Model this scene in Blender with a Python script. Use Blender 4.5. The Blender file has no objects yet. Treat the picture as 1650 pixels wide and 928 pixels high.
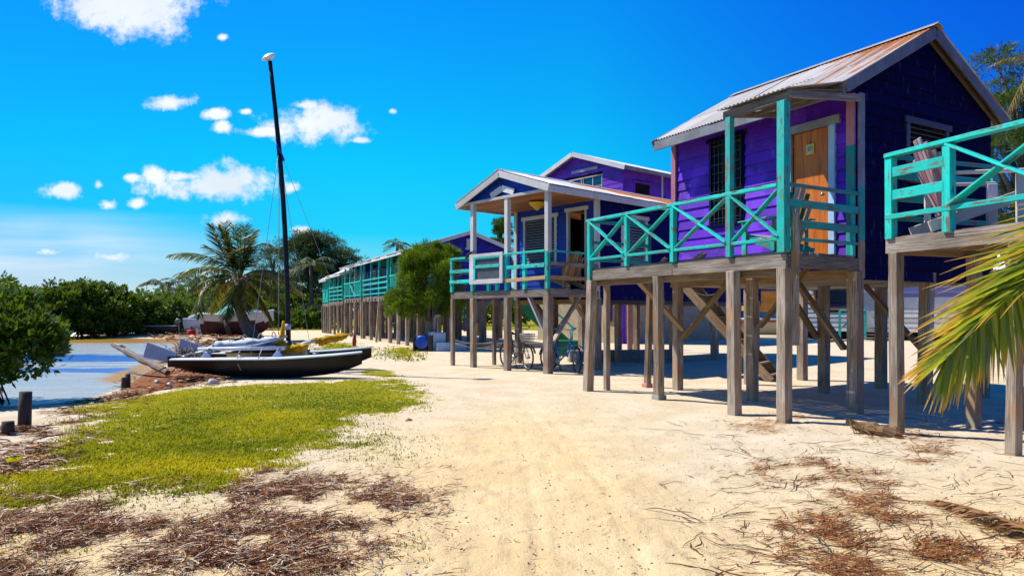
import bpy, math, random
import numpy as np
from mathutils import Vector, Matrix
from mathutils.noise import noise as mnoise

random.seed(7)
rng = np.random.default_rng(11)
R = math.radians
SC = bpy.context.scene
COL = SC.collection

# ------------------------------------------------------------------ camera
F, HZ, EYE, CX = 1120.0, 503.0, 1.5, 825.0      # focal length and horizon in photo pixels (1650 wide), eye height
cam_d = bpy.data.cameras.new('camera')
cam = bpy.data.objects.new('camera', cam_d); COL.objects.link(cam)
cam.location = (0, 0, EYE); cam.rotation_euler = (R(90), 0, 0)
cam_d.sensor_width = 36; cam_d.lens = 36 * F / 1650
cam_d.shift_y = (HZ - 464) / 1650
cam_d.clip_start = 0.05; cam_d.clip_end = 8000
SC.camera = cam

# ------------------------------------------------------------------ light
SUN_EL = R(54)
SH = Vector((.95, -.31, 0)).normalized()        # the way shadows fall on the sand
sd = bpy.data.lights.new('sun', 'SUN'); sd.energy = 5.0; sd.angle = R(.5); sd.color = (1, .93, .82)
sun = bpy.data.objects.new('sun', sd); COL.objects.link(sun)
sun.location = (0, 0, 60)
sun.rotation_euler = Vector((SH.x * math.cos(SUN_EL), SH.y * math.cos(SUN_EL), -math.sin(SUN_EL))).to_track_quat('-Z', 'Y').to_euler()

W = bpy.data.worlds.new('World'); SC.world = W; W.use_nodes = True
nt = W.node_tree; nt.nodes.clear()
def wn(t, **k):
    n = nt.nodes.new(t)
    for a, b in k.items(): setattr(n, a, b)
    return n
def wl(a, b): nt.links.new(a, b)
def wmath(op, a, b=None, c=None, clamp=False):
    n = wn('ShaderNodeMath', operation=op); n.use_clamp = clamp
    for i, x in enumerate((a, b, c)):
        if x is None: continue
        if isinstance(x, (int, float)): n.inputs[i].default_value = x
        else: wl(x, n.inputs[i])
    return n.outputs[0]
sky = wn('ShaderNodeTexSky', sky_type='NISHITA', sun_disc=False)
sky.sun_elevation = SUN_EL; sky.sun_rotation = math.atan2(-SH.x, -SH.y)
sky.air_density = 1.0; sky.dust_density = .3; sky.ozone_density = 2.0
tc = wn('ShaderNodeTexCoord'); sep = wn('ShaderNodeSeparateXYZ'); wl(tc.outputs['Generated'], sep.inputs[0])
X_, Y_, Z_ = sep.outputs
# elevation and side tint of clear tropical air: cyan low on the left, deep blue high on the right
el = wmath('MAXIMUM', Z_, 0.0)
def wramp(v, stops):
    r = wn('ShaderNodeValToRGB'); wl(v, r.inputs[0]); c = r.color_ramp
    c.elements[0].position = stops[0][0]; c.elements[0].color = (*stops[0][1], 1)
    c.elements[1].position = stops[-1][0]; c.elements[1].color = (*stops[-1][1], 1)
    for p, q in stops[1:-1]: c.elements.new(p).color = (*q, 1)
    return r.outputs[0]
r1 = wramp(el, [(0, (.62, .90, .96)), (.05, (.36, .84, 1.0)), (.11, (.03, .84, 1.12)), (.20, (.01, .95, 1.26)), (.42, (.01, .72, 1.62))])
r2 = wramp(wmath('MULTIPLY_ADD', X_, .5, .5), [(.20, (1, .74, .95)), (.40, (1, 1, 1)), (.55, (1, 1.05, 1.04)), (.68, (1, .62, 1.06)), (.78, (1, .38, .98))])
tint = wn('ShaderNodeMix', data_type='RGBA', blend_type='MULTIPLY'); tint.inputs[0].default_value = 1; wl(r1, tint.inputs[6]); wl(r2, tint.inputs[7])
mul = wn('ShaderNodeMix', data_type='RGBA', blend_type='MULTIPLY'); mul.inputs[0].default_value = 1
hs = wn('ShaderNodeHueSaturation'); hs.inputs['Saturation'].default_value = .75; hs.inputs['Value'].default_value = 1.0
wl(sky.outputs[0], hs.inputs['Color'])
wl(hs.outputs[0], mul.inputs[6]); wl(tint.outputs[2], mul.inputs[7])
# cumulus, placed by compass direction and height (x/y, z/y)
yy = wmath('MAXIMUM', Y_, .05)
u_ = wmath('DIVIDE', X_, yy); w_ = wmath('DIVIDE', Z_, yy)
cmb = wn('ShaderNodeCombineXYZ'); wl(u_, cmb.inputs[0]); wl(w_, cmb.inputs[1])
ns = wn('ShaderNodeTexNoise'); ns.inputs['Scale'].default_value = 20; ns.inputs['Detail'].default_value = 9; ns.inputs['Roughness'].default_value = .68
wl(cmb.outputs[0], ns.inputs['Vector'])
ns2 = wn('ShaderNodeTexNoise'); ns2.inputs['Scale'].default_value = 6; ns2.inputs['Detail'].default_value = 3
wl(cmb.outputs[0], ns2.inputs['Vector'])
CL = [(208, 2, 88, 36, 1.15), (235, 34, 52, 26, 1.05), (146, 10, 32, 18, .9), (272, 165, 36, 11, .7), (345, 184, 22, 8, .6), (358, 205, 16, 9, .5), (395, 180, 10, 5, .6),
      (505, 200, 72, 24, 1), (430, 212, 45, 8, .9), (540, 195, 36, 20, .9), (490, 170, 26, 7, .5), (580, 226, 18, 5, .5), (632, 180, 8, 5, .6),
      (350, 300, 82, 19, 1), (395, 290, 34, 22, .95), (250, 282, 20, 14, .8), (300, 285, 40, 10, .6), (470, 303, 16, 10, .6), (212, 286, 14, 6, .7),
      (98, 307, 28, 11, .8), (160, 298, 10, 7, .6), (176, 330, 15, 8, .7), (220, 328, 16, 8, .6), (365, 354, 36, 13, .55), (180, 414, 30, 11, .5), (78, 406, 26, 8, .45), (485, 372, 22, 9, .4), (358, 60, 8, 5, .7)]
best = None
for px, py, rx, ry, a in CL:
    m = wn('ShaderNodeVectorMath', operation='SUBTRACT'); wl(cmb.outputs[0], m.inputs[0]); m.inputs[1].default_value = ((px - CX) / F, (HZ - py) / F, 0)
    k = wn('ShaderNodeVectorMath', operation='MULTIPLY'); wl(m.outputs[0], k.inputs[0]); k.inputs[1].default_value = (F / rx / 1.5, F / ry / 1.55, 0)
    l = wn('ShaderNodeVectorMath', operation='LENGTH'); wl(k.outputs[0], l.inputs[0])
    v = wmath('MULTIPLY', wmath('SUBTRACT', 1.0, l.outputs['Value']), 1.0)
    v = wmath('ADD', v, (a - 1) * .35)
    best = v if best is None else wmath('MAXIMUM', best, v)
dens = wmath('ADD', best, wmath('MULTIPLY', wmath('SUBTRACT', ns.outputs['Fac'], .50), 2.6))
dens = wmath('MULTIPLY', wmath('ADD', dens, -.03), 1.5, clamp=True)
sm = wn('ShaderNodeMapRange', interpolation_type='SMOOTHSTEP'); wl(dens, sm.inputs[0])
# thin high streak of cirrus low on the left
st = wn('ShaderNodeTexNoise'); st.inputs['Scale'].default_value = 3; st.inputs['Detail'].default_value = 6
mp = wn('ShaderNodeMapping'); mp.inputs['Scale'].default_value = (.8, 9, 1); mp.inputs['Rotation'].default_value = (0, 0, R(5)); wl(cmb.outputs[0], mp.inputs['Vector']); wl(mp.outputs[0], st.inputs['Vector'])
band = wmath('SUBTRACT', 1.0, wmath('ABSOLUTE', wmath('DIVIDE', wmath('SUBTRACT', wmath('ADD', w_, wmath('MULTIPLY', u_, .06)), .045), .07)), clamp=True)
left = wmath('MULTIPLY', wmath('SUBTRACT', -.36, u_), 4.0, clamp=True)
cir = wmath('MULTIPLY', wmath('MULTIPLY', band, left), wmath('MULTIPLY', wmath('SUBTRACT', st.outputs['Fac'], .30), 3.0, clamp=True))
cover = wmath('MAXIMUM', sm.outputs[0], wmath('MULTIPLY', cir, .85))
cover = wmath('MULTIPLY', cover, wmath('GREATER_THAN', Y_, .05))
shade = wn('ShaderNodeValToRGB'); wl(ns2.outputs['Fac'], shade.inputs[0])
shade.color_ramp.elements[0].position = .35; shade.color_ramp.elements[0].color = (6.2, 6.9, 7.5, 1)
shade.color_ramp.elements[1].position = .6; shade.color_ramp.elements[1].color = (7.9, 8.1, 8.3, 1)
mx = wn('ShaderNodeMix', data_type='RGBA'); wl(wmath('MULTIPLY', cover, .95), mx.inputs[0]); wl(mul.outputs[2], mx.inputs[6]); wl(shade.outputs[0], mx.inputs[7])
bg = wn('ShaderNodeBackground'); bg.inputs[1].default_value = .085
wl(mx.outputs[2], bg.inputs[0])
wo = wn('ShaderNodeOutputWorld'); wl(bg.outputs[0], wo.inputs[0])

SC.view_settings.view_transform = 'Standard'; SC.view_settings.look = 'None'
SC.view_settings.gamma = 1; SC.view_settings.exposure = 0.60
SC.render.film_transparent = False
try:
    SC.cycles.use_denoising = True; SC.cycles.max_bounces = 6; SC.cycles.transparent_max_bounces = 6
    SC.cycles.sample_clamp_indirect = 6
except Exception: pass

# ------------------------------------------------------------------ pixel to place
def G(px, py, z=0.0):
    Y = (EYE - z) * F / (py - HZ); return ((px - CX) / F * Y, Y)
def P(px, py, Y): return ((px - CX) / F * Y, Y, EYE + (HZ - py) / F * Y)

# ------------------------------------------------------------------ materials
KA = .80
def kk_(c, k=None): return tuple(x * (KA if k is None else k) for x in c)
class Nd:
    def __init__(s, name):
        s.m = bpy.data.materials.new(name); s.m.use_nodes = True; s.t = s.m.node_tree; s.t.nodes.clear()
        s.o = s.t.nodes.new('ShaderNodeOutputMaterial')
    def n(s, t, **k):
        x = s.t.nodes.new(t)
        for a, b in k.items(): setattr(x, a, b)
        return x
    def put(s, sock, v):
        if isinstance(v, bpy.types.NodeSocket): s.t.links.new(v, sock)
        elif isinstance(v, tuple) and len(v) == 3 and sock.type == 'RGBA': sock.default_value = (*v, 1)
        else: sock.default_value = v
    def co(s, k='Object'): return s.n('ShaderNodeTexCoord').outputs[k]
    def at(s, name, out='Fac'): return s.n('ShaderNodeAttribute', attribute_name=name).outputs[out]
    def mp(s, v, sc=(1, 1, 1), loc=(0, 0, 0), rot=(0, 0, 0)):
        x = s.n('ShaderNodeMapping'); s.put(x.inputs['Vector'], v); x.inputs['Scale'].default_value = sc; x.inputs['Location'].default_value = loc; x.inputs['Rotation'].default_value = rot
        return x.outputs[0]
    def noise(s, v, sc, det=4, ro=.55, dist=0):
        x = s.n('ShaderNodeTexNoise'); s.put(x.inputs['Vector'], v); x.inputs['Scale'].default_value = sc; x.inputs['Detail'].default_value = det
        x.inputs['Roughness'].default_value = ro; x.inputs['Distortion'].default_value = dist
        return x.outputs['Fac']
    def vor(s, v, sc, f='F1', out='Distance'):
        x = s.n('ShaderNodeTexVoronoi', feature=f); s.put(x.inputs['Vector'], v); x.inputs['Scale'].default_value = sc; return x.outputs[out]
    def ma(s, op, a, b=0.0, clamp=False):
        x = s.n('ShaderNodeMath', operation=op); x.use_clamp = clamp; s.put(x.inputs[0], a); s.put(x.inputs[1], b); return x.outputs[0]
    def step(s, v, a, b):
        x = s.n('ShaderNodeMapRange', interpolation_type='SMOOTHSTEP'); s.put(x.inputs[0], v); x.inputs[1].default_value = a; x.inputs[2].default_value = b; return x.outputs[0]
    def ramp(s, v, stops):
        x = s.n('ShaderNodeValToRGB'); s.put(x.inputs[0], v); c = x.color_ramp
        c.elements[0].position = stops[0][0]; c.elements[0].color = (*stops[0][1], 1)
        c.elements[1].position = stops[-1][0]; c.elements[1].color = (*stops[-1][1], 1)
        for p, q in stops[1:-1]: c.elements.new(p).color = (*q, 1)
        return x.outputs[0]
    def mix(s, f, a, b, mode='MIX'):
        x = s.n('ShaderNodeMix', data_type='RGBA', blend_type=mode); s.put(x.inputs[0], f); s.put(x.inputs[6], a); s.put(x.inputs[7], b); return x.outputs[2]
    def bump(s, h, st=.5, d=.01, nrm=None):
        x = s.n('ShaderNodeBump'); s.put(x.inputs['Height'], h); x.inputs['Strength'].default_value = st; x.inputs['Distance'].default_value = d
        if nrm: s.put(x.inputs['Normal'], nrm)
        return x.outputs[0]
    def hsv(s, c, v=1.0, sat=1.0, h=.5):
        x = s.n('ShaderNodeHueSaturation'); s.put(x.inputs['Color'], c); s.put(x.inputs['Value'], v); s.put(x.inputs['Saturation'], sat); s.put(x.inputs['Hue'], h); return x.outputs[0]
    def end(s, col, ro=.7, bump=None, spec=.3, metal=0, trans=0.0, tcol=None, coat=0):
        p = s.n('ShaderNodeBsdfPrincipled'); s.put(p.inputs['Base Color'], col); s.put(p.inputs['Roughness'], ro)
        s.put(p.inputs['Specular IOR Level'], spec); s.put(p.inputs['Metallic'], metal)
        if bump: s.put(p.inputs['Normal'], bump)
        if trans:
            t = s.n('ShaderNodeBsdfTranslucent'); s.put(t.inputs[0], tcol if tcol is not None else col)
            x = s.n('ShaderNodeMixShader'); x.inputs[0].default_value = trans
            s.t.links.new(p.outputs[0], x.inputs[1]); s.t.links.new(t.outputs[0], x.inputs[2]); s.t.links.new(x.outputs[0], s.o.inputs[0])
        else: s.t.links.new(p.outputs[0], s.o.inputs[0])
        return s.m

def wood(name, dark, mid, light, rough=.85, stain=None):
    dark, mid, light = kk_(dark), kk_(mid), kk_(light); stain = kk_(stain) if stain else None
    n = Nd(name); uv = n.co('UV'); var = n.at('var')
    g = n.noise(n.mp(uv, (2.2, 60, 1)), 1, 5, .65, .6)
    b = n.noise(n.mp(uv, (1.2, 5, 1)), 1, 4, .6)
    c = n.ramp(n.ma('ADD', n.ma('MULTIPLY', g, .6), n.ma('MULTIPLY', b, .4)), [(.32, dark), (.5, mid), (.66, light)])
    crack = n.step(n.noise(n.mp(uv, (1.5, 90, 1), (3, 7, 0)), 1, 3, .5, .3), .30, .37)
    c = n.mix(n.ma('SUBTRACT', 1.0, crack), c, tuple(x * .35 for x in dark))
    if stain: c = n.mix(n.ma('MULTIPLY', n.step(n.noise(n.mp(uv, (1, 3, 1), (9, 2, 0)), 1.5, 3), .5, .62), .7), c, stain)
    c = n.hsv(c, n.ma('ADD', n.ma('MULTIPLY', var, .7), .65))
    if name == 'weathered_post_wood':
        sz_ = n.n('ShaderNodeSeparateXYZ'); n.put(sz_.inputs[0], n.co('Object')); zz = n.ma('ADD', sz_.outputs[2], n.ma('MULTIPLY', n.noise(n.co('Object'), 9, 4, .7), .5))
        c = n.mix(n.ma('MULTIPLY', n.ma('SUBTRACT', 1.0, n.step(zz, .28, .55)), .6), c, (.36, .29, .20)); c = n.mix(n.ma('MULTIPLY', n.step(n.noise(n.mp(n.co('Object'), (3, 3, .8)), 2, 4, .6), .52, .7), .45), c, (.035, .025, .018))
    return n.end(c, rough, n.bump(n.ma('ADD', g, n.ma('MULTIPLY', crack, .8)), .55, .004), .2)

def paint(name, col, under=(.22, .18, .14), wear=.5, dirt=.25, rough=.55, second=None, amt=.0, spec=.35):
    col, under = kk_(col), kk_(under)
    n = Nd(name); uv = n.co('UV'); ob = n.co('Object'); var = n.at('var')
    a = n.noise(ob, 2.1, 5, .6); f = n.noise(n.mp(uv, (3, 26, 1)), 1, 5, .7, .4)
    c = n.hsv(n.mix(n.step(a, .35, .7), tuple(x * (1 - dirt) for x in col), col), n.ma('ADD', n.ma('MULTIPLY', var, .48), .74))
    if second: c = n.mix(n.ma('MULTIPLY', n.step(n.noise(ob, 1.3, 3, .5), .52, .62), amt), c, second)
    stk = n.noise(n.mp(ob, (9, 9, .7)), 1.4, 4, .65); c = n.mix(n.ma('MULTIPLY', n.step(stk, .50, .72), .28), c, tuple(x * .45 for x in col)); c = n.mix(n.ma('MULTIPLY', n.step(n.noise(n.mp(ob, (5, 5, 1.2), (3, 1, 7)), 2.2, 5, .7), .56, .76), .16), c, (.45, .44, .44))
    chip = n.step(n.ma('ADD', f, n.ma('MULTIPLY', n.noise(ob, 7, 3), .35)), .92 - wear * .2, .97 - wear * .2)
    c = n.mix(chip, c, under)
    return n.end(c, n.ma('ADD', n.ma('MULTIPLY', chip, .3), rough), n.bump(n.ma('SUBTRACT', f, chip), .25, .003), spec)

def plain(name, col, ro=.6, spec=.3, metal=0, var=.25, bs=30, trans=0):
    col = kk_(col)
    n = Nd(name); a = n.noise(n.co('Object'), 5, 5, .6)
    c = n.hsv(n.mix(n.step(a, .3, .7), tuple(x * (1 - var) for x in col), col), n.ma('ADD', n.ma('MULTIPLY', n.at('var'), .3), .85))
    return n.end(c, ro, n.bump(n.noise(n.co('Object'), bs, 3), .15, .005), spec, metal, trans)

def leafmat(name, dark, light, tip=None, trans=.3, ro=.45, spec=.4):
    dark, light = kk_(dark, .85), kk_(light, .85); tip = kk_(tip) if tip else None
    n = Nd(name); v = n.at('var'); c = n.ramp(v, [(0, dark), (.6, tuple((a + b) / 2 for a, b in zip(dark, light))), (1, light)])
    if tip: c = n.mix(n.step(n.ma('ADD', n.at('tip'), n.ma('MULTIPLY', n.ma('SUBTRACT', n.noise(n.co('Object'), 6, 2), .5), .5)), .62, .98), c, tip)
    return n.end(c, ro, None, spec, 0, trans, n.mix(.5, c, (.25, .35, .02), 'MIX'))

def roofmat(name, base, rust_amt, rust=(.50, .17, .04), dark=(.22, .19, .18)):
    base = kk_(base, .88); rust = kk_(rust)
    n = Nd(name); uv = n.co('UV'); ob = n.co('Object')
    s1 = n.noise(n.mp(uv, (.7, 9, 1)), 1, 5, .6); s2 = n.noise(ob, 1.1, 4, .6); s3 = n.noise(n.mp(uv, (2.5, 30, 1)), 1, 4, .7)
    c = n.mix(n.step(s3, .35, .7), tuple(x * .78 for x in base), base)
    c = n.mix(n.ma('MULTIPLY', n.step(s2, .5, .7), .35), c, dark)
    r = n.ma('ADD', n.ma('ADD', n.ma('MULTIPLY', s1, .55), n.ma('MULTIPLY', s2, .3)), n.ma('MULTIPLY', n.at('rust'), .55))
    c = n.mix(n.step(r, .80 - rust_amt, .90 - rust_amt), c, n.mix(s3, tuple(x * .6 for x in rust), tuple(min(1, x * 1.35) for x in rust)))
    c = n.hsv(c, n.ma('ADD', n.ma('MULTIPLY', n.at('var'), .4), .8))
    return n.end(c, .6, n.bump(s3, .2, .004), .3, .0)

MT = {}
MT['post'] = wood('weathered_post_wood', (.075, .052, .036), (.30, .24, .185), (.60, .53, .455), stain=(.34, .19, .09))
MT['deck'] = wood('weathered_deck_wood', (.085, .065, .05), (.24, .20, .165), (.46, .40, .34))
MT['beam'] = wood('warm_beam_wood', (.12, .08, .05), (.27, .18, .10), (.42, .31, .19))
MT['newwood'] = wood('fresh_pine', (.30, .17, .07), (.50, .32, .16), (.62, .44, .24))
MT['ceiling'] = wood('varnished_ceiling', (.22, .07, .02), (.38, .14, .035), (.50, .22, .06), .45)
MT['teal'] = paint('turquoise_paint', (.0, .72, .62), (.16, .14, .11), 1.0, .28, .6)
MT['teal2'] = paint('faded_turquoise_paint', (.0, .50, .46), (.20, .17, .13), 1.1, .3, .6)
MT['green'] = paint('green_paint', (.0, .20, .09), (.10, .12, .08), .3, .3)
MT['purple'] = paint('purple_paint', (.125, .007, .60), (.12, .08, .22), .7, .25, .6, (.17, .03, .66), .7)
MT['purple2'] = paint('violet_paint', (.16, .02, .50), (.09, .04, .15), .45, .3, .5, (.06, .006, .25), .7)
MT['navy'] = paint('navy_paint', (.0015, .002, .06), (.01, .01, .04), .1, .3, .75, spec=.06)
MT['blue'] = paint('royal_blue_paint', (.002, .045, .46), (.03, .04, .12), .2, .25, .5)
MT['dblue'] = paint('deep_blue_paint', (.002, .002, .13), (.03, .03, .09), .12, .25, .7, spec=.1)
MT['farblue'] = paint('indigo_paint', (.03, .02, .42), (.03, .04, .12), .2, .25, .5)
MT['lilac'] = paint('lilac_paint', (.45, .38, .62), (.2, .18, .2), .3, .25, .5)
MT['white'] = paint('white_paint', (.74, .72, .70), (.30, .27, .24), .42, .16)
MT['greywhite'] = paint('grey_white_paint', (.46, .47, .50), (.22, .19, .17), .6, .3)
MT['fascia'] = paint('bare_grey_fascia', (.26, .26, .29), (.18, .15, .13), .6, .35)
MT['greyblue'] = paint('slate_paint', (.09, .10, .15), (.05, .05, .06), .4, .3)
MT['pink'] = paint('pink_paint', (.56, .22, .30), (.25, .2, .18), .45, .2)
MT['palepink'] = paint('pale_pink_paint', (.62, .42, .48), (.25, .2, .18), .8, .2)
MT['pinkpost'] = paint('salmon_paint', (.50, .24, .18), (.25, .2, .18), .45, .2)
MT['orange'] = paint('ochre_paint', (.62, .26, .02), (.25, .2, .18), .3, .2)
MT['cream'] = plain('cream_render', (.55, .46, .30), .8)
MT['clap'] = paint('white_clapboard_paint', (.70, .68, .70), (.35, .3, .28), .3, .15)
MT['stripe'] = paint('lavender_stripe_paint', (.25, .24, .62), (.35, .3, .28), .3, .15)
MT['black'] = plain('black', (.012, .012, .014), .5, .4)
MT['dark'] = plain('dark_interior', (.012, .012, .016), .8, .2)
MT['iron'] = plain('dark_iron', (.02, .02, .022), .45, .5)
MT['glass'] = plain('dark_glass', (.01, .03, .06), .08, .8)
MT['grey'] = plain('grey_plastic', (.25, .26, .28), .6)
MT['concrete'] = plain('grey_concrete', (.36, .34, .31), .9, .2, bs=60)
MT['bluewhite'] = paint('pale_blue_limewash', (.42, .62, .85), (.55, .52, .48), .4, .2)
MT['barrel'] = plain('blue_plastic', (.005, .08, .60), .35, .5)
MT['louver'] = paint('weathered_louver', (.10, .12, .15), (.16, .13, .1), .5, .3)
MT['roofA'] = roofmat('galvanised_roof_rusting', (.55, .51, .47), .22)
MT['roofB'] = roofmat('white_roof_with_rust', (.74, .74, .75), .10, (.60, .17, .02))
MT['roofF'] = roofmat('pale_tin_roof', (.82, .80, .78), .0)
MT['rust'] = plain('rust', (.42, .14, .04), .85)
MT['gel'] = plain('black_gelcoat', (.006, .007, .009), .42, .3, var=.5)
MT['hullwhite'] = plain('white_gelcoat', (.66, .70, .76), .35, .4, var=.12)
MT['hullcream'] = plain('cream_gelcoat', (.60, .54, .40), .4, .4, var=.2)
MT['hullblue'] = plain('pale_blue_foil', (.42, .50, .70), .4, .4, var=.15)
MT['maroon'] = paint('maroon_antifouling', (.075, .010, .012), (.05, .03, .03), .4, .35, .7)
MT['tarp'] = plain('teal_tarpaulin', (.0, .42, .36), .55, .3, var=.35, bs=6, trans=.1)
MT['yellow'] = plain('yellow_sailcloth', (.80, .46, .008), .7, .2, var=.25, bs=8, trans=.25)
MT['sail'] = plain('white_sailcloth', (.68, .70, .70), .7, .2, var=.25, bs=8)
MT['sailblue'] = plain('pale_blue_sailcloth', (.35, .45, .60), .7, .2, var=.25, bs=8)
MT['red'] = plain('red_plastic', (.45, .035, .015), .5)
MT['rope'] = plain('rope', (.42, .38, .32), .9)
MT['wire'] = plain('steel_wire', (.30, .32, .34), .4, .5, .3)
MT['chrome'] = plain('dull_chrome', (.42, .43, .44), .35, .5, .7)
MT['bikeblue'] = plain('bicycle_blue', (.02, .22, .55), .35, .5)
MT['bikegrey'] = plain('bicycle_grey', (.10, .10, .10), .4, .5)
MT['rubber'] = plain('rubber', (.025, .025, .025), .8)
MT['lamp'] = plain('amber_glass', (1.0, .62, .03), .25, .5, var=.1, trans=.3)
MT['shell'] = plain('sunbleached_shell', (.42, .28, .18), .7, .3, var=.4, bs=20)
MT['shell2'] = plain('grey_shell', (.30, .25, .21), .8, .3, var=.4, bs=20)
MT['drift'] = wood('driftwood', (.13, .11, .095), (.30, .26, .225), (.48, .43, .38))
MT['olddrift'] = wood('old_driftwood', (.05, .038, .03), (.17, .135, .11), (.36, .31, .27))
MT['palmlog'] = wood('palm_fibre', (.10, .05, .02), (.28, .17, .08), (.46, .32, .18))
MT['bleached'] = wood('bleached_driftwood', (.40, .34, .31), (.62, .55, .52), (.75, .70, .68))
MT['piling'] = wood('dark_piling', (.03, .022, .018), (.07, .055, .045), (.13, .10, .085))
MT['bark'] = wood('grey_bark', (.06, .05, .042), (.15, .125, .105), (.27, .235, .20))
MT['palmbark'] = wood('palm_bark', (.07, .058, .05), (.17, .145, .125), (.30, .26, .225))
MT['rachis'] = plain('frond_rachis', (.22, .24, .05), .5)
MT['root'] = plain('mangrove_root', (.03, .022, .016), .85)
MT['mang'] = leafmat('mangrove_leaf', (.010, .045, .004), (.13, .26, .012), None, .25, .33, .5)
MT['mangfar'] = leafmat('far_mangrove_leaf', (.010, .045, .005), (.14, .27, .012), None, .28, .45, .4)
MT['bushgreen'] = leafmat('scrub_leaf', (.03, .085, .012), (.15, .27, .035), None, .3, .55, .3)
MT['casu'] = leafmat('casuarina_needle', (.012, .035, .008), (.11, .20, .02), None, .2, .6, .25)
MT['casubush'] = leafmat('feathery_bush_needle', (.025, .075, .004), (.24, .38, .010), None, .3, .6, .25)
MT['darktree'] = leafmat('dark_tree_leaf', (.006, .020, .008), (.045, .10, .02), None, .15, .6, .25)
MT['palm'] = leafmat('palm_leaflet', (.018, .045, .010), (.12, .17, .03), (.40, .26, .07), .22, .45, .4)
MT['palmold'] = leafmat('old_palm_leaflet', (.08, .06, .012), (.34, .22, .03), (.45, .22, .03), .4, .5, .3)
MT['palmnear'] = leafmat('near_palm_leaflet', (.09, .17, .004), (.62, .60, .012), (.72, .38, .03), .36, .38, .45)
MT['dryfrond'] = leafmat('dried_frond', (.14, .055, .02), (.42, .20, .07), None, .12, .6, .3)
MT['grassb'] = leafmat('grass_blade', (.12, .19, .002), (.74, .60, .006), (.60, .46, .03), .35, .7, .06)
MT['wrack'] = leafmat('dried_seaweed', (.085, .030, .014), (.85, .62, .42), None, .08, .8, .15)
n = Nd('dried_seaweed'); MT['wrack'] = n.end(n.ramp(n.at('var'), [(0, (.022, .008, .005)), (.22, (.09, .028, .012)), (.45, (.22, .085, .032)), (.62, (.36, .20, .10)), (.85, (.50, .38, .25)), (1, (.68, .58, .44))]), .85, None, .05)
MT['needles'] = leafmat('fallen_needles', (.10, .028, .008), (.46, .18, .055), None, .08, .75, .2)
MT['twig'] = plain('twig', (.15, .075, .04), .85, .2, var=.4)
MT['skin'] = plain('skin', (.20, .10, .06), .6)
MT['cloth_red'] = plain('red_cotton', (.50, .02, .03), .85)
MT['cloth_orange'] = plain('orange_cotton', (.62, .14, .03), .85)
MT['cloth_navy'] = plain('navy_cotton', (.01, .02, .10), .85)

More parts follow.
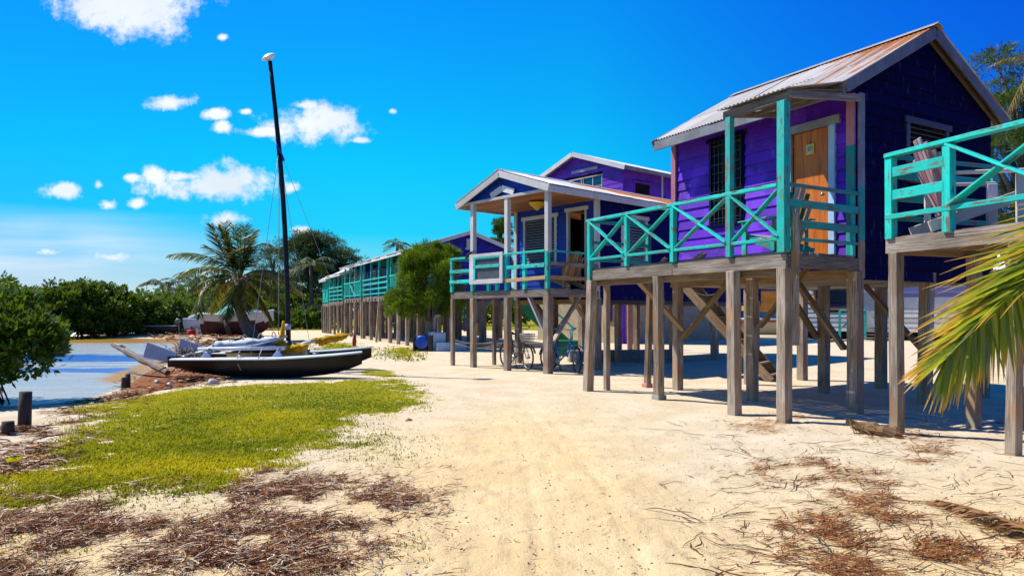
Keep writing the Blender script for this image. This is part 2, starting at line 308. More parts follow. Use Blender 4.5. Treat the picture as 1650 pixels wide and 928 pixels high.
# ------------------------------------------------------------------ mesh helpers
class MB:
    def __init__(s): s.v = []; s.f = []; s.uv = []; s.var = []; s.mi = []; s.smooth = []
    def prim(s, vs, fs, uvs, var=None, mi=0, smooth=False):
        b = len(s.v); var = random.random() if var is None else var
        s.v += [tuple(v) for v in vs]; s.var += [var] * len(vs)
        for f, u in zip(fs, uvs):
            s.f.append(tuple(b + i for i in f)); s.uv += list(u); s.mi.append(mi); s.smooth.append(smooth)
        return s
    def beam(s, a, b, w, h=None, up=(0, 0, 1), mi=0, w2=None, h2=None, var=None, seg=1, jit=0.0, cap=None):
        a = Vector(a); b = Vector(b); h = w if h is None else h; w2 = w if w2 is None else w2; h2 = h if h2 is None else h2
        d = (b - a); L = d.length or 1e-6; d = d / L; up = Vector(up)
        if abs(d.dot(up)) > .98: up = Vector((0, 1, 0)) if abs(d.z) > .9 else Vector((0, 0, 1))
        sx = d.cross(up).normalized(); sy = sx.cross(d).normalized()
        vs = []; o = random.random() * 50; o2 = random.random() * 50
        for k in range(seg + 1):
            t = k / seg; c = a.lerp(b, t); ww = (w + (w2 - w) * t) / 2; hh = (h + (h2 - h) * t) / 2
            jx, jy = random.uniform(-jit, jit), random.uniform(-jit, jit)
            ww *= 1 + random.uniform(-jit, jit) * 6; hh *= 1 + random.uniform(-jit, jit) * 6
            for (p, q) in ((-1, -1), (1, -1), (1, 1), (-1, 1)): vs.append(c + sx * (p * ww + jx) + sy * (q * hh + jy))
        fs = []; us = []
        per = [0, w, w + h, 2 * w + h, 2 * w + 2 * h]
        for k in range(seg):
            l0 = L * k / seg; l1 = L * (k + 1) / seg
            for i in range(4):
                j = (i + 1) % 4; fs.append((4 * k + i, 4 * k + j, 4 * k + 4 + j, 4 * k + 4 + i))
                us.append([(o + l0, o2 + per[i]), (o + l0, o2 + per[i + 1]), (o + l1, o2 + per[i + 1]), (o + l1, o2 + per[i])])
        n = 4 * seg
        fs.append((3, 2, 1, 0)); us.append([(o, o2), (o + .02, o2), (o + .02, o2 + w), (o, o2 + w)])
        fs.append((n, n + 1, n + 2, n + 3)); us.append([(o, o2), (o + .02, o2), (o + .02, o2 + w), (o, o2 + w)])
        return s.prim(vs, fs, us, var, mi)
    def box(s, x0, x1, y0, y1, z0, z1, mi=0, var=None):
        dx, dy, dz = x1 - x0, y1 - y0, z1 - z0; cx, cy, cz = (x0 + x1) / 2, (y0 + y1) / 2, (z0 + z1) / 2
        if dz >= dx and dz >= dy: return s.beam((cx, cy, z0), (cx, cy, z1), dx, dy, up=(0, 1, 0), mi=mi, var=var)
        if dx >= dy: return s.beam((x0, cy, cz), (x1, cy, cz), dy, dz, mi=mi, var=var)
        return s.beam((cx, y0, cz), (cx, y1, cz), dx, dz, mi=mi, var=var)
    def tube(s, pts, r, n=8, mi=0, var=None, caps=True, flat=1.0, smooth=True):
        pts = [Vector(p) for p in pts]; m = len(pts)
        rs = r if isinstance(r, (list, tuple)) else [r] * m
        d0 = (pts[1] - pts[0]).normalized(); ref = Vector((0, 0, 1)) if abs(d0.z) < .9 else Vector((1, 0, 0))
        sx = d0.cross(ref).normalized(); vs = []; L = 0; o = random.random() * 40; ls = []
        for i, p in enumerate(pts):
            d = (pts[min(i + 1, m - 1)] - pts[max(i - 1, 0)]).normalized()
            if d.length < .5: d = d0
            sx = (sx - d * sx.dot(d)).normalized(); sy = d.cross(sx)
            if i: L += (p - pts[i - 1]).length
            ls.append(L)
            for k in range(n):
                a = 2 * math.pi * k / n; vs.append(p + sx * math.cos(a) * rs[i] + sy * math.sin(a) * rs[i] * flat)
        fs = []; us = []; rm = max(rs)
        for i in range(m - 1):
            for k in range(n):
                j = (k + 1) % n; fs.append((i * n + k, i * n + j, i * n + n + j, i * n + n + k))
                a0, a1 = 6.28 * rm * k / n + o, 6.28 * rm * (k + 1) / n + o
                us.append([(ls[i] + o, a0), (ls[i] + o, a1), (ls[i + 1] + o, a1), (ls[i + 1] + o, a0)])
        if caps:
            fs.append(tuple(range(n - 1, -1, -1))); us.append([(0, 0)] * n)
            fs.append(tuple((m - 1) * n + k for k in range(n))); us.append([(0, 0)] * n)
        return s.prim(vs, fs, us, var, mi, smooth)
    def poly(s, pts, mi=0, var=None):
        return s.prim(pts, [tuple(range(len(pts)))], [[(p[0], p[2]) for p in pts]], var, mi)
    def ring(s, c, r, t, axis, n=28, m=6, mi=0):
        c = Vector(c); axis = Vector(axis).normalized(); a = axis.orthogonal().normalized(); b = axis.cross(a); vs = []; fs = []; us = []
        for i in range(n):
            th = 2 * math.pi * i / n; o = a * math.cos(th) + b * math.sin(th)
            for k in range(m):
                ph = 2 * math.pi * k / m; vs.append(c + o * (r + t * math.cos(ph)) + axis * t * math.sin(ph))
        for i in range(n):
            for k in range(m):
                i2 = (i + 1) % n; k2 = (k + 1) % m; fs.append((i * m + k, i2 * m + k, i2 * m + k2, i * m + k2)); us.append([(0, 0), (.1, 0), (.1, .1), (0, .1)])
        return s.prim(vs, fs, us, None, mi, True)
    def lathe(s, prof, c=(0, 0, 0), axis=(0, 0, 1), n=20, mi=0, smooth=True):
        axis = Vector(axis).normalized(); a = axis.orthogonal().normalized(); b = axis.cross(a); c = Vector(c); vs = []; fs = []; us = []
        for (r, z) in prof:
            for k in range(n):
                th = 2 * math.pi * k / n; vs.append(c + axis * z + (a * math.cos(th) + b * math.sin(th)) * max(r, .0005))
        for i in range(len(prof) - 1):
            for k in range(n):
                j = (k + 1) % n; fs.append((i * n + k, i * n + j, i * n + n + j, i * n + n + k)); us.append([(k / n, prof[i][1]), ((k + 1) / n, prof[i][1]), ((k + 1) / n, prof[i + 1][1]), (k / n, prof[i + 1][1])])
        fs.append(tuple(range(n - 1, -1, -1))); us.append([(0, 0)] * n); fs.append(tuple((len(prof) - 1) * n + k for k in range(n))); us.append([(0, 0)] * n)
        return s.prim(vs, fs, us, None, mi, smooth)
    def build(s, name, mats, parent=None, bevel=0, loc=None):
        me = bpy.data.meshes.new(name); me.from_pydata([tuple(v) for v in s.v], [], s.f)
        if not isinstance(mats, (list, tuple)): mats = [mats]
        for m in mats: me.materials.append(MT[m])
        uvl = me.uv_layers.new(name='UVMap'); uvl.data.foreach_set('uv', np.array(s.uv, dtype=np.float32).ravel())
        at = me.attributes.new('var', 'FLOAT', 'POINT'); at.data.foreach_set('value', np.array(s.var, dtype=np.float32))
        me.polygons.foreach_set('material_index', s.mi); me.polygons.foreach_set('use_smooth', s.smooth); me.update()
        o = bpy.data.objects.new(name, me); COL.objects.link(o)
        if parent: o.parent = parent
        if loc: o.location = loc
        if bevel:
            b = o.modifiers.new('bevel', 'BEVEL'); b.width = bevel; b.segments = 1; b.limit_method = 'ANGLE'
        return o

def tag(o, label=None, cat=None, group=None, kind=None):
    if label: o['label'] = label
    if cat: o['category'] = cat
    if group: o['group'] = group
    if kind: o['kind'] = kind
    return o
def thing(name, loc, rz, label, cat, group=None):
    o = bpy.data.objects.new(name, None); COL.objects.link(o); o.location = loc; o.rotation_euler = (0, 0, rz); o.empty_display_size = .2
    return tag(o, label, cat, group)
KIDS = {}
def copy_tree(o, parent=None):
    c = o.copy(); COL.objects.link(c); c.parent = parent
    for ch in list(o.children): copy_tree(ch, c)
    return c

def arrmesh(name, V, Fc, mats, parent=None, var=None, tip=None, mi=None, smooth=False):
    """V (n,3), Fc (m,k) same-size faces"""
    me = bpy.data.meshes.new(name); n = len(V); m, k = Fc.shape
    me.vertices.add(n); me.vertices.foreach_set('co', np.asarray(V, dtype=np.float32).ravel())
    me.loops.add(m * k); me.loops.foreach_set('vertex_index', np.asarray(Fc, dtype=np.int32).ravel())
    me.polygons.add(m); me.polygons.foreach_set('loop_start', np.arange(0, m * k, k, dtype=np.int32))
    if not isinstance(mats, (list, tuple)): mats = [mats]
    for x in mats: me.materials.append(MT[x])
    if mi is not None: me.polygons.foreach_set('material_index', np.asarray(mi, dtype=np.int32))
    if smooth: me.polygons.foreach_set('use_smooth', np.ones(m, dtype=bool))
    for nm, a in (('var', var), ('tip', tip)):
        if a is not None:
            at = me.attributes.new(nm, 'FLOAT', 'POINT'); at.data.foreach_set('value', np.asarray(a, dtype=np.float32))
    me.update(calc_edges=True); me.validate()
    o = bpy.data.objects.new(name, me); COL.objects.link(o)
    if parent: o.parent = parent
    return o

def unit(a): return a / (np.linalg.norm(a, axis=-1, keepdims=True) + 1e-9)
def leaves(C, N, L, Wd, var, tipv=None):
    """pointed leaves: base C, pointing N, length L, width Wd -> verts, faces(4), var. Each leaf is a 4-point kite folded a little."""
    n = len(C); r = unit(rng.normal(size=(n, 3))); side = unit(np.cross(N, r)); up = np.cross(side, N)
    L = np.broadcast_to(np.asarray(L, float).reshape(-1, 1), (n, 1)); Wd = np.broadcast_to(np.asarray(Wd, float).reshape(-1, 1), (n, 1))
    a = C; b = C + N * L * .45 + side * Wd * .5 + up * Wd * .12; c = C + N * L; d = C + N * L * .45 - side * Wd * .5 + up * Wd * .12
    V = np.stack([a, b, c, d], 1).reshape(-1, 3); Fc = np.arange(4 * n).reshape(n, 4)
    tv = np.tile([0, .4, 1, .4], n) if tipv is None else tipv
    return V, Fc, np.repeat(var, 4), tv

def crown_pts(c, rad, n, nclump, clump=.33, flat=1.0, seed=0, hollow=.55, lump=.25):
    """points of a crown made of many leaf clumps; returns positions, outward directions, clump shade"""
    g = np.random.default_rng(seed); c = np.array(c, float); rad = np.array(rad, float)
    d = unit(g.normal(size=(nclump, 3))); d[:, 2] = np.where(d[:, 2] < -.6, -d[:, 2], d[:, 2])
    rr = hollow + (1 - hollow) * g.random(nclump) ** .6; rr *= 1 + lump * (g.random(nclump) - .5) * 2
    cc = d * rr[:, None] * rad
    ci = g.integers(0, nclump, n); cs = clump * (.6 + .8 * g.random(nclump))
    o = unit(g.normal(size=(n, 3))); r2 = g.random(n) ** .5
    off = o * r2[:, None] * cs[ci][:, None] * np.array([1, 1, flat]) * rad.mean()
    p = cc[ci] + off
    out = unit(unit(off) * .7 + unit(p) * .5 + np.array([0, 0, .35]) + g.normal(size=(n, 3)) * .35)
    shade = g.random(nclump)[ci] * .55 + g.random(n) * .45
    return p + c, out, shade

# ------------------------------------------------------------------ ground
def polyG(pts, z=0.0): return np.array([G(x, y, z) for x, y in pts])
def sdist(poly, X, Y):
    """signed distance to a polygon, positive inside"""
    n = len(poly); d = np.full(X.shape, 1e9); ins = np.zeros(X.shape, bool)
    for i in range(n):
        ax, ay = poly[i]; bx, by = poly[(i + 1) % n]; ex, ey = bx - ax, by - ay
        t = np.clip(((X - ax) * ex + (Y - ay) * ey) / (ex * ex + ey * ey + 1e-12), 0, 1)
        d = np.minimum(d, (X - ax - t * ex) ** 2 + (Y - ay - t * ey) ** 2)
        c = (ay > Y) != (by > Y)
        ins ^= c & (X < ex * (Y - ay) / (ey if abs(ey) > 1e-12 else 1e-12) + ax)
    d = np.sqrt(d); return np.where(ins, d, -d)
def vnoise(X, Y, sc, seed=0, octv=4, ro=.5):
    out = np.zeros(X.shape); a = 1; tot = 0; x = X * sc; y = Y * sc
    for o in range(octv):
        xi = np.floor(x).astype(np.int64); yi = np.floor(y).astype(np.int64); fx = x - xi; fy = y - yi
        fx = fx * fx * (3 - 2 * fx); fy = fy * fy * (3 - 2 * fy)
        def h(i, j):
            k = (i * 374761393 + j * 668265263 + (seed + o) * 1442695041) & 0x7fffffff; k = ((k ^ (k >> 13)) * 1274126177) & 0x7fffffff
            return ((k ^ (k >> 16)) & 0xffff) / 65535.0
        v = (h(xi, yi) * (1 - fx) + h(xi + 1, yi) * fx) * (1 - fy) + (h(xi, yi + 1) * (1 - fx) + h(xi + 1, yi + 1) * fx) * fy
        out += v * a; tot += a; a *= ro; x = x * 2.03 + 17.1; y = y * 2.03 + 5.3
    return out / tot
WZ = -.14
WATER = np.array([(-90, 9.5), (-14, 11.0), (-9.6, 11.9)] + [G(x, y, WZ) for x, y in [(100, 646), (160, 628), (195, 613), (215, 600), (245, 590), (275, 580), (300, 566), (300, 556), (285, 549), (270, 546.5), (150, 545), (60, 545)]] + [(-90, 44)])
GRASS = polyG([(-60, 795), (-10, 770), (90, 748), (150, 712), (165, 690), (150, 660), (175, 640), (240, 630), (330, 622), (480, 617), (600, 612), (640, 613), (668, 630), (680, 645), (650, 660), (590, 668), (575, 680), (560, 700), (500, 720), (420, 730), (380, 745), (370, 765), (330, 790), (250, 785), (190, 800), (90, 800), (-20, 812)])
GRASS2 = polyG([(575, 604), (590, 596), (625, 596), (650, 606), (620, 608)])
GRASS3 = [polyG([(505, 562), (520, 552), (560, 553), (600, 562), (598, 572), (540, 576)]), polyG([(615, 566), (630, 558), (670, 560), (680, 570), (660, 580), (625, 577)]), polyG([(400, 527), (440, 521), (520, 523), (500, 527), (440, 532)]), polyG([(560, 690), (590, 696), (640, 705), (655, 718), (610, 728), (560, 718)])]
DIRTW = [polyG([(-80, 800), (0, 800), (180, 800), (330, 785), (380, 765), (480, 745), (560, 745), (640, 765), (690, 790), (715, 830), (640, 870), (560, 905), (500, 950), (300, 1010), (-100, 1010)]),
         polyG([(-60, 690), (0, 690), (60, 672), (120, 645), (200, 632), (240, 640), (165, 680), (150, 712), (90, 748), (0, 775), (-60, 780)]),
         polyG([(120, 650), (160, 632), (200, 612), (230, 596), (280, 590), (330, 600), (430, 612), (330, 620), (200, 634)]),
         polyG([(210, 534), (300, 530), (400, 532), (405, 550), (340, 566), (300, 560), (285, 548)])]
SARG = polyG([(180, 625), (215, 598), (250, 585), (300, 592), (360, 604), (300, 618), (200, 632)])
NEEDLE = [polyG([(1190, 668), (1290, 672), (1280, 690), (1230, 700), (1180, 690)]), polyG([(1215, 740), (1330, 725), (1400, 760), (1380, 790), (1290, 790), (1200, 770)]),
          polyG([(1230, 850), (1300, 820), (1420, 850), (1440, 900), (1400, 935), (1290, 890)]), polyG([(1400, 690), (1480, 700), (1540, 730), (1480, 760), (1400, 720)]), polyG([(1420, 860), (1560, 850), (1660, 880), (1580, 900), (1440, 890)]), polyG([(1300, 800), (1420, 780), (1470, 830), (1380, 850)])]

def dwater(X, Y): return -sdist(WATER, X, Y)
def soft(d, w, X, Y, sc=1.2, amp=.35, seed=3):
    n = vnoise(X, Y, sc, seed, 5, .6) - .5
    return np.clip((d + n * amp * 2) / w + .5, 0, 1)
def height(X, Y):
    X = np.asarray(X, float); Y = np.asarray(Y, float)
    dw = dwater(X, Y); near = np.clip((30 - Y) / 15, 0, 1)
    z = (vnoise(X, Y, .5, 1, 3) - .5) * .06 * near + (vnoise(X, Y, 3.2, 2, 3) - .5) * .028 * np.clip((16 - Y) / 8, 0, 1)
    # trodden pits and wheel ruts beside and in the path
    z += (np.abs(vnoise(X, Y * .8, 5.5, 9, 2) - .5) * -.035 + .008) * np.clip((11 - Y) / 5, 0, 1)
    s = np.clip(dw / 3.0, 0, 1); s = s * s * (3 - 2 * s)
    z = z * s + (WZ + .0) * (1 - s)
    z = np.where(dw < 0, WZ - .45 * np.clip(-dw / 2.5, 0, 1), z)
    return z
yrows = [-8.0]
while yrows[-1] < 6000:
    y = yrows[-1]; yrows.append(y + (.6 if y < 2.5 else max(.032, (y - 0) * .0085) if y < 60 else y * .06))
yrows = np.array(yrows); cs_ = np.linspace(-1.5, 1.5, 560)
XX = cs_[None, :] * (np.maximum(yrows, -4) + 8)[:, None] * .72; YY = np.repeat(yrows[:, None], len(cs_), 1)
ZZ = height(XX, YY)
pg = np.random.default_rng(5)
for k_ in range(230):
    # footprints: pairs of shallow pits with a pushed-up rim, mostly in the walked strip
    fy = 3.6 + 10.5 * pg.random(); fx_ = pg.normal() * 1.5 + .3 if pg.random() < .6 else pg.uniform(-3.5, 6) * fy / 9; an = pg.normal() * .35; sx_, sy_ = .045, .12
    if fy > 14: continue
    m_ = (np.abs(XX - fx_) < .35) & (np.abs(YY - fy) < .35)
    if not m_.any(): continue
    dx_, dy_ = XX[m_] - fx_, YY[m_] - fy; ux, uy = dx_ * math.cos(an) + dy_ * math.sin(an), -dx_ * math.sin(an) + dy_ * math.cos(an); q_ = (ux / sx_) ** 2 + (uy / sy_) ** 2
    ZZ[m_] += -.015 * np.exp(-q_ * .7) + .008 * np.exp(-(np.sqrt(q_) - 1.7) ** 2 * 2.2)
for off_, ph_ in ((0, 0), (.62, 0), (-.9, 1.3), (1.35, 2.1)):
    c_ = -.1 + off_ + .55 * np.sin(YY * .22 + ph_) - .045 * YY; d_ = np.abs(XX - c_); fade = np.clip((15 - YY) / 6, 0, 1) * np.clip((YY - 2) / 2, 0, 1)
    ZZ += fade * (-.012 * np.exp(-(d_ / .035) ** 2) + .006 * np.exp(-((d_ - .075) / .03) ** 2)) * (.5 + vnoise(XX, YY, 1.5, 44, 2))
gr = soft(sdist(GRASS, XX, YY) + .12, .8, XX, YY, 1.9, .75, 4)
gr = gr * np.clip((vnoise(XX, YY * 1.3, 2.6, 71, 5, .7) - .40 + np.clip(sdist(GRASS, XX, YY) + .1, 0, 1.2) * .20) / .06, .12, 1)
gr = np.maximum(gr, soft(sdist(GRASS2, XX, YY), .5, XX, YY, 1.2, .3, 5))
for g_ in GRASS3: gr = np.maximum(gr, .75 * soft(sdist(g_, XX, YY), 1.2, XX, YY, .6, .6, 6))
far = np.clip((YY - 52) / 8, 0, 1); gr = np.maximum(gr, far * .8)
wk = np.zeros_like(XX)
for i, p_ in enumerate(DIRTW): wk = np.maximum(wk, soft(sdist(p_, XX, YY), .5, XX, YY, 1.3, .45, 20 + i))
hole = vnoise(XX, YY * 1.4, 1.5, 33, 6, .75); wk = wk * np.clip((.535 - hole) / .05, .0, 1) * np.clip((vnoise(XX, YY * 1.3, 5.5, 35, 4, .65) - .40) / .10, 0, 1)
sg = soft(sdist(SARG, XX, YY), .7, XX, YY, .7, .5, 40)
nd = np.zeros_like(XX)
for i, p_ in enumerate(NEEDLE): nd = np.maximum(nd, soft(sdist(p_, XX, YY), .35, XX, YY, 2.4, .4, 50 + i))
nd *= np.clip((vnoise(XX, YY, 4, 61, 3) - .42) / .15, 0, 1)
nr, nc = XX.shape; idx = np.arange(nr * nc).reshape(nr, nc)
FQ = np.stack([idx[:-1, :-1], idx[:-1, 1:], idx[1:, 1:], idx[1:, :-1]], -1).reshape(-1, 4)

n = Nd('beach_ground'); ob = n.co('Object'); a_g = n.at('grass'); a_w = n.at('wrack'); a_s = n.at('sarg'); a_d = n.at('needle'); a_y = n.at('warm'); a_m = n.at('wet')
f1 = n.noise(ob, 1.3, 6, .6); f2 = n.noise(ob, 14, 6, .7); f3 = n.noise(ob, 90, 3, .6); f4 = n.noise(ob, 420, 2, .6)
sandw = n.mix(n.step(f1, .35, .65), (.53, .43, .285), (.61, .51, .365))
sandy = n.mix(n.step(f1, .35, .65), (.59, .43, .205), (.65, .49, .26))
sand = n.mix(n.ma('MULTIPLY', a_y, n.ma('ADD', n.ma('MULTIPLY', f1, .5), .7), True), sandw, sandy)
sand = n.mix(n.ma('MULTIPLY', n.step(f2, .56, .72), .22), sand, (.42, .31, .19))
speck = n.ma('MULTIPLY', n.step(n.noise(ob, 55, 3, .5), .67, .70), n.step(n.noise(ob, 2.3, 3), .45, .6))
sand = n.mix(n.ma('MULTIPLY', speck, .6), sand, (.22, .14, .08))
grs = n.ramp(n.ma('ADD', n.ma('MULTIPLY', f2, .6), n.ma('MULTIPLY', f3, .4)), [(.37, (.025, .035, .001)), (.46, (.15, .155, .002)), (.56, (.34, .29, .008)), (.66, (.52, .40, .20))])
wrk = n.ramp(n.ma('ADD', n.ma('MULTIPLY', f2, .45), n.ma('MULTIPLY', f3, .55)), [(.38, (.03, .010, .004)), (.46, (.13, .05, .022)), (.54, (.30, .16, .08)), (.63, (.52, .41, .28))])
srg = n.ramp(f3, [(.35, (.09, .03, .012)), (.55, (.27, .10, .035)), (.7, (.42, .20, .07))])
ndl = n.ramp(f3, [(.35, (.22, .10, .04)), (.6, (.50, .31, .15))])
c = n.mix(n.step(n.ma('ADD', a_w, n.ma('MULTIPLY', n.ma('SUBTRACT', f2, .5), 1.4)), .35, .6), sand, wrk)
c = n.mix(n.step(n.ma('ADD', a_s, n.ma('MULTIPLY', n.ma('SUBTRACT', f2, .5), .8)), .4, .6), c, srg)
c = n.mix(n.step(n.ma('ADD', a_g, n.ma('MULTIPLY', n.ma('SUBTRACT', f2, .5), 1.5)), .38, .62), c, grs)
c = n.mix(n.ma('MULTIPLY', n.step(n.ma('ADD', a_d, n.ma('MULTIPLY', n.ma('SUBTRACT', f3, .5), 1.6)), .45, .75), .55), c, ndl)
c = n.mix(n.ma('MULTIPLY', a_m, .8), c, (.30, .20, .06))
# wheel tracks drawn out along the path as shallow furrows (relief only)
tr = n.noise(n.mp(ob, (7, .5, 1), rot=(0, 0, R(8))), 1, 4, .6, .5)
rl = n.ma('ADD', n.ma('ADD', n.ma('MULTIPLY', f2, 1.0), n.ma('MULTIPLY', f3, .35)), n.ma('ADD', n.ma('MULTIPLY', f4, .12), n.ma('ADD', n.ma('MULTIPLY', n.ma('MULTIPLY', tr, a_y), .55), n.ma('MULTIPLY', n.noise(ob, 4.5, 3, .5), .9))))
b1 = n.bump(rl, .75, .035)
gmat = n.end(c, .95, b1, .12)
ground = arrmesh('ground', np.stack([XX, YY, ZZ], -1).reshape(-1, 3), FQ, [], smooth=True)
ground.data.materials.append(gmat); tag(ground, kind='structure')
pathw = np.clip(1 - np.abs(XX - (-.2 + .02 * YY)) / (1.6 + .12 * YY), 0, 1) * np.clip((13 - YY) / 7, .12, 1)
pathw = np.maximum(pathw, np.clip((7.5 - YY) / 4, 0, 1) * .7)
wet = np.clip(1 - np.abs(dwater(XX, YY)) / .5, 0, 1) * .6 + np.clip(.0 - dwater(XX, YY), 0, 1)
wet = np.clip(wet, 0, 1)
for nm, a in (('grass', gr), ('wrack', wk), ('sarg', sg), ('needle', nd), ('warm', np.clip(pathw * 1.6, 0, 1)), ('wet', wet)):
    at = ground.data.attributes.new(nm, 'FLOAT', 'POINT'); at.data.foreach_set('value', a.astype(np.float32).ravel())
for pth in (1,): pass

# water: a shallow lagoon, sandy bed; blue ripple reflections painted as bands into the base colour
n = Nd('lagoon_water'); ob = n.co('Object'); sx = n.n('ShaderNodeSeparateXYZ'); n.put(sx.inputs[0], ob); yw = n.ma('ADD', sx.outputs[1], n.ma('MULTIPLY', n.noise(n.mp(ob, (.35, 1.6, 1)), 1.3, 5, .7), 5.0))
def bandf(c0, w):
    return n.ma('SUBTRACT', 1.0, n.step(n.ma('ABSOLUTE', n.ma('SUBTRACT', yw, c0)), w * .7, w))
base = n.mix(n.step(n.noise(n.mp(ob, (.3, 1.5, 1)), 1.0, 4), .4, .65), (.36, .41, .40), (.45, .47, .42))
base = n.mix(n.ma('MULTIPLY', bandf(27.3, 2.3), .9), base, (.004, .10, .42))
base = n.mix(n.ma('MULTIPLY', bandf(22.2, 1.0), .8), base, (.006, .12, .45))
base = n.mix(n.ma('MULTIPLY', bandf(46, 8.0), .95), base, (.40, .21, .01))
base = n.mix(n.ma('MULTIPLY', n.step(n.at('amber'), .1, .6), .95), base, (.50, .24, .003))
rip = n.noise(n.mp(ob, (1.1, 5.5, 1), rot=(0, 0, R(-12))), 1.6, 5, .62, .8); rip2 = n.noise(n.mp(ob, (3, 12, 1)), 2.4, 3, .5)
base = n.mix(n.ma('MULTIPLY', n.step(rip, .56, .70), .35), base, (.12, .20, .22))
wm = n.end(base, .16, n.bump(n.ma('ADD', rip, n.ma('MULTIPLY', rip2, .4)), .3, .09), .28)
wx_, wy_ = np.meshgrid(np.r_[np.linspace(-90, -30, 12), np.linspace(-29, -4, 90)], np.r_[np.linspace(7, 30, 90), np.linspace(31, 60, 30)])
wi = np.arange(wx_.size).reshape(wx_.shape); wq = np.stack([wi[:-1, :-1], wi[:-1, 1:], wi[1:, 1:], wi[1:, :-1]], -1).reshape(-1, 4)
amb = np.clip(1 - np.abs(-dwater(wx_, wy_)) / (.25 + .9 * vnoise(wx_, wy_, .9, 7)), 0, 1) * np.clip((wy_ - 15.5) / 1.5, 0, 1)
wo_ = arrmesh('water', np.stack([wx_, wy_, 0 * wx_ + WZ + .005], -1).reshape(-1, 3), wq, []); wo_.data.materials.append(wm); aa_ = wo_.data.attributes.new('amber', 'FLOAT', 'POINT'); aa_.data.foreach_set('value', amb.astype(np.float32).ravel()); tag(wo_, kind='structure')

def gz(x, y): return float(height(np.array([x]), np.array([y]))[0])

# ------------------------------------------------------------------ building pieces (local frame: x inland, y away along the row)
def wallpt(face, c):
    if face == '-x': return lambda s, z, o: (c - o, s, z)
    if face == '+x': return lambda s, z, o: (c + o, s, z)
    if face == '-y': return lambda s, z, o: (s, c - o, z)
    return lambda s, z, o: (s, c + o, z)
def siding(mb, face, c, rngf, z0, z1, pitch=.18, holes=(), proud=.022, mi=0):
    pt = wallpt(face, c); z = z0; flip = face in ('+x', '-y')
    while z < z1 - .01:
        za, zb = z, min(z + pitch, z1); ra, rb = rngf(za), rngf(zb)
        z = zb
        if ra is None: continue
        if rb is None: m_ = (ra[0] + ra[1]) / 2; rb = (m_ - .01, m_ + .01)
        spans = [(ra[0], ra[1], rb[0], rb[1])]
        for (h0, h1, g0, g1) in holes:
            if za + .02 < g1 and zb - .02 > g0:
                new = []
                for (a, b, c_, d) in spans:
                    if h0 > a and h0 < b: new.append((a, h0, c_, h0))
                    elif h0 >= b: new.append((a, b, c_, d)); continue
                    if h1 < b and h1 > a: new.append((h1, b, h1, d))
                    elif h1 <= a: new.append((a, b, c_, d))
                spans = new
        var = random.random()
        for (a, b, c_, d) in spans:
            if b - a < .01: continue
            p = proud + random.uniform(-.003, .003); o = random.random() * 30
            vs = [pt(a, za, p), pt(b, za, p), pt(d, zb, .004), pt(c_, zb, .004), pt(a, za, -.01), pt(b, za, -.01), pt(d, zb, -.01), pt(c_, zb, -.01)]
            fs = [(0, 1, 2, 3), (4, 5, 1, 0), (0, 3, 7, 4), (1, 5, 6, 2)]
            us = [[(a + o, za), (b + o, za), (d + o, zb), (c_ + o, zb)]] + [[(a + o, 0), (b + o, 0), (b + o, .03), (a + o, .03)]] * 3
            if not flip: fs = [f[::-1] for f in fs]; us = [u[::-1] for u in us]
            mb.prim(vs, fs, us, var, mi)
def corr(mb, a0, a1, ptf, b0, b1, pitch=.076, amp=.011, sheet=.66, rows=2, mi=0):
    """corrugated sheets; ptf(a, b) -> (point, normal); corrugation varies with a, sheets laid in rows along b"""
    nrm = ptf(0, .5)[1]
    for r in range(rows):
        c0 = b0 + (b1 - b0) * r / rows - (.04 if r else 0); c1 = b0 + (b1 - b0) * (r + 1) / rows
        a = a0
        while a < a1 - .01:
            e = min(a + sheet, a1); k = max(4, int((e - a) / pitch * 6)); var = random.random(); off = random.uniform(.0, .006) + .007 * r; tilt = random.uniform(-.006, .006)
            vs = []; fs = []; us = []; m_ = 5; o = random.random() * 9; ext = random.uniform(-.015, .015) if r == 0 else 0
            for i in range(k + 1):
                t = a + (e + .03 - a) * i / k
                for j in range(m_ + 1):
                    b = c0 + ext + (c1 - c0 - ext) * j / m_; p, nn = ptf(t, b)
                    vs.append(Vector(p) + Vector(nn) * (amp * math.sin(2 * math.pi * t / pitch) + off + tilt * i / k))
            for i in range(k):
                for j in range(m_):
                    q = (i * (m_ + 1) + j, (i + 1) * (m_ + 1) + j, (i + 1) * (m_ + 1) + j + 1, i * (m_ + 1) + j + 1); fs.append(q)
                    us.append([((vs[x] - vs[0]).length * 0 + (x % (m_ + 1)) * (c1 - c0) / m_ + o, a + (x // (m_ + 1)) * (e - a) / k) for x in q])
            mb.prim(vs, fs, us, var, mi, True); a = e
def addattr(o, name, fn):
    vs = o.data.vertices; a = o.data.attributes.new(name, 'FLOAT', 'POINT'); a.data.foreach_set('value', [fn(v.co) for v in vs])
def one(name, mat, parent, fn, bevel=.004):
    mb = MB(); fn(mb); return mb.build(name, mat, parent, bevel)
def stilt(parent, x, y, ztop, w=.17, h=None, lean=(0, 0), zb=None, mat='post', foot=None, root=None, var=None):
    base = parent.matrix_basis @ Vector((x + lean[0], y + lean[1], 0)); zg = gz(base.x, base.y) - .12 if zb is None else zb
    mb = MB(); mb.beam((x + lean[0], y + lean[1], zg), (x, y, ztop), w, h, up=(0, 1, 0), seg=6, jit=.004, var=var)
    o = mb.build('stilt', mat, parent, .006)
    if foot: f = MB(); f.beam((x + lean[0], y + lean[1], zg), (x + lean[0], y + lean[1], zg + .20), w + .05, up=(0, 1, 0)); f.build('footing', foot, o, .008)
    return o
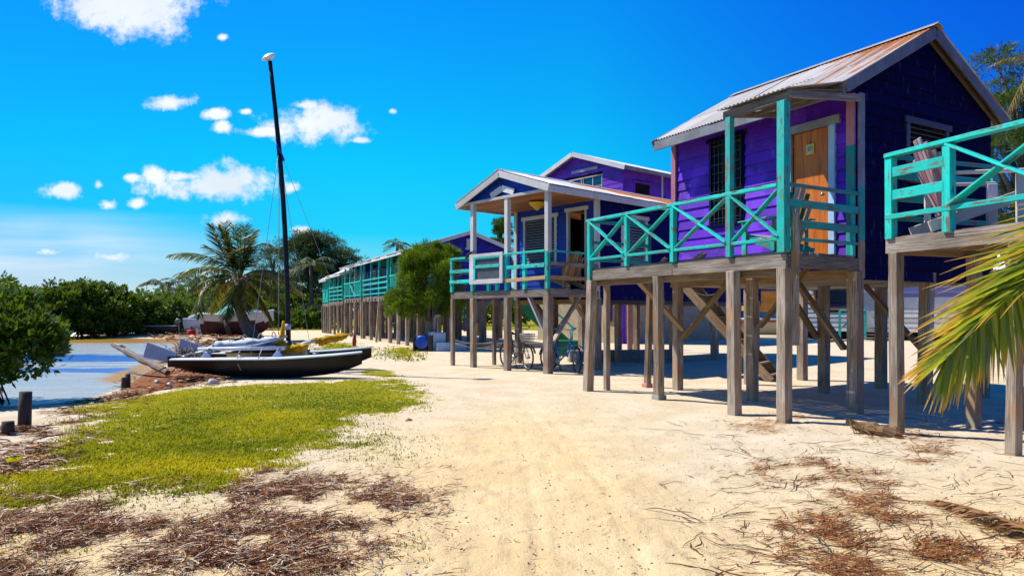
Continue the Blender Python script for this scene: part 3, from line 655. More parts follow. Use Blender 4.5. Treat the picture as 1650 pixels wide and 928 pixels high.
def deckboards(parent, x0, x1, y0, y1, z, along='y', w=.14, gap=.020, mat='deck', th=.035):
    mb = MB()
    if along == 'y':
        x = x0
        while x + w <= x1 + .01:
            e = random.uniform(-.02, .02); mb.beam((x + w / 2, y0 - e, z - th / 2 + random.uniform(-.002, .002)), (x + w / 2, y1 + e, z - th / 2), w, th); x += w + gap
    else:
        y = y0
        while y + w <= y1 + .01:
            e = random.uniform(-.02, .02); mb.beam((x0 - e, y + w / 2, z - th / 2 + random.uniform(-.002, .002)), (x1 + e, y + w / 2, z - th / 2), w, th); y += w + gap
    return mb.build('deck_boards', mat, parent, .003)
def window(parent, face, c, s0, s1, z0, z1, frame='white', kind='louver', tw=.09, mat=None):
    """frame with sill, louvre slats or panes, set in a dark reveal"""
    pt = wallpt(face, c)
    def bx(mb, a0, a1, b0, b1, o0, o1, mi=0):
        p = pt(a0, b0, o0); q = pt(a1, b1, o1); mb.box(min(p[0], q[0]), max(p[0], q[0]), min(p[1], q[1]), max(p[1], q[1]), min(p[2], q[2]), max(p[2], q[2]), mi)
    mb = MB()
    if kind == 'glass':
        bx(mb, s0, s1, z0, z1, -.02, -.005); w = mb.build('window', 'glass', parent)
    else:
        bx(mb, s0, s1, z0, z1, -.06, -.045); w = mb.build('window', 'dark', parent)
    mb = MB()
    bx(mb, s0 - tw, s0, z0 - .02, z1, -.04, .035); bx(mb, s1, s1 + tw, z0 - .02, z1, -.04, .035)
    bx(mb, s0 - tw - .06, s1 + tw + .06, z1, z1 + tw * 1.2, -.04, .05); bx(mb, s0 - tw - .03, s1 + tw + .03, z0 - .07, z0 - .02, -.04, .07)
    if kind == 'glass':
        bx(mb, (s0 + s1) / 2 - .03, (s0 + s1) / 2 + .03, z0, z1, -.03, .02)
        bx(mb, s0, s1, z0 + (z1 - z0) * .5, z0 + (z1 - z0) * .5 + .04, -.03, .015)
    mb.build('frame', frame, w, .004)
    if kind == 'louver':
        mb = MB(); m_ = int((z1 - z0) / .075)
        for i in range(m_):
            z = z0 + (i + .5) * (z1 - z0) / m_; p = pt(s0 + .01, z, 0.0); q = pt(s1 - .01, z, 0.0)
            nrm = Vector(pt(0, 0, 1)) - Vector(pt(0, 0, 0)); up = (nrm * .75 + Vector((0, 0, .65))).normalized()
            mb.beam(p, q, .07, .008, up=up, mi=0)
        mb.build('louvers', mat or 'louver', w)
    if kind == 'bars':
        mb = MB(); k = 7
        for i in range(k + 1):
            s = s0 + (s1 - s0) * i / k; mb.beam(pt(s, z0 - .03, .06), pt(s, z1 + .02, .06), .014, .014, up=(0, 1, .01))
        for z in (z0 + .02, z0 + (z1 - z0) * .38, z0 + (z1 - z0) * .70, z1 - .02): mb.beam(pt(s0, z, .064), pt(s1, z, .064), .02, .008)
        mb.build('security_bars', 'iron', w)
        mb = MB()
        for i in range(9):
            z = z0 + (i + .5) * (z1 - z0) / 9; mb.beam(pt(s0 + .01, z, -.02), pt(s1 - .01, z, -.02), .10, .008, up=(0, .3, 1))
        mb.build('louvers', 'louver', w)
    return w
def adirondack(name, loc, rz, mat_slat, mat_frame, label, mat_mix=None):
    """low slatted garden armchair facing local -y"""
    t = thing(name, loc, rz, label, 'chair')
    def slat(nm, a, b, w, th, m, up=(0, 0, 1)): mb = MB(); mb.beam(a, b, w, th, up=up); mb.build(nm, m, t, .006)
    n_ = 6
    mb = MB()
    for i in range(n_):
        x = -.27 + .54 * i / (n_ - 1); hgt = .98 - .10 * abs(i - (n_ - 1) / 2) ** 1.5 * .45
        mb.beam((x * .82, .22, .20), (x * 1.0, .22 + .30 * (hgt - .2) / .8, hgt), .078, .02, up=(0, -1, .2), mi=(1 if (mat_mix and i % 3 == 1) else 0))
    mb.beam((-.29, .27, .42), (.29, .27, .42), .02, .06); mb.beam((-.31, .40, .74), (.31, .40, .74), .02, .06)
    mb.build('backrest', [mat_slat, mat_mix or mat_slat], t, .006)
    mb = MB()
    for i in range(6): y = -.33 + i * .105; mb.beam((-.28, y, .36 - i * .026), (.28, y, .36 - i * .026), .09, .02, up=(0, .24, 1))
    mb.build('seat', mat_slat, t, .005)
    for s in (-1, 1):
        mb = MB(); mb.beam((s * .36, -.36, .55), (s * .36, .38, .55), .12, .022); mb.build('armrest', mat_frame, t, .008)
        mb = MB(); mb.beam((s * .31, -.32, 0), (s * .31, -.32, .54), .035, .10, up=(0, 1, 0)); mb.build('leg', mat_frame, t, .005)
        mb = MB(); mb.beam((s * .27, -.36, .34), (s * .27, .48, .05), .03, .11, up=(0, 0, 1)); mb.build('side_rail', mat_frame, t, .005)
        mb = MB(); mb.beam((s * .31, .30, 0.03), (s * .31, .30, .54), .03, .06, up=(0, 1, 0)); mb.build('leg', mat_frame, t, .005)
    return t
def L2W(root, p): return (Matrix.Translation(root.location) @ Matrix.Rotation(root.rotation_euler.z, 4, 'Z')) @ Vector(p)

# ------------------------------------------------------------------ HOUSE A: the big cabin on the right
A = thing('stilt_cabin', (3.70, 9.44, 0), R(30), 'big purple and navy cabin on stilts with an ochre door and rusting roof', 'cabin', 'stilt cabins along the beach')
bpy.context.view_layer.update()
DZ = 2.33; WX0, WX1, WY1 = 1.58, 5.35, 3.80; EV = 4.80; AP = (3.35, 5.98)
def roof_x(z, x0=1.10, z0=4.76, x1=5.62, z1=4.80, ap=AP):
    return (x0 + (z - z0) / (ap[1] - z0) * (ap[0] - x0), x1 + (z - z1) / (ap[1] - z1) * (ap[0] - x1))
def gab(z):
    if z < 4.9: return (WX0, WX1)
    a, b = roof_x(z + .07); return (max(a, WX0), min(b, WX1)) if b - a > .04 else None
full = lambda a, b: (lambda z: (a, b))
DOOR = (.42, 1.10, DZ, 4.36); WIN = (2.12, 2.82, 3.10, 4.58)
mb = MB(); siding(mb, '-x', WX0, full(0.0, WY1), 2.12, 4.86, .19, [DOOR, WIN], proud=.03); mb.build('front_wall', 'purple', A)
mb = MB(); siding(mb, '-y', 0.0, gab, 1.98, 5.92, .19, [(2.88, 3.94, 3.62, 4.38)]); mb.build('gable_wall', 'navy', A)
mb = MB(); siding(mb, '+y', WY1, gab, 1.98, 5.92, .19); siding(mb, '+x', WX1, full(0, WY1), 1.98, 4.8, .19); mb.build('rear_wall', 'navy', A)
mb = MB(); mb.box(WX0 + .05, WX1 - .05, .05, WY1 - .05, 1.99, 2.05); mb.build('floor', 'deck', A)
# corner boards: pink above, turquoise below, grey on the gable face
def cb(mb, z0, z1): mb.beam((WX0 - .045, .06, z0), (WX0 - .045, .06, z1), .04, .13, up=(0, 1, 0))
one('corner_board', 'pink', A, lambda m: cb(m, 3.96, 4.72)); one('corner_board', 'teal2', A, lambda m: cb(m, 2.2, 3.96))
one('corner_board', 'fascia', A, lambda m: m.beam((WX0 + .05, -.045, 3.35), (WX0 + .05, -.045, 4.72), .13, .035, up=(0, 1, 0)))
one('corner_board', 'teal2', A, lambda m: m.beam((WX0 + .05, -.045, 2.55), (WX0 + .05, -.045, 3.35), .13, .035, up=(0, 1, 0)))
one('corner_board', 'post', A, lambda m: m.beam((WX0 + .05, -.045, 2.0), (WX0 + .05, -.045, 2.55), .13, .035, up=(0, 1, 0)))
one('corner_board', 'pink', A, lambda m: m.beam((WX0 - .045, WY1 - .02, 2.2), (WX0 - .045, WY1 - .02, 4.72), .04, .12, up=(0, 1, 0)))
# door
d = one('door', 'orange', A, lambda m: m.box(WX0 - .005, WX0 + .035, .44, 1.08, DZ + .01, 4.34))
n = Nd('stained_door'); uv = n.co('UV'); g_ = n.noise(n.mp(uv, (1.2, 14, 1)), 1, 5, .6, 1.2)
dm = n.end(n.ramp(g_, [(.3, (.20, .045, .002)), (.5, (.50, .12, .002)), (.7, (.62, .18, .003))]), .5, n.bump(g_, .3, .002), .4); d.data.materials[0] = dm
def dfr(m):
    m.box(WX0 - .06, WX0 - .005, 1.09, 1.19, DZ, 4.34); m.box(WX0 - .07, WX0 - .005, .24, 1.27, 4.345, 4.47)
one('door_frame', 'greywhite', d, dfr)
one('door_frame', 'bluewhite', d, lambda m: m.box(WX0 - .06, WX0 - .005, .32, .425, DZ, 4.34))
one('knob', 'chrome', d, lambda m: m.lathe([(.0, 0), (.025, .0), (.03, .03), (.018, .05), (0, .055)], (WX0 - .06, .50, 3.3), (-1, 0, 0), 12), 0)
# yellow tile with the number 12
sg_ = one('number_tile', 'yellowtile' if 'yellowtile' in MT else 'white', d, lambda m: m.box(WX0 - .024, WX0 - .008, .70, .84, 3.97, 4.13), .003)
n = Nd('glazed_yellow'); MT['yellowtile'] = n.end((.62, .46, .02), .3, None, .5); sg_.data.materials[0] = MT['yellowtile']
one('tile_medallion', 'white', sg_, lambda m: m.lathe([(.056, 0), (.056, .004), (.05, .006)], (WX0 - .024, .77, 4.05), (-1, 0, 0), 20), 0)
one('hanging_loop', 'iron', sg_, lambda m: m.ring((WX0 - .016, .77, 4.145), .016, .003, (1, 0, 0), 12, 4), 0)
MT['ink'] = plain('dark_blue_ink', (.01, .06, .09), .5)
fc = bpy.data.curves.new('digits', 'FONT'); fc.body = '12'; fc.size = .085; fc.extrude = .002; fc.align_x = 'CENTER'; fc.align_y = 'CENTER'
ft_ = bpy.data.objects.new('digits', fc); COL.objects.link(ft_); bpy.context.view_layer.update()
fm = bpy.data.meshes.new_from_object(ft_); bpy.data.objects.remove(ft_); fo = bpy.data.objects.new('number', fm); COL.objects.link(fo); fm.materials.clear(); fm.materials.append(MT['ink']); fo.parent = sg_; fo.location = (WX0 - .032, .77, 4.05); fo.rotation_euler = (R(90), 0, R(-90))
w_ = window(A, '-x', WX0, *WIN, frame='navy', kind='bars', tw=.06)
window(A, '-y', 0.0, 2.90, 3.92, 3.60, 4.46, frame='greyblue', kind='louver', tw=.08, mat='iron')
# roof
def slopef(xa, za, xb, zb):
    d_ = Vector((xb - xa, 0, zb - za)); n_ = Vector((-d_.z, 0, d_.x)).normalized()
    if n_.z < 0: n_ = -n_
    return lambda t, b: ((xa + d_.x * b, t, za + d_.z * b), n_)
mb = MB(); corr(mb, -.20, 3.93, slopef(1.12, 4.79, 3.35, 6.01), 0, 1, rows=2)
corr(mb, -.20, 3.93, slopef(5.66, 4.84, 3.35, 6.01), 0, 1, rows=2); rf = mb.build('roof', 'roofA', A)
addattr(rf, 'rust', lambda c: max(0, 1 - abs(c.x - 3.35) / .30) * .75 + (.42 if c.y < .75 and c.x > 1.5 and c.x < 3.3 else 0) * (1 if math.sin(c.y * 19 + c.x * .6) > -.1 else .2) + (.25 if c.y < 1.6 and c.x > 2.4 else 0))
one('ridge_cap', 'roofA', rf, lambda m: (m.beam((3.35 - .07, -.22, 6.015), (3.35 - .07, 3.95, 6.015), .17, .006, up=(-.5, 0, 1)), m.beam((3.35 + .07, -.22, 6.02), (3.35 + .07, 3.95, 6.02), .17, .006, up=(.5, 0, 1))), 0)
def barge(m, y, w=.035):
    m.beam((1.10, y, 4.70), (3.35, y, 5.91), w, .17, up=(0, 0, 1)); m.beam((5.62, y, 4.75), (3.35, y, 5.915), w, .17, up=(0, 0, 1))
one('barge_board', 'fascia', A, lambda m: barge(m, -.17)); one('barge_board', 'fascia', A, lambda m: barge(m, 3.89))
one('fascia', 'fascia', A, lambda m: m.box(1.10, 1.13, -.14, 3.87, 4.59, 4.76)); one('fascia', 'fascia', A, lambda m: m.box(5.60, 5.63, -.14, 3.87, 4.63, 4.79))
def raft(m):
    for k in range(8):
        y = -.05 + k * .545; m.beam((1.15, y, 4.70), (3.33, y, 5.88), .045, .09); m.beam((5.58, y, 4.74), (3.37, y, 5.88), .045, .09)
one('rafters', 'beam', A, raft)
# little canopy before the door
mb = MB(); corr(mb, -.12, 1.08, slopef(-.10, 4.50, 1.20, 4.80), 0, 1, rows=1); cn = mb.build('porch_roof', 'roofA', A); addattr(cn, 'rust', lambda c: .1)
one('canopy_frame', 'deck', cn, lambda m: (m.box(-.05, .03, -.10, 1.05, 4.36, 4.47), m.beam((-.04, -.09, 4.43), (1.54, -.09, 4.62), .05, .10), m.beam((-.04, 1.02, 4.42), (1.2, 1.02, 4.60), .05, .09), m.beam((.55, -.05, 4.50), (.55, 1.05, 4.50), .05, .05), m.beam((1.1, -.05, 4.62), (1.1, 1.05, 4.62), .05, .05)))
one('porch_ceiling', 'beam', cn, lambda m: [m.beam((.02, -.06 + .16 * k, 4.48), (1.3, -.06 + .16 * k, 4.70), .12, .02) for k in range(7)])
# deck, rim beams
deckboards(A, .03, WX0 - .04, -.02, 4.42, DZ, 'y')
one('rim_beam', 'deck', A, lambda m: m.beam((0.0, -.04, DZ - .135), (0.0, 2.15, DZ - .135), .05, .19))
one('rim_beam', 'deck', A, lambda m: m.beam((-.005, 2.15, DZ - .135), (-.005, 4.44, DZ - .135), .05, .19))
one('rim_beam', 'deck', A, lambda m: m.beam((.03, -.03, DZ - .135), (1.56, -.03, DZ - .135), .05, .19))
one('rim_beam', 'deck', A, lambda m: m.beam((.03, 4.42, DZ - .135), (1.56, 4.42, DZ - .135), .05, .19))
def joists(m):
    for k in range(7): y = .3 + k * .62; m.beam((.03, y, DZ - .10), (5.2, y, DZ - .10) if y < 3.8 else (1.56, y, DZ - .10), .045, .12)
    for x in (1.55, 3.6, 5.3): m.beam((x, -.02, DZ - .27), (x, 3.85, DZ - .27), .08, .16)
    m.beam((.0 + .12, -.0, DZ - .27), (.12, 4.4, DZ - .27), .06, .12)
one('floor_joists', 'beam', A, joists)
# posts and railing
PY = [0.0, .937, 2.12, 3.29, 4.38]
stp = DZ - .23
for (x, y, w, ln, ft) in [(.0, .0, .148, (.0, 0), None), (0, .90, .15, (-.05, -.08), None), (.03, 2.55, .135, (.2, .2), 'concrete'), (0, 4.36, .15, (-.05, .06), None), (1.4, 4.3, .11, (0, .1), 'pinkpost'),
                       (1.55, 0, .17, (0, 0), None), (1.5, 1.85, .15, (-.05, -.05), None), (1.58, 3.72, .15, (0, 0), None), (3.6, .1, .17, (0, .05), None), (3.6, 2.0, .16, (0, 0), None), (3.6, 3.75, .16, (0, 0), None),
                       (5.3, .1, .17, (0, 0), None), (5.3, 1.95, .17, (0, 0), None), (5.35, 3.8, .17, (0, 0), None), (.35, 4.35, .10, (0, 0), None)]:
    stilt(A, x, y, stp, w, lean=ln, foot=ft)
one('splice_board', 'post', A, lambda m: m.beam((.09, -.10, 1.05), (.09, -.10, 2.85), .045, .11, up=(0, 1, 0)))
def brace(m, a, b, w=.05, h=.13): m.beam(a, b, w, h, up=(0, 1, 0) if abs(a[1] - b[1]) < .1 else (1, 0, 0))
for a, b in [((1.55, 3.55, 1.0), (1.55, 2.3, 2.15)), ((1.52, .15, .95), (1.52, 1.1, 2.15)), ((1.56, 3.55, 1.15), (.35, 3.55, 2.15)), ((3.6, .2, .9), (3.6, 1.3, 2.1)), ((3.56, 2.1, 1.0), (2.5, 2.1, 2.12)), ((1.5, 1.7, 1.25), (1.5, .75, 2.2))]:
    one('brace', 'beam', A, lambda m: brace(m, a, b))
for i, y in enumerate(PY):
    top = 4.36 if i < 2 else DZ + .93
    w = (.125, .095, .085, .08, .085)[i]
    one('porch_post' if i < 2 else 'baluster_post', 'teal' if i != 1 else 'teal2', A, lambda m: m.beam((-.03 if i else -.02, y, DZ - .02 if i < 4 else DZ - .26), (-.03 if i else -.02, y, top), w, w, up=(0, 1, 0), seg=3, jit=.002))
one('top_rail', 'teal', A, lambda m: m.beam((-.03, .07, DZ + .905), (-.03, 4.45, DZ + .905), .10, .05))
one('bottom_rail', 'teal', A, lambda m: m.beam((-.03, .07, DZ + .17), (-.03, 4.40, DZ + .17), .075, .045))
for i in range(4):
    a, b = PY[i] + .04, PY[i + 1] - .04
    one('cross_brace', 'teal', A, lambda m: (m.beam((-.055, a, DZ + .20), (-.055, b, DZ + .875), .025, .095, up=(1, 0, 0)), m.beam((-.018, a, DZ + .875), (-.018, b, DZ + .20), .025, .095, up=(1, 0, 0))))
for k, (z, h) in enumerate([(.905, .05), (.66, .105), (.38, .105), (.17, .045)]):
    one('side_rail', 'teal2', A, lambda m: m.beam((.03, -.035, DZ + z), (WX0 - .03, -.035, DZ + z), .04, h))
one('baluster_post', 'teal2', A, lambda m: m.beam((.14, -.0, DZ - .02), (.14, -.0, DZ + .63), .06, .06, up=(0, 1, 0)))
one('baluster_post', 'teal2', A, lambda m: m.beam((WX0 - .10, -.01, DZ - .02), (WX0 - .10, -.01, DZ + .93), .06, .05, up=(0, 1, 0)))
for z in (.90, .5, .17): one('side_rail', 'teal2', A, lambda m: m.beam((.03, 4.42, DZ + z), (WX0 - .1, 4.42, DZ + z), .04, .06))
one('baluster_post', 'teal2', A, lambda m: m.beam((1.45, 4.42, DZ - .02), (1.45, 4.42, DZ + .93), .08, .08, up=(0, 1, 0)))

c1 = adirondack('garden_chair', L2W(A, (.80, .80, DZ)), R(30 + 172), 'greywhite', 'teal2', 'turquoise and white slatted garden chair with a green striped back, before the ochre door', 'green')
# wooden stair below the cabin
ST = thing('wooden_stair', L2W(A, (4.35, 3.3, 0)), R(30), 'open wooden stair climbing under the purple cabin between the stilts', 'stair')
# runs down toward the camera-right: from far-left top to near-right foot
def stairs(root, p0, p1, w, nst, mat='beam', th=.05):
    p0 = Vector(p0); p1 = Vector(p1); d_ = (p1 - p0); h_ = Vector((d_.x, d_.y, 0)).normalized(); s_ = Vector((-h_.y, h_.x, 0))
    for sg in (-1, 1): mb = MB(); mb.beam(p0 + s_ * sg * w / 2, p1 + s_ * sg * w / 2, .05, .19); mb.build('stringer', mat, root, .004)
    for k in range(nst):
        c = p0.lerp(p1, (k + .5) / nst); mb = MB(); mb.beam(c - s_ * w / 2, c + s_ * w / 2, .26, .04, up=(0, 0, 1)); mb.build('tread', mat, root, .004)
a_ = Vector(P(1103, 452, 16.6)); b_ = Vector(P(1250, 604, 15.4)); inv = (Matrix.Translation(ST.location) @ Matrix.Rotation(R(30), 4, 'Z')).inverted()
b_.z = 0.0
stairs(ST, inv @ a_, inv @ b_, .8, 9)
one('landing', 'beam', ST, lambda m: m.beam(inv @ (a_ + Vector((-.9, .1, .05))), inv @ (a_ + Vector((0, .1, .05))), .9, .06))

# shells on the deck edge
def shell(name, loc, s, mat, label):
    mb = MB(); vs = []; 
    pts = []; rr = []
    for i in range(26):
        t = i / 25; a = t * 11; r_ = .55 * (1 - t) * s * .5; pts.append((math.cos(a) * r_, math.sin(a) * r_ * .9, s * (.25 + .5 * t) * 1.0)); rr.append(s * (.26 * (1 - t) + .02))
    mb.tube(pts, rr, 8); mb.tube([(-s * .1, -.2 * s, s * .28), (s * .45, -.25 * s, s * .2), (s * .95, -.1 * s, s * .12)], [s * .3, s * .22, s * .04], 8, flat=.7)
    for k in range(6): a = k * 1.05; mb.tube([(math.cos(a) * s * .2, math.sin(a) * s * .2, s * .4), (math.cos(a) * s * .52, math.sin(a) * s * .52, s * .55)], [s * .1, .004], 5)
    o = mb.build(name, mat, None); o.location = loc; o.rotation_euler = (0, 0, random.random() * 6); tag(o, label, 'shell', 'conch shells on the porch edge'); return o
shell('conch_shell', L2W(A, (.09, 2.45, DZ + .0)), .12, 'shell', 'small brown conch shell on the porch edge, left of the grey one')
shell('conch_shell', L2W(A, (.10, 1.62, DZ + .0)), .16, 'shell2', 'larger grey conch shell on the porch edge below the crossed rails')

# ------------------------------------------------------------------ HOUSE B
B = thing('stilt_cabin', (.87, 16.8, 0), R(42), 'royal blue cabin with white posts, a white gabled porch roof and turquoise rails', 'cabin', 'stilt cabins along the beach')
bpy.context.view_layer.update()
BZ = 2.08; BX0, BX1, BY1 = 1.82, 10.2, 3.13
AB = (1.62, 5.07)
def gabB(z, y0=-.18, y1=3.38, z0=4.5):
    if z < z0: return (0, BY1)
    a = y0 + (z - z0) / (AB[1] - z0) * (AB[0] - y0); b = y1 + (z - z0) / (AB[1] - z0) * (AB[0] - y1)
    return (a, b) if b - a > .05 else None
BD = (.42, 1.02, BZ, 4.20); BW = (1.55, 2.72, 2.92, 4.12)
mb = MB(); siding(mb, '-x', BX0, full(0, BY1), 1.9, 4.52, .17, [BD, BW]); siding(mb, '-x', 0.02, lambda z: gabB(z), 4.50, 5.03, .17); mb.build('front_wall', 'blue', B)
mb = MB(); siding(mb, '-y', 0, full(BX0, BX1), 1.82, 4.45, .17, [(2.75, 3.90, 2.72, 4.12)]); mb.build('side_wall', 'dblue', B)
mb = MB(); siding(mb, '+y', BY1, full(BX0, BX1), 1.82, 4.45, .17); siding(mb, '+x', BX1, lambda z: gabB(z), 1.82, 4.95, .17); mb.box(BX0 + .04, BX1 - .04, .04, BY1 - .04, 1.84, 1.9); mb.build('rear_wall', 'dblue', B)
one('sill_beam', 'black', B, lambda m: m.box(BX0, BX1, -.01, .07, 1.72, 1.83))
def bcorner(m, x, y): m.beam((x, y, 1.85), (x, y, 4.42), .12, .12, up=(0, 1, 0))
one('corner_board', 'white', B, lambda m: bcorner(m, BX0 - .01, .02)); one('corner_board', 'white', B, lambda m: bcorner(m, BX0 - .01, BY1 - .02))
window(B, '-x', BX0, *BW, frame='white', kind='louver', mat='grey')
w2 = window(B, '-y', 0, 2.84, 3.80, 2.78, 4.04, frame='white', kind='louver', mat='greywhite')
d = MB(); d.box(BX0 + .45, BX0 + .5, .44, 1.0, BZ, 4.18); d = d.build('door', 'dark', B)
one('door_frame', 'white', d, lambda m: (m.box(BX0 - .04, BX0 + .05, .36, .43, BZ, 4.2), m.box(BX0 - .04, BX0 + .05, 1.01, 1.09, BZ, 4.2), m.box(BX0 - .05, BX0 + .05, .30, 1.15, 4.2, 4.30)))
def slopeB(ya, za, yb, zb):
    d_ = Vector((0, yb - ya, zb - za)); n_ = Vector((0, -d_.z, d_.y)).normalized()
    if n_.z < 0: n_ = -n_
    return lambda t, b: ((t, ya + d_.y * b, za + d_.z * b), n_)
mb = MB(); corr(mb, -.20, 10.5, slopeB(-.22, 4.56, AB[0], 5.16), 0, 1, rows=1, sheet=.8); corr(mb, -.20, 10.5, slopeB(3.44, 4.50, AB[0], 5.16), 0, 1, rows=1, sheet=.8); rf = mb.build('roof', 'roofB', B)
addattr(rf, 'rust', lambda c: 1.3 if c.x > 3.0 and (c.y > .35 or c.x > 4.6) else (.8 if c.x > 2.2 and c.y > .7 else 0))
one('ridge_cap', 'roofB', rf, lambda m: (m.beam((-.2, AB[0] - .07, 5.165), (10.5, AB[0] - .07, 5.165), .17, .006, up=(0, -.35, 1)), m.beam((-.2, AB[0] + .07, 5.165), (10.5, AB[0] + .07, 5.165), .17, .006, up=(0, .35, 1))), 0)
one('barge_board', 'white', B, lambda m: (m.beam((-.17, -.20, 4.46), (-.17, AB[0] + .02, 5.07), .035, .17, up=(0, 0, 1)), m.beam((-.17, 3.42, 4.40), (-.17, AB[0] - .02, 5.07), .035, .17, up=(0, 0, 1))))
one('fascia', 'white', B, lambda m: m.box(-.15, 10.4, -.20, -.17, 4.38, 4.54)); one('fascia', 'white', B, lambda m: m.box(-.15, 10.4, 3.40, 3.43, 4.34, 4.50))
one('gable_trim', 'white', B, lambda m: (m.beam((-.06, AB[0] - .45, 4.55), (-.06, AB[0], 4.70), .03, .16, up=(0, 0, 1)), m.beam((-.06, AB[0] + .45, 4.55), (-.06, AB[0], 4.70), .03, .16, up=(0, 0, 1)), m.box(-.08, -.03, -.0, 3.2, 4.42, 4.49)))
one('porch_ceiling', 'ceiling', B, lambda m: [m.beam((.06 + .14 * k, -.10, 4.415), (.06 + .14 * k, 3.32, 4.415), .13, .02) for k in range(13)])
one('porch_frame', 'white', B, lambda m: (m.box(-.05, .05, -.05, 3.3, 4.43, 4.50),))
for y in (0, 1.47, 2.87): one('porch_post', 'white', B, lambda m: m.beam((0, y, BZ + .86), (0, y, 4.43), .125, .125, up=(0, 1, 0)))
lp = one('ceiling_light', 'lamp', B, lambda m: m.lathe([(.02, -.24), (.06, -.21), (.16, -.13), (.22, -.06), (.23, -.04), (.06, .0)], (.75, 1.15, 4.395), n=20), 0)
deckboards(B, .03, BX0 - .03, -.03, 3.82, BZ, 'y')
one('rim_beam', 'deck', B, lambda m: m.beam((0, -.04, BZ - .12), (0, 3.86, BZ - .12), .05, .17)); one('rim_beam', 'deck', B, lambda m: m.beam((.03, -.03, BZ - .12), (1.8, -.03, BZ - .12), .05, .17))
one('rim_beam', 'deck', B, lambda m: m.beam((.03, 3.84, BZ - .12), (1.8, 3.84, BZ - .12), .05, .17))
one('floor_joists', 'beam', B, lambda m: ([m.beam((.03, .35 + .6 * k, BZ - .1), (10 if k < 5 else 1.8, .35 + .6 * k, BZ - .1), .045, .12) for k in range(6)], [m.beam((x, 0, BZ - .30), (x, 3.1, BZ - .30), .08, .13) for x in (1.85, 4.6, 7.4, 10)]))
for i, (x, y, w, ln) in enumerate([(0, 0, .18, (0, 0)), (0, 1.47, .15, (0, 0)), (0, 2.87, .14, (0, .0)), (0, 3.8, .10, (0, 0)), (1.85, .05, .17, (0, 0)), (1.85, 1.6, .16, (0, 0)), (1.85, 3.08, .16, (0, 0)), (.9, 3.05, .09, (0, 0))] + [(x, y, .17, (0, 0)) for x in (4.6, 7.4, 10) for y in (.05, 1.6, 3.08)]):
    stilt(B, x, y, BZ - .2, w, lean=ln)
for a, b, m_ in [((.05, .12, .95), (.05, .75, 1.95), 'bleached'), ((.15, .0, .75), (1.15, .0, 1.95), 'post'), ((1.85, .1, .9), (.9, .1, 1.9), 'beam'), ((1.85, 1.5, 1.0), (1.85, .6, 1.9), 'beam'), ((1.8, 1.65, .9), (.95, 1.65, 1.9), 'beam'), ((1.85, 1.7, 1.1), (1.85, 2.5, 1.9), 'beam')]:
    one('brace', m_, B, lambda m: brace(m, a, b))
for y, h in ((0, .90), (.80, .86), (1.47, .90), (2.2, .3), (2.87, .90), (3.8, .86), (1.85, .3)): one('baluster_post', 'teal', B, lambda m: m.beam((-.02, y, BZ - .02), (-.02, y, BZ + h), .10 if h > .87 else .08, .10, up=(0, 1, 0)))
one('top_rail', 'teal', B, lambda m: m.beam((-.03, .05, BZ + .91), (-.03, 3.84, BZ + .91), .09, .05))
one('middle_rail', 'teal', B, lambda m: m.beam((-.07, .05, BZ + .56), (-.07, 1.42, BZ + .56), .03, .09)); one('middle_rail', 'teal', B, lambda m: m.beam((-.07, 2.9, BZ + .55), (-.07, 3.84, BZ + .55), .03, .09))
one('bottom_rail', 'newwood', B, lambda m: m.beam((-.075, .0, BZ + .26), (-.075, 1.5, BZ + .22), .03, .09)); one('bottom_rail', 'teal', B, lambda m: m.beam((-.075, 1.5, BZ + .28), (-.075, 3.84, BZ + .26), .03, .09))
one('side_rail', 'teal', B, lambda m: m.beam((.03, -.03, BZ + .91), (1.78, -.03, BZ + .91), .04, .05)); one('side_rail', 'deck', B, lambda m: m.beam((.03, -.055, BZ + .60), (1.78, -.055, BZ + .60), .03, .09)); one('side_rail', 'newwood', B, lambda m: m.beam((.03, -.055, BZ + .26), (1.78, -.055, BZ + .26), .03, .09))
for z in (.91, .55, .26): one('side_rail', 'teal', B, lambda m: m.beam((.03, 3.84, BZ + z), (1.78, 3.84, BZ + z), .04, .07))
# framed white-edged board fixed over the rail
fr = thing('rail_frame', L2W(B, (-.12, 2.2, BZ + .17)), R(42), 'white and turquoise painted old window frame hung on the blue cabin porch rail', 'frame')
one('frame_border', 'white', fr, lambda m: (m.box(-.02, .02, -.68, .68, 0, .12), m.box(-.02, .02, -.68, .68, .72, .80), m.box(-.02, .02, -.68, -.56, .12, .72), m.box(-.02, .02, .5, .68, .12, .72)))
one('glazing_bar', 'teal', fr, lambda m: (m.box(-.03, .03, -.56, .5, .42, .50), m.box(-.03, .0, -.56, .5, .66, .72), m.box(-.03, .01, .42, .50, .12, .66)))
one('pane', 'louver', fr, lambda m: m.box(.005, .015, -.56, .42, .12, .66))
rg = MB(); rg.tube([(0, .12, -.02), (0, .05, .06), (0, -.03, .13), (0, -.12, .22), (0, -.2, .24)], [.02, .08, .085, .05, .02], 8, flat=.45); rg = rg.build('black_rag', 'black', None)
rg.location = L2W(B, (-.06, 3.02, BZ + .86)); rg.rotation_euler = (R(10), 0, R(42)); tag(rg, 'crumpled black cloth hanging over the turquoise rail beside a white post', 'cloth')
adirondack('garden_chair', L2W(B, (1.05, .50, BZ)), R(222), 'newwood', 'beam', 'bare wooden slatted garden chair seen from behind on the blue cabin porch', 'beam')

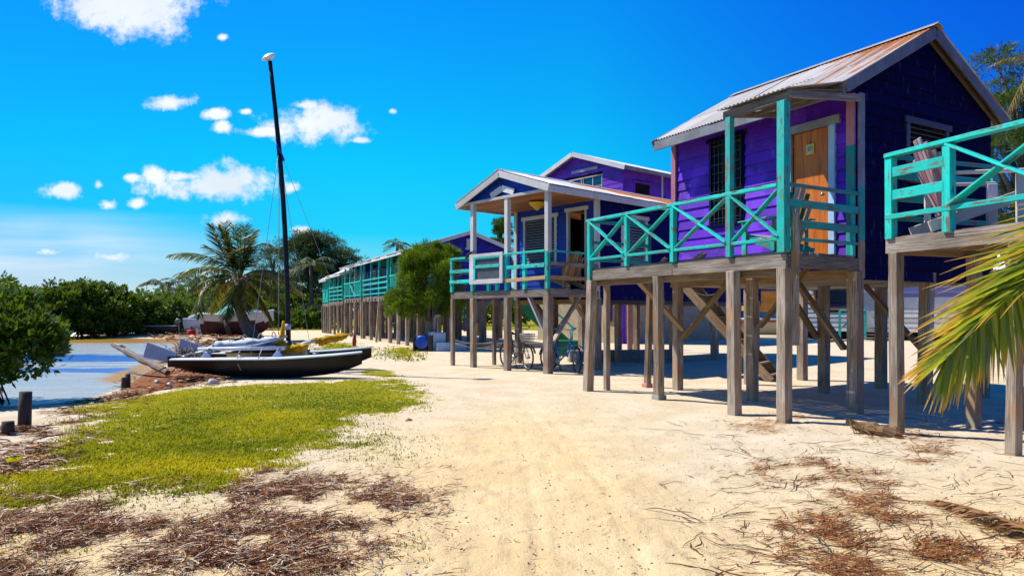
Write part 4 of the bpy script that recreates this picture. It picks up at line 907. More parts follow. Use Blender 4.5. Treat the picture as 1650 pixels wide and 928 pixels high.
# ------------------------------------------------------------------ DECK R, running out of the picture on the right
Rk = thing('porch_deck', (4.71, 8.53, 0), R(20), 'turquoise railed wooden deck on grey stilts cut off by the right edge', 'deck')
bpy.context.view_layer.update(); RZ = 2.43
deckboards(Rk, .03, 1.9, -4.2, .10, RZ, 'y')
one('rim_beam', 'deck', Rk, lambda m: m.beam((0, -4.2, RZ - .11), (0, .13, RZ - .11), .05, .19)); one('rim_beam', 'beam', Rk, lambda m: m.beam((.03, .11, RZ - .12), (1.9, .11, RZ - .12), .05, .19))
one('floor_joists', 'beam', Rk, lambda m: [m.beam((.03, -.5 - .6 * k, RZ - .12), (1.9, -.5 - .6 * k, RZ - .12), .045, .14) for k in range(6)])
for x, y, w, ln in [(.0, 0, .125, (.02, -.0)), (.05, -1.42, .115, (.06, .08)), (1.35, .0, .13, (0, 0)), (1.0, -.75, .11, (.0, 0)), (1.6, -1.6, .14, (0, 0)), (0, -3.0, .15, (0, 0)), (1.6, -3, .15, (0, 0)), (.75, -.1, .10, (0, .1))]:
    if (x, y) == (.75, -.1): continue
    stilt(Rk, x, y, RZ - .2, w, lean=ln)
RY = [.06, -.706, -1.97, -3.2, -4.15]
for i, y in enumerate(RY): one('baluster_post', 'teal', Rk, lambda m: m.beam((-.01, y, RZ - .03), (-.01, y, RZ + .97), .10, .10, up=(0, 1, 0), seg=3, jit=.002))
one('top_rail', 'teal', Rk, lambda m: m.beam((-.02, .11, RZ + 1.0), (-.02, -4.2, RZ + 1.0), .12, .05)); one('bottom_rail', 'teal', Rk, lambda m: m.beam((-.045, .10, RZ + .24), (-.045, -4.2, RZ + .24), .04, .06))
for z in (.78, .50): one('middle_rail', 'teal', Rk, lambda m: m.beam((-.05, .0, RZ + z), (-.05, -.68, RZ + z), .025, .12))
for i in (1, 2, 3):
    a, b = RY[i] - .04, RY[i + 1] + .04
    one('cross_brace', 'teal', Rk, lambda m: (m.beam((-.075, a, RZ + .95), (-.075, b, RZ + .27), .025, .13, up=(1, 0, 0)), m.beam((-.045, a, RZ + .27), (-.045, b, RZ + .95), .025, .13, up=(1, 0, 0))))
for z, h in ((1.0, .05), (.78, .10), (.50, .10), (.24, .06)): one('side_rail', 'teal2', Rk, lambda m: m.beam((.04, .10, RZ + z), (1.85, .10, RZ + z), .03, h))
one('baluster_post', 'teal2', Rk, lambda m: m.beam((1.8, .08, RZ - .02), (1.8, .08, RZ + .97), .08, .08, up=(0, 1, 0)))
cR = adirondack('garden_chair', L2W(Rk, (.62, -.50, RZ)), R(78), 'palepink', 'white', 'pink and white slatted garden chair on the deck at the right edge', 'pink')
cR.scale = (1.16, 1.16, 1.2)

# ------------------------------------------------------------------ FAR ROW of cabins
TF = Vector((-6.4, 35.0, 0)); FR = R(25); UF = Vector((-math.sin(FR), math.cos(FR), 0)); VF = Vector((math.cos(FR), math.sin(FR), 0))
def far_house(y0, ln, wall, gab_, label, rail='bars', posts=True, lattice=False, deckw=1.45, rz=4.25, dz=2.32, hip=True, mroof='roofF', width=4.6, deck_out=0):
    o = TF + UF * y0
    t = thing('stilt_cabin', o, FR, label, 'cabin', 'stilt cabins along the beach'); bpy.context.view_layer.update()
    ap = (width / 2 + .05, rz + .85); wx = deckw; bx = width
    def gb(z):
        if z < rz: return (wx, bx - .2)
        a = -.2 + (z - rz) / (ap[1] - rz) * (ap[0] + .2); b = bx + .1 + (z - rz) / (ap[1] - rz) * (ap[0] - bx - .1)
        a = max(a, .2)
        return (a, b) if b - a > .05 else None
    wn_ = (ln * .55, ln * .55 + 1.0, dz + .85, dz + 1.75); dr = (ln * .18, ln * .18 + .75, dz, dz + 1.9)
    m = MB(); siding(m, '-x', wx, full(0, ln), dz - .25, rz, .2, [wn_, dr]); m.build('front_wall', wall, t)
    m = MB(); siding(m, '-y', 0, gb, dz - .25, ap[1] - .05, .2); m.build('gable_wall', gab_, t)
    m = MB(); siding(m, '+y', ln, gb, dz - .25, ap[1] - .05, .2); siding(m, '+x', bx - .2, full(0, ln), dz - .25, rz, .2); m.box(wx, bx - .25, .03, ln - .03, dz - .3, dz - .25); m.build('rear_wall', gab_, t)
    window(t, '-x', wx, wn_[0] + .08, wn_[1] - .08, wn_[2] + .05, wn_[3] - .08, frame='white', kind='glass', tw=.07)
    d = one('door', 'dark', t, lambda m: m.box(wx + .1, wx + .14, dr[0] + .05, dr[1] - .05, dz, dr[3]), 0)
    one('door_frame', 'white', d, lambda m: (m.box(wx - .04, wx + .02, dr[0] - .04, dr[0] + .05, dz, dr[3]), m.box(wx - .04, wx + .02, dr[1] - .05, dr[1] + .04, dz, dr[3]), m.box(wx - .05, wx + .02, dr[0] - .1, dr[1] + .1, dr[3], dr[3] + .1)), 0)
    def sl(xa, za, xb, zb):
        d_ = Vector((xb - xa, 0, zb - za)); n_ = Vector((-d_.z, 0, d_.x)).normalized(); n_ = n_ if n_.z > 0 else -n_
        return lambda q, b: ((xa + d_.x * b, q, za + d_.z * b), n_)
    m = MB(); corr(m, -.25, ln + .25, sl(-.3, rz + .02, *ap), 0, 1, rows=1, pitch=.15, amp=.014, sheet=.9); corr(m, -.25, ln + .25, sl(bx + .15, rz + .02, *ap), 0, 1, rows=1, pitch=.15, amp=.014, sheet=.9)
    rf = m.build('roof', mroof, t); addattr(rf, 'rust', lambda c: 0.0)
    one('barge_board', 'white', t, lambda m: (m.beam((-.28, -.22, rz - .06), (ap[0], -.22, ap[1] - .07), .03, .16), m.beam((bx + .12, -.22, rz - .06), (ap[0], -.22, ap[1] - .07), .03, .16)), 0)
    one('fascia', 'white', t, lambda m: m.box(-.28, -.25, -.2, ln + .2, rz - .13, rz + .0), 0)
    if gab_ == 'farblue': one('gable_vent', 'white', t, lambda m: (m.box(ap[0] - .14, ap[0] + .14, -.05, -.02, rz + .1, rz + .5), m.box(ap[0] - .2, ap[0] + .2, -.07, -.02, rz + .02, rz + .1)), 0)
    deckboards(t, .0, wx - .02, 0, ln, dz, 'y', .2, .02)
    one('rim_beam', 'newwood' if False else 'deck', t, lambda m: m.beam((-.02, -.05, dz - .14), (-.02, ln + .05, dz - .14), .05, .2), 0)
    one('floor_joists', 'beam', t, lambda m: [m.beam((-.1, .3 + k * .7, dz - .16), (bx - .3, .3 + k * .7, dz - .16), .06, .16) for k in range(int(ln / .7))], 0)
    ys = [.12 + (ln - .24) * k / 3 for k in range(4)]
    for y in ys:
        if posts: one('porch_post', 'teal', t, lambda m: m.beam((0, y, dz), (0, y, rz - .05), .10, .10, up=(0, 1, 0)), 0)
        else: one('baluster_post', 'teal', t, lambda m: m.beam((0, y, dz), (0, y, dz + .95), .10, .10, up=(0, 1, 0)), 0)
    one('top_rail', 'teal', t, lambda m: m.beam((-.03, 0, dz + .95), (-.03, ln, dz + .95), .09, .06), 0); one('bottom_rail', 'teal', t, lambda m: m.beam((-.03, 0, dz + .16), (-.03, ln, dz + .16), .07, .06), 0)
    if rail == 'bars':
        for z in (.42, .70): one('middle_rail', 'teal', t, lambda m: m.beam((-.04, 0, dz + z), (-.04, ln, dz + z), .03, .09), 0)
    else:
        for k in range(3):
            a, b = ys[k] + .05, ys[k + 1] - .05
            if k == 1: one('cross_brace', 'teal', t, lambda m: (m.beam((-.05, a, dz + .18), (-.05, b, dz + .92), .02, .08, up=(1, 0, 0)), m.beam((-.02, a, dz + .92), (-.02, b, dz + .18), .02, .08, up=(1, 0, 0))), 0)
            else:
                one('balusters', 'teal', t, lambda m: [m.beam((-.03, a + (b - a) * j / 6, dz + .17), (-.03, a + (b - a) * j / 6, dz + .93), .05, .05, up=(0, 1, 0)) for j in range(1, 6)], 0)
    if lattice: one('lattice_screen', 'teal2', t, lambda m: [m.beam((.02 + .18 * j, ln - .02, dz + .1), (.02 + .18 * j, ln - .02, rz - .1), .04, .04, up=(0, 1, 0)) for j in range(8)], 0)
    for z in (.95, .5, .16): one('side_rail', 'teal', t, lambda m: m.beam((0, 0, dz + z), (wx, 0, dz + z), .05, .07), 0)
    k_ = max(3, int(ln / 1.45))
    for i in range(k_ + 1):
        for x in (0.0, 1.5, 3.0, bx - .3):
            y = .08 + (ln - .16) * i / k_; mt = 'pinkpost' if (i == 0 and x == 0 and lattice is False and ln > 4.8) else 'post'
            stilt(t, x + random.uniform(-.06, .06), y, dz - .2, .17 if x else .15, lean=(random.uniform(-.04, .04), random.uniform(-.04, .04)), mat=mt)
    return t
hE = far_house(-5.6, 4.5, 'teal2', 'farblue', 'indigo gabled cabin with a small white gable vent, behind the round bush', 'cross')
hF = far_house(-.7, 5.4, 'teal2', 'teal2', 'turquoise cabin with horizontal porch rails, just left of the round green bush', 'bars')
hG = far_house(5.2, 4.6, 'blue', 'blue', 'blue cabin with turquoise posts and one crossed rail panel, mid far row', 'cross')
hH = far_house(10.4, 4.6, 'lilac', 'lilac', 'lilac cabin with turquoise porch slats at the far end of the row', 'bars', rz=3.95, dz=2.2, lattice=True)
hI = far_house(15.4, 2.2, 'teal2', 'teal2', 'small slatted turquoise porch hut beyond the lilac cabin', 'cross', rz=3.8, dz=2.1, lattice=True, width=3.0)
one('prop_post', 'post', hF, lambda m: m.beam((-.45, .7, -.1), (-.3, .6, 2.2), .10, .10, up=(0, 1, 0)), 0)
# unfinished frame beyond the row
fx = Vector(G(492, 527)).to_3d(); tf = thing('timber_frame', (P(492, 500, 62)[0], 62, 0), R(4), 'bare timber post frame left of the lilac cabin', 'frame')
for i in range(4):
    for j in range(2): one('post', 'post', tf, lambda m: m.beam((i * .55 - .1, j * 1.6, -.1), (i * .55 - .1, j * 1.6, 2.05), .16, up=(0, 1, 0)), 0)
one('top_beam', 'beam', tf, lambda m: m.beam((-.7, 0, 2.13), (2.0, 0, 2.13), .18, .18), 0); one('top_beam', 'beam', tf, lambda m: m.beam((-.7, 1.6, 2.13), (2.0, 1.6, 2.13), .18, .18), 0)

# ------------------------------------------------------------------ HOUSE C: two storeys behind the blue cabin
Cc = thing('two_storey_house', (5.27, 33, 0), R(40), 'two storey house behind the blue cabin, violet boards above and cream walls below', 'house'); bpy.context.view_layer.update()
def gC(z, a0=-.3, a1=6.5, z0=8.3, ap=(3.1, 9.45)):
    if z < z0 + .1: return (0, 6.2)
    a = a0 + (z - z0) / (ap[1] - z0) * (ap[0] - a0); b = a1 + (z - z0) / (ap[1] - z0) * (ap[0] - a1); return (a, b) if b - a > .1 else None
m = MB(); siding(m, '-x', 0, gC, 3.6, 9.35, .24, [(1.3, 4.0, 7.15, 8.25)]); m.build('upper_wall', 'purple2', Cc)
m = MB(); siding(m, '-y', 0, full(0, 9), 3.6, 8.4, .24, [(.8, 2.0, 6.8, 7.8)]); siding(m, '+y', 6.2, full(0, 9), 3.6, 8.4, .24); siding(m, '+x', 9, gC, 3.6, 9.35, .24); m.build('upper_wall', 'purple2', Cc)
one('lower_wall', 'cream', Cc, lambda m: m.box(.06, 8.9, .06, 6.1, -.1, 3.6), 0)
window(Cc, '-x', 0, 1.35, 2.55, 7.2, 8.2, frame='greywhite', kind='glass', tw=.05); window(Cc, '-x', 0, 2.75, 3.95, 7.2, 8.2, frame='greywhite', kind='glass', tw=.05); window(Cc, '-y', 0, .85, 1.95, 6.85, 7.75, frame='purple2', kind='louver', mat='iron')
def slC(ya, za, yb, zb):
    d_ = Vector((0, yb - ya, zb - za)); n_ = Vector((0, -d_.z, d_.y)).normalized(); n_ = n_ if n_.z > 0 else -n_
    return lambda q, b: ((q, ya + d_.y * b, za + d_.z * b), n_)
m = MB(); corr(m, -.35, 9.3, slC(-.4, 8.38, 3.1, 9.58), 0, 1, rows=1, pitch=.15, amp=.015, sheet=.9); corr(m, -.35, 9.3, slC(6.6, 8.38, 3.1, 9.58), 0, 1, rows=1, pitch=.15, amp=.015, sheet=.9)
rf = m.build('roof', 'roofF', Cc); addattr(rf, 'rust', lambda c: .15)
one('barge_board', 'white', Cc, lambda m: (m.beam((-.33, -.38, 8.28), (-.33, 3.1, 9.48), .04, .22), m.beam((-.33, 6.58, 8.28), (-.33, 3.1, 9.48), .04, .22)), 0)
one('fascia', 'fascia', Cc, lambda m: m.box(-.3, 9.2, -.42, -.39, 8.2, 8.38), 0)
one('gable_board', 'greywhite', Cc, lambda m: m.beam((-.05, 1.6, 8.62), (-.05, 3.4, 8.62), .03, .14), 0)
one('corner_board', 'white', Cc, lambda m: m.beam((2.9, -.05, 3.6), (2.9, -.05, 8.3), .1, .05, up=(0, 1, 0)), 0)
one('corner_board', 'purple2', Cc, lambda m: m.beam((-.04, .0, -.1), (-.04, .0, 3.6), .25, .2, up=(0, 1, 0)), 0)
one('lower_window', 'glass', Cc, lambda m: m.box(.03, .05, 2.2, 2.9, 1.2, 2.1), 0)
one('drain_pipe', 'white', Cc, lambda m: m.tube([(-.02, .45, 0), (-.02, .45, 3.5)], .05, 8), 0)
ph = thing('payphone', L2W(Cc, (.0, .95, 1.05)), R(40), 'dark purple payphone on the cream wall seen through the stilts', 'payphone')
one('backboard', 'farblue', ph, lambda m: (m.box(-.02, .04, -.24, .24, 0, .85), m.lathe([(.24, 0), (.24, .06)], (-.02, 0, .80), (1, 0, 0), 20)), .01)
one('phone_body', 'cloth_navy', ph, lambda m: m.box(-.12, -.02, -.12, .14, .2, .72), .02); one('handset', 'black', ph, lambda m: m.tube([(-.15, -.16, .66), (-.17, -.17, .5), (-.15, -.16, .34)], [.035, .018, .035], 8), 0); one('display', 'white', ph, lambda m: m.box(-.13, -.12, -.05, .06, .58, .68), 0)
pp = MB(); q = G(1015, 563); pp.beam((q[0], q[1], -.2), (q[0], q[1], 3.2), .20, up=(0, 1, 0)); pp = pp.build('wooden_post', 'pinkpost', None, .008); tag(pp, 'salmon painted post standing behind the blue cabin in front of the cream wall', 'post')
pc = thing('plastic_chair', (*G(1003, 551), 0), R(200), 'pale green and white plastic chair by the cream wall', 'chair')
one('seat', 'bluewhite', pc, lambda m: m.box(-.25, .25, -.25, .25, .42, .45), .01); one('backrest', 'teal2', pc, lambda m: [m.beam((-.22 + .11 * k, .24, .45), (-.22 + .11 * k, .34, .90), .07, .015, up=(0, -1, .2)) for k in range(5)], 0)
for sx_ in (-1, 1):
    for sy_ in (-1, 1): one('leg', 'white', pc, lambda m: m.beam((sx_ * .27, sy_ * .27, 0), (sx_ * .22, sy_ * .22, .66 if sy_ < 0 else .43), .04, up=(0, 1, 0)), 0)
    one('armrest', 'white', pc, lambda m: m.beam((sx_ * .25, -.27, .67), (sx_ * .25, .28, .67), .06, .03), 0)
# green stair and the white-treaded one below the blue cabin
GS = thing('green_stair', (P(880, 500, 27)[0], 27, 0), 0, 'solid green wooden stair seen beneath the blue cabin', 'stair')
def st_px(root, pa, pb, Y, w, n_, ms, mt, Y2=None):
    Y2 = Y2 or Y; a = Vector(P(*pa, Y)) - root.location; b = Vector(P(*pb, Y2)) - root.location
    h_ = Vector((b.x - a.x, b.y - a.y, 0)).normalized(); s_ = Vector((-h_.y, h_.x, 0))
    for sg in (-1, 1): one('stringer', ms, root, lambda m: m.beam(a + s_ * sg * w / 2, b + s_ * sg * w / 2, .06, .42))
    for k in range(n_): c = a.lerp(b, (k + .5) / n_); one('tread', mt, root, lambda m: m.beam(c - s_ * w / 2, c + s_ * w / 2, .28, .05))
    for sg in (-1,): one('handrail', 'teal', root, lambda m: m.beam(a + s_ * sg * w / 2 + Vector((0, 0, .85)), b + s_ * sg * w / 2 + Vector((0, 0, .85)), .05, .07))
    for f_ in (.05, .5, .95): c = a.lerp(b, f_) + s_ * -w / 2; one('newel', 'teal', root, lambda m: m.beam(c, c + Vector((0, 0, .85)), .06, up=(0, 1, 0)))
st_px(GS, (828, 478), (925, 566), 27, .9, 9, 'green', 'green')
gb_ = MB(); q = G(915, 573); gb_.box(-.35, .35, -.25, .25, 0, .48); gb_.box(-.38, .38, -.28, .28, .48, .53); gb_ = gb_.build('storage_box', 'green', None, .01, (q[0], q[1], 0)); tag(gb_, 'green wooden box behind the blue bicycle', 'box')
WS = thing('open_stair', (P(765, 500, 36)[0], 36, 0), 0, 'pale open stair with turquoise handrail, far behind the blue cabin left stilts', 'stair')
st_px(WS, (790, 478), (745, 530), 36, .9, 7, 'greywhite', 'white')
# concrete plinth, bucket
cw = MB(); cw.box(0, 3.6, 0, .35, -.1, .34); cw = cw.build('concrete_kerb', 'concrete', None, .015, (G(918, 583)[0], G(918, 583)[1], 0)); cw.rotation_euler = (0, 0, R(8)); tag(cw, 'low grey concrete wall in the shade behind the bicycles', 'wall')
bk = MB(); bk.lathe([(.11, 0), (.14, .30), (.15, .31), (.14, .29)], n=18); q = G(933, 586); bk = bk.build('bucket', 'bluewhite', None, 0, (q[0], q[1], 0)); tag(bk, 'pale blue bucket before the low concrete wall', 'bucket')
# block, barrel, ledge
bl = thing('concrete_block', (*G(697, 566), 0), R(20), 'stepped concrete block painted white and pale blue beside the barrel', 'block')
one('upper_block', 'bluewhite', bl, lambda m: m.box(.0, .55, .1, .7, 0, .72), .012); one('lower_step', 'bluewhite', bl, lambda m: m.box(.12, 1.3, -.16, .098, 0, .34), .012); one('tap_pipe', 'concrete', bl, lambda m: m.tube([(.2, .5, .7), (.2, .5, 1.25), (.25, .45, 1.36), (.42, .42, 1.38)], .05, 8), 0)
lg = MB(); lg.box(0, 4.2, 0, .3, -.1, .22); lg = lg.build('concrete_ledge', 'concrete', None, .015, (G(712, 566)[0] + .6, G(712, 562)[1], 0)); lg.rotation_euler = (0, 0, R(12)); tag(lg, 'long low concrete ledge right of the painted block', 'ledge')
ba = thing('barrel', (*G(679, 566), .34), R(-8), 'bright blue plastic barrel lying on its side beneath the round bush', 'barrel')
one('drum', 'barrel', ba, lambda m: m.lathe([(.20, -.02), (.255, 0), (.27, .03), (.262, .2), (.275, .25), (.262, .3), (.262, .58), (.275, .62), (.262, .68), (.25, .85)], (0, 0, 0), (0, 1, 0), 28), 0)
one('lid', 'barrel', ba, lambda m: m.lathe([(.24, 0), (.235, .012), (.0, .014)], (0, .01, 0), (0, -1, 0), 28), 0)
one('cradle', 'piling', ba, lambda m: (m.box(-.34, -.25, 0, .6, -.34, .2), m.box(.26, .42, 0, .6, -.34, .28), m.box(-.3, .3, .05, .12, -.34, -.25)), .01)

# ------------------------------------------------------------------ HOUSE D: white clapboard, seen under the big cabin
Dd = thing('clapboard_house', (16.6, 39.5, 0), R(-33), 'white clapboard house with lavender stripe and turquoise steps seen beneath the big cabin', 'house')
m = MB(); siding(m, '-y', 0, full(0, 9), .45, 3.7, .26, [(.5, 2.3, 1.6, 3.0)], proud=.03); m.build('front_wall', 'clap', Dd)
m = MB(); siding(m, '-x', 0, full(0, 5), .45, 3.7, .26); siding(m, '+x', 9, full(0, 5), .45, 3.7, .26); siding(m, '+y', 5, full(0, 9), .45, 3.7, .26); m.build('side_wall', 'clap', Dd)
one('painted_stripe', 'stripe', Dd, lambda m: m.box(4.3, 9, -.045, -.036, 2.28, 2.5), 0); one('painted_stripe', 'stripe', Dd, lambda m: m.box(4.3, 9, -.045, -.036, 2.56, 2.78), 0)
one('skirting', 'dark', Dd, lambda m: m.box(.1, 8.9, .3, 4.8, -.1, .45), 0)
wd = window(Dd, '-y', 0, .6, 2.2, 1.7, 2.95, frame='orange', kind='louver', mat='greyblue')
m = MB(); corr(m, -.3, 9.3, (lambda f: (lambda q, b: ((q, -.4 + 3.0 * b, 3.6 + 1.0 * b), Vector((0, -.3, .95)))))(0), 0, 1, rows=1, pitch=.15, amp=.015, sheet=.9); corr(m, -.3, 9.3, lambda q, b: ((q, 5.4 - 2.8 * b, 3.6 + 1.0 * b), Vector((0, .3, .95))), 0, 1, rows=1, pitch=.15, amp=.015, sheet=.9); rf = m.build('roof', 'roofF', Dd); addattr(rf, 'rust', lambda c: 0.1)
one('door', 'greywhite', Dd, lambda m: m.box(3.05, 3.85, -.06, -.04, .5, 2.5), 0)
bpy.context.view_layer.update()
ts = thing('porch_steps', L2W(Dd, (3.3, -1.25, 0)), R(-33), 'turquoise railed steps with dark treads before the white clapboard house', 'steps')
for k in range(4): one('tread', 'deck', ts, lambda m: m.box(-.1, 1.2, -.2 + k * .3, .12 + k * .3, .12 + k * .16, .17 + k * .16), 0)
for x, y, h in ((-.15, -.4, 1.0), (-.15, .9, 1.6), (1.3, -.4, 1.0), (1.3, .9, 1.6), (-1.4, .9, 1.6)): one('newel', 'teal', ts, lambda m: m.beam((x, y, -.1), (x, y, h), .12, up=(0, 1, 0)), 0)
for x in (-.15, 1.3): one('handrail', 'teal', ts, lambda m: m.beam((x - .9, -.4, .75), (x, .9, 1.6), .06, .10), 0)
one('top_rail', 'teal', ts, lambda m: m.beam((-1.4, .9, 1.6), (-.15, .9, 1.6), .06, .07), 0)
Oh = thing('ochre_hut', (16.2, 46, 0), 0, 'ochre and blue walled hut behind the blue striped boat', 'hut')
m = MB(); siding(m, '-y', 0, full(0, 2.6), .3, 2.9, .22); siding(m, '-x', 0, full(0, 3), .3, 2.9, .22); siding(m, '+x', 2.6, full(0, 3), .3, 2.9, .22); m.build('wall', 'orange', Oh)
m = MB(); siding(m, '-y', 0, full(0, 2.6), 2.9, 3.5, .22); siding(m, '-x', 0, full(0, 3), 2.9, 3.5, .22); siding(m, '+x', 2.6, full(0, 3), 2.9, 3.5, .22); m.build('upper_wall', 'blue', Oh); one('roof', 'roofF', Oh, lambda m: m.beam((1.3, -.3, 3.58), (1.3, 3.3, 3.58), 3.2, .06), 0)

# ------------------------------------------------------------------ boats
def hull(parent, name, L, wf, kf, df, mat, n_=26, k=9, p=.75, split=None, mat2=None, thick=0):
    vs = []; fs = []; us = []; mi = []
    for i in range(n_ + 1):
        t = i / n_
        for j in range(k + 1):
            a = (j / k * 2 - 1); w_ = wf(t); z = kf(t) + (df(t) - kf(t)) * abs(a) ** 1.6
            vs.append((t * L, w_ * (1 if a > 0 else -1) * (abs(a) ** p), z))
    mb = MB()
    for i in range(n_):
        for j in range(k):
            q = (i * (k + 1) + j, (i + 1) * (k + 1) + j, (i + 1) * (k + 1) + j + 1, i * (k + 1) + j + 1); fs.append(q)
            us.append([(vs[x][0], vs[x][2]) for x in q])
    mb.prim(vs, fs, us, None, 0, True)
    if split:
        mb.mi = [1 if sum(vs[x][2] for x in f) / 4 < split(sum(vs[x][0] for x in f) / 4 / L) else 0 for f in fs]
    o = mb.build(name, [mat, mat2] if mat2 else mat, parent); return o
def decktop(parent, name, L, wf, df, mat, crown=.02, n_=26, inset=.0):
    mb = MB(); vs = []; fs = []; us = []
    for i in range(n_ + 1):
        t = i / n_
        for j, a in enumerate((-1, -.5, 0, .5, 1)): vs.append((t * L, wf(t) * a * (1 - inset), df(t) + crown * (1 - a * a)))
        
    for i in range(n_):
        for j in range(4): q = (i * 5 + j, i * 5 + j + 1, i * 5 + 6 + j, i * 5 + 5 + j); fs.append(q); us.append([(vs[x][0], vs[x][1]) for x in q])
    mb.prim(vs, fs, us, None, 0, True)
    return mb.build(name, mat, parent)
q0 = G(268, 611)
CT = thing('catamaran', (-7.66, 15.7, 0), R(1.5), 'beached catamaran with two black hulls, white decks and a tall black mast', 'catamaran'); bpy.context.view_layer.update()
wf = lambda t: .30 * max(.0, (math.sin(math.pi * min(1, (t * .82 + .12))) ** .7)) * (1 if t < .93 else max(.06, 1 - ((t - .93) / .07) ** 1.5 * .9)) + .012
kf = lambda t: .0 + .26 * (abs(t - .52) / .52) ** 2.2 + (.10 * ((t - .8) / .2) ** 2 if t > .8 else 0)
df = lambda t: .43 + .03 * t + .36 * max(0, t - .5) ** 1.6
HL = 4.25
hulls = []
for i, (dx, dy) in enumerate(((0, 0), (-.30, 2.35))):
    h = hull(CT, 'hull', HL if i == 0 else 4.35, wf, kf, df, 'gel'); h.location = (dx, dy, 0)
    d_ = decktop(h, 'deck', HL if i == 0 else 4.35, lambda t: wf(t) * .98, lambda t: df(t) + .012, 'hullwhite', .03)
    one('gunwale', 'hullwhite', h, lambda m: [m.tube([(t_ / 20 * (HL if i == 0 else 4.35), s_ * wf(t_ / 20), df(t_ / 20) + .005) for t_ in range(21)], .018, 6) for s_ in (-1, 1)], 0)
    for x in (.75 if i == 0 else 1.0, 2.35 if i == 0 else 2.6): one('pylon', 'hullblue', h, lambda m: (m.beam((x, 0, df(x / HL) + .0), (x, 0, df(x / HL) + .17), .30, .05, w2=.06, up=(0, 1, 0))), .01)
    # lifted rudder sticking up and back
    one('rudder', 'hullblue', h, lambda m: (m.beam((.05, 0, .47), (-.62, 0, .66), .035, .26, h2=.36, up=(0, 0, 1))), .01)
    one('rudder_head', 'iron', h, lambda m: (m.box(-.10, .08, -.05, .05, .26, .50), m.tube([(.0, 0, .50), (1.0, .15, .60)], .018, 6)), .005)
one('crossbeam', 'wire', CT, lambda m: m.tube([(.78, 0, .64), (.60, 2.35, .64)], .045, 8), 0); one('crossbeam', 'wire', CT, lambda m: m.tube([(2.36, 0, .64), (2.10, 2.35, .64)], .045, 8), 0)
for y, dx in ((.15, 0), (2.2, -.2)): one('side_bar', 'hullwhite', CT, lambda m: m.tube([(.5 + dx, y, .66), (2.45 + dx, y, .68)], .04, 8), 0)
one('trampoline', 'black', CT, lambda m: m.prim([(.8, .15, .64), (2.38, .15, .64), (2.12, 2.2, .64), (.62, 2.2, .64), (.8, .15, .63), (2.38, .15, .63), (2.12, 2.2, .63), (.62, 2.2, .63)], [(0, 1, 2, 3), (7, 6, 5, 4), (0, 4, 5, 1), (1, 5, 6, 2), (2, 6, 7, 3), (3, 7, 4, 0)], [[(0, 0), (1, 0), (1, 1), (0, 1)]] * 6), 0)
mloc = lambda p: (Matrix.Rotation(R(-1.5), 4, 'Z') @ (Vector(p) - CT.location))
MBs = Vector(P(465, 556, 17.3)); MTp = Vector(P(435, 99, 17.3))
b_, t_ = mloc(MBs), mloc(MTp)
ms = MB(); nn = 12; ms.tube([b_.lerp(t_, k / nn) + Vector((.10 * math.sin(math.pi * k / nn), 0, 0)) for k in range(nn + 1)], [.062] * 9 + [.058, .055, .052, .05], 12); mst = ms.build('mast', 'gel', CT)
one('mast_band', 'hullblue', mst, lambda m: m.tube([b_.lerp(t_, .055) + Vector((.018, 0, 0)), b_.lerp(t_, .075) + Vector((.022, 0, 0))], .072, 12), 0)
one('mast_step', 'iron', mst, lambda m: m.tube([b_ + Vector((0, 0, -.06)), b_ + Vector((0, 0, .10))], [.09, .075], 12), 0)
dl = MB(); dl.lathe([(.0, -.072), (.07, -.066), (.14, -.04), (.185, -.006), (.19, .004), (.18, .016), (.12, .055), (.06, .075), (.0, .08)], (0, 0, 0), (0, 0, 1), 28); mfl = dl.build('mast_float', 'hullwhite', mst); mfl.location = t_ + Vector((-.03, 0, .10)); mfl.rotation_euler = (R(18), R(-26), 0)
one('float_mark', 'black', mfl, lambda m: (m.tube([(-.10, -.115, -.040), (-.07, -.128, -.035), (-.05, -.118, -.046)], [.006, .014, .004], 6, flat=.4), m.tube([(-.07, -.128, -.036), (-.03, -.138, -.032), (.0, -.13, -.038)], [.010, .006, .003], 6, flat=.4), m.tube([(-.085, -.11, -.048), (-.09, -.10, -.056)], [.007, .003], 6, flat=.4)), 0)
hd = b_.lerp(t_, .69) + Vector((.085, 0, 0))
def wire(p, r=.006, mat='wire', nm='stay', sag=0.0):
    p = Vector(p); pts = [hd.lerp(p, k / 6) + Vector((0, 0, -sag * math.sin(math.pi * k / 6))) for k in range(7)]; one(nm, mat, mst, lambda m: m.tube(pts, r, 5), 0)
wire(mloc(P(404, 574, 15.8))); wire(mloc(P(449, 545, 17.5)), .010, 'rope'); wire(mloc(P(500, 560, 18.2))); wire(mloc(P(566, 536, 18.6)))
bo = MB(); bo.lathe([(.02, .24), (.024, .14), (.05, .08), (.058, .0), (.05, -.11), (.03, -.13)], (0, 0, 0), n=14); hp = mloc(P(571, 550, 18.6)); bo = bo.build('red_grip', 'red', mst, 0, hp)
one('wire_tail', 'rope', mst, lambda m: m.tube([mloc(P(566, 536, 18.6)), mloc(P(570, 541, 18.6)), hp + Vector((0, 0, .2))], .012, 5), 0)
one('block_tackle', 'farblue', mst, lambda m: (m.tube([hd + Vector((-.09, -.05, .18)), hd + Vector((.0, -.09, .05)), hd + Vector((.10, -.06, -.18)), hd + Vector((.13, -.05, -.30))], [.014, .02, .018, .03], 6),), 0)
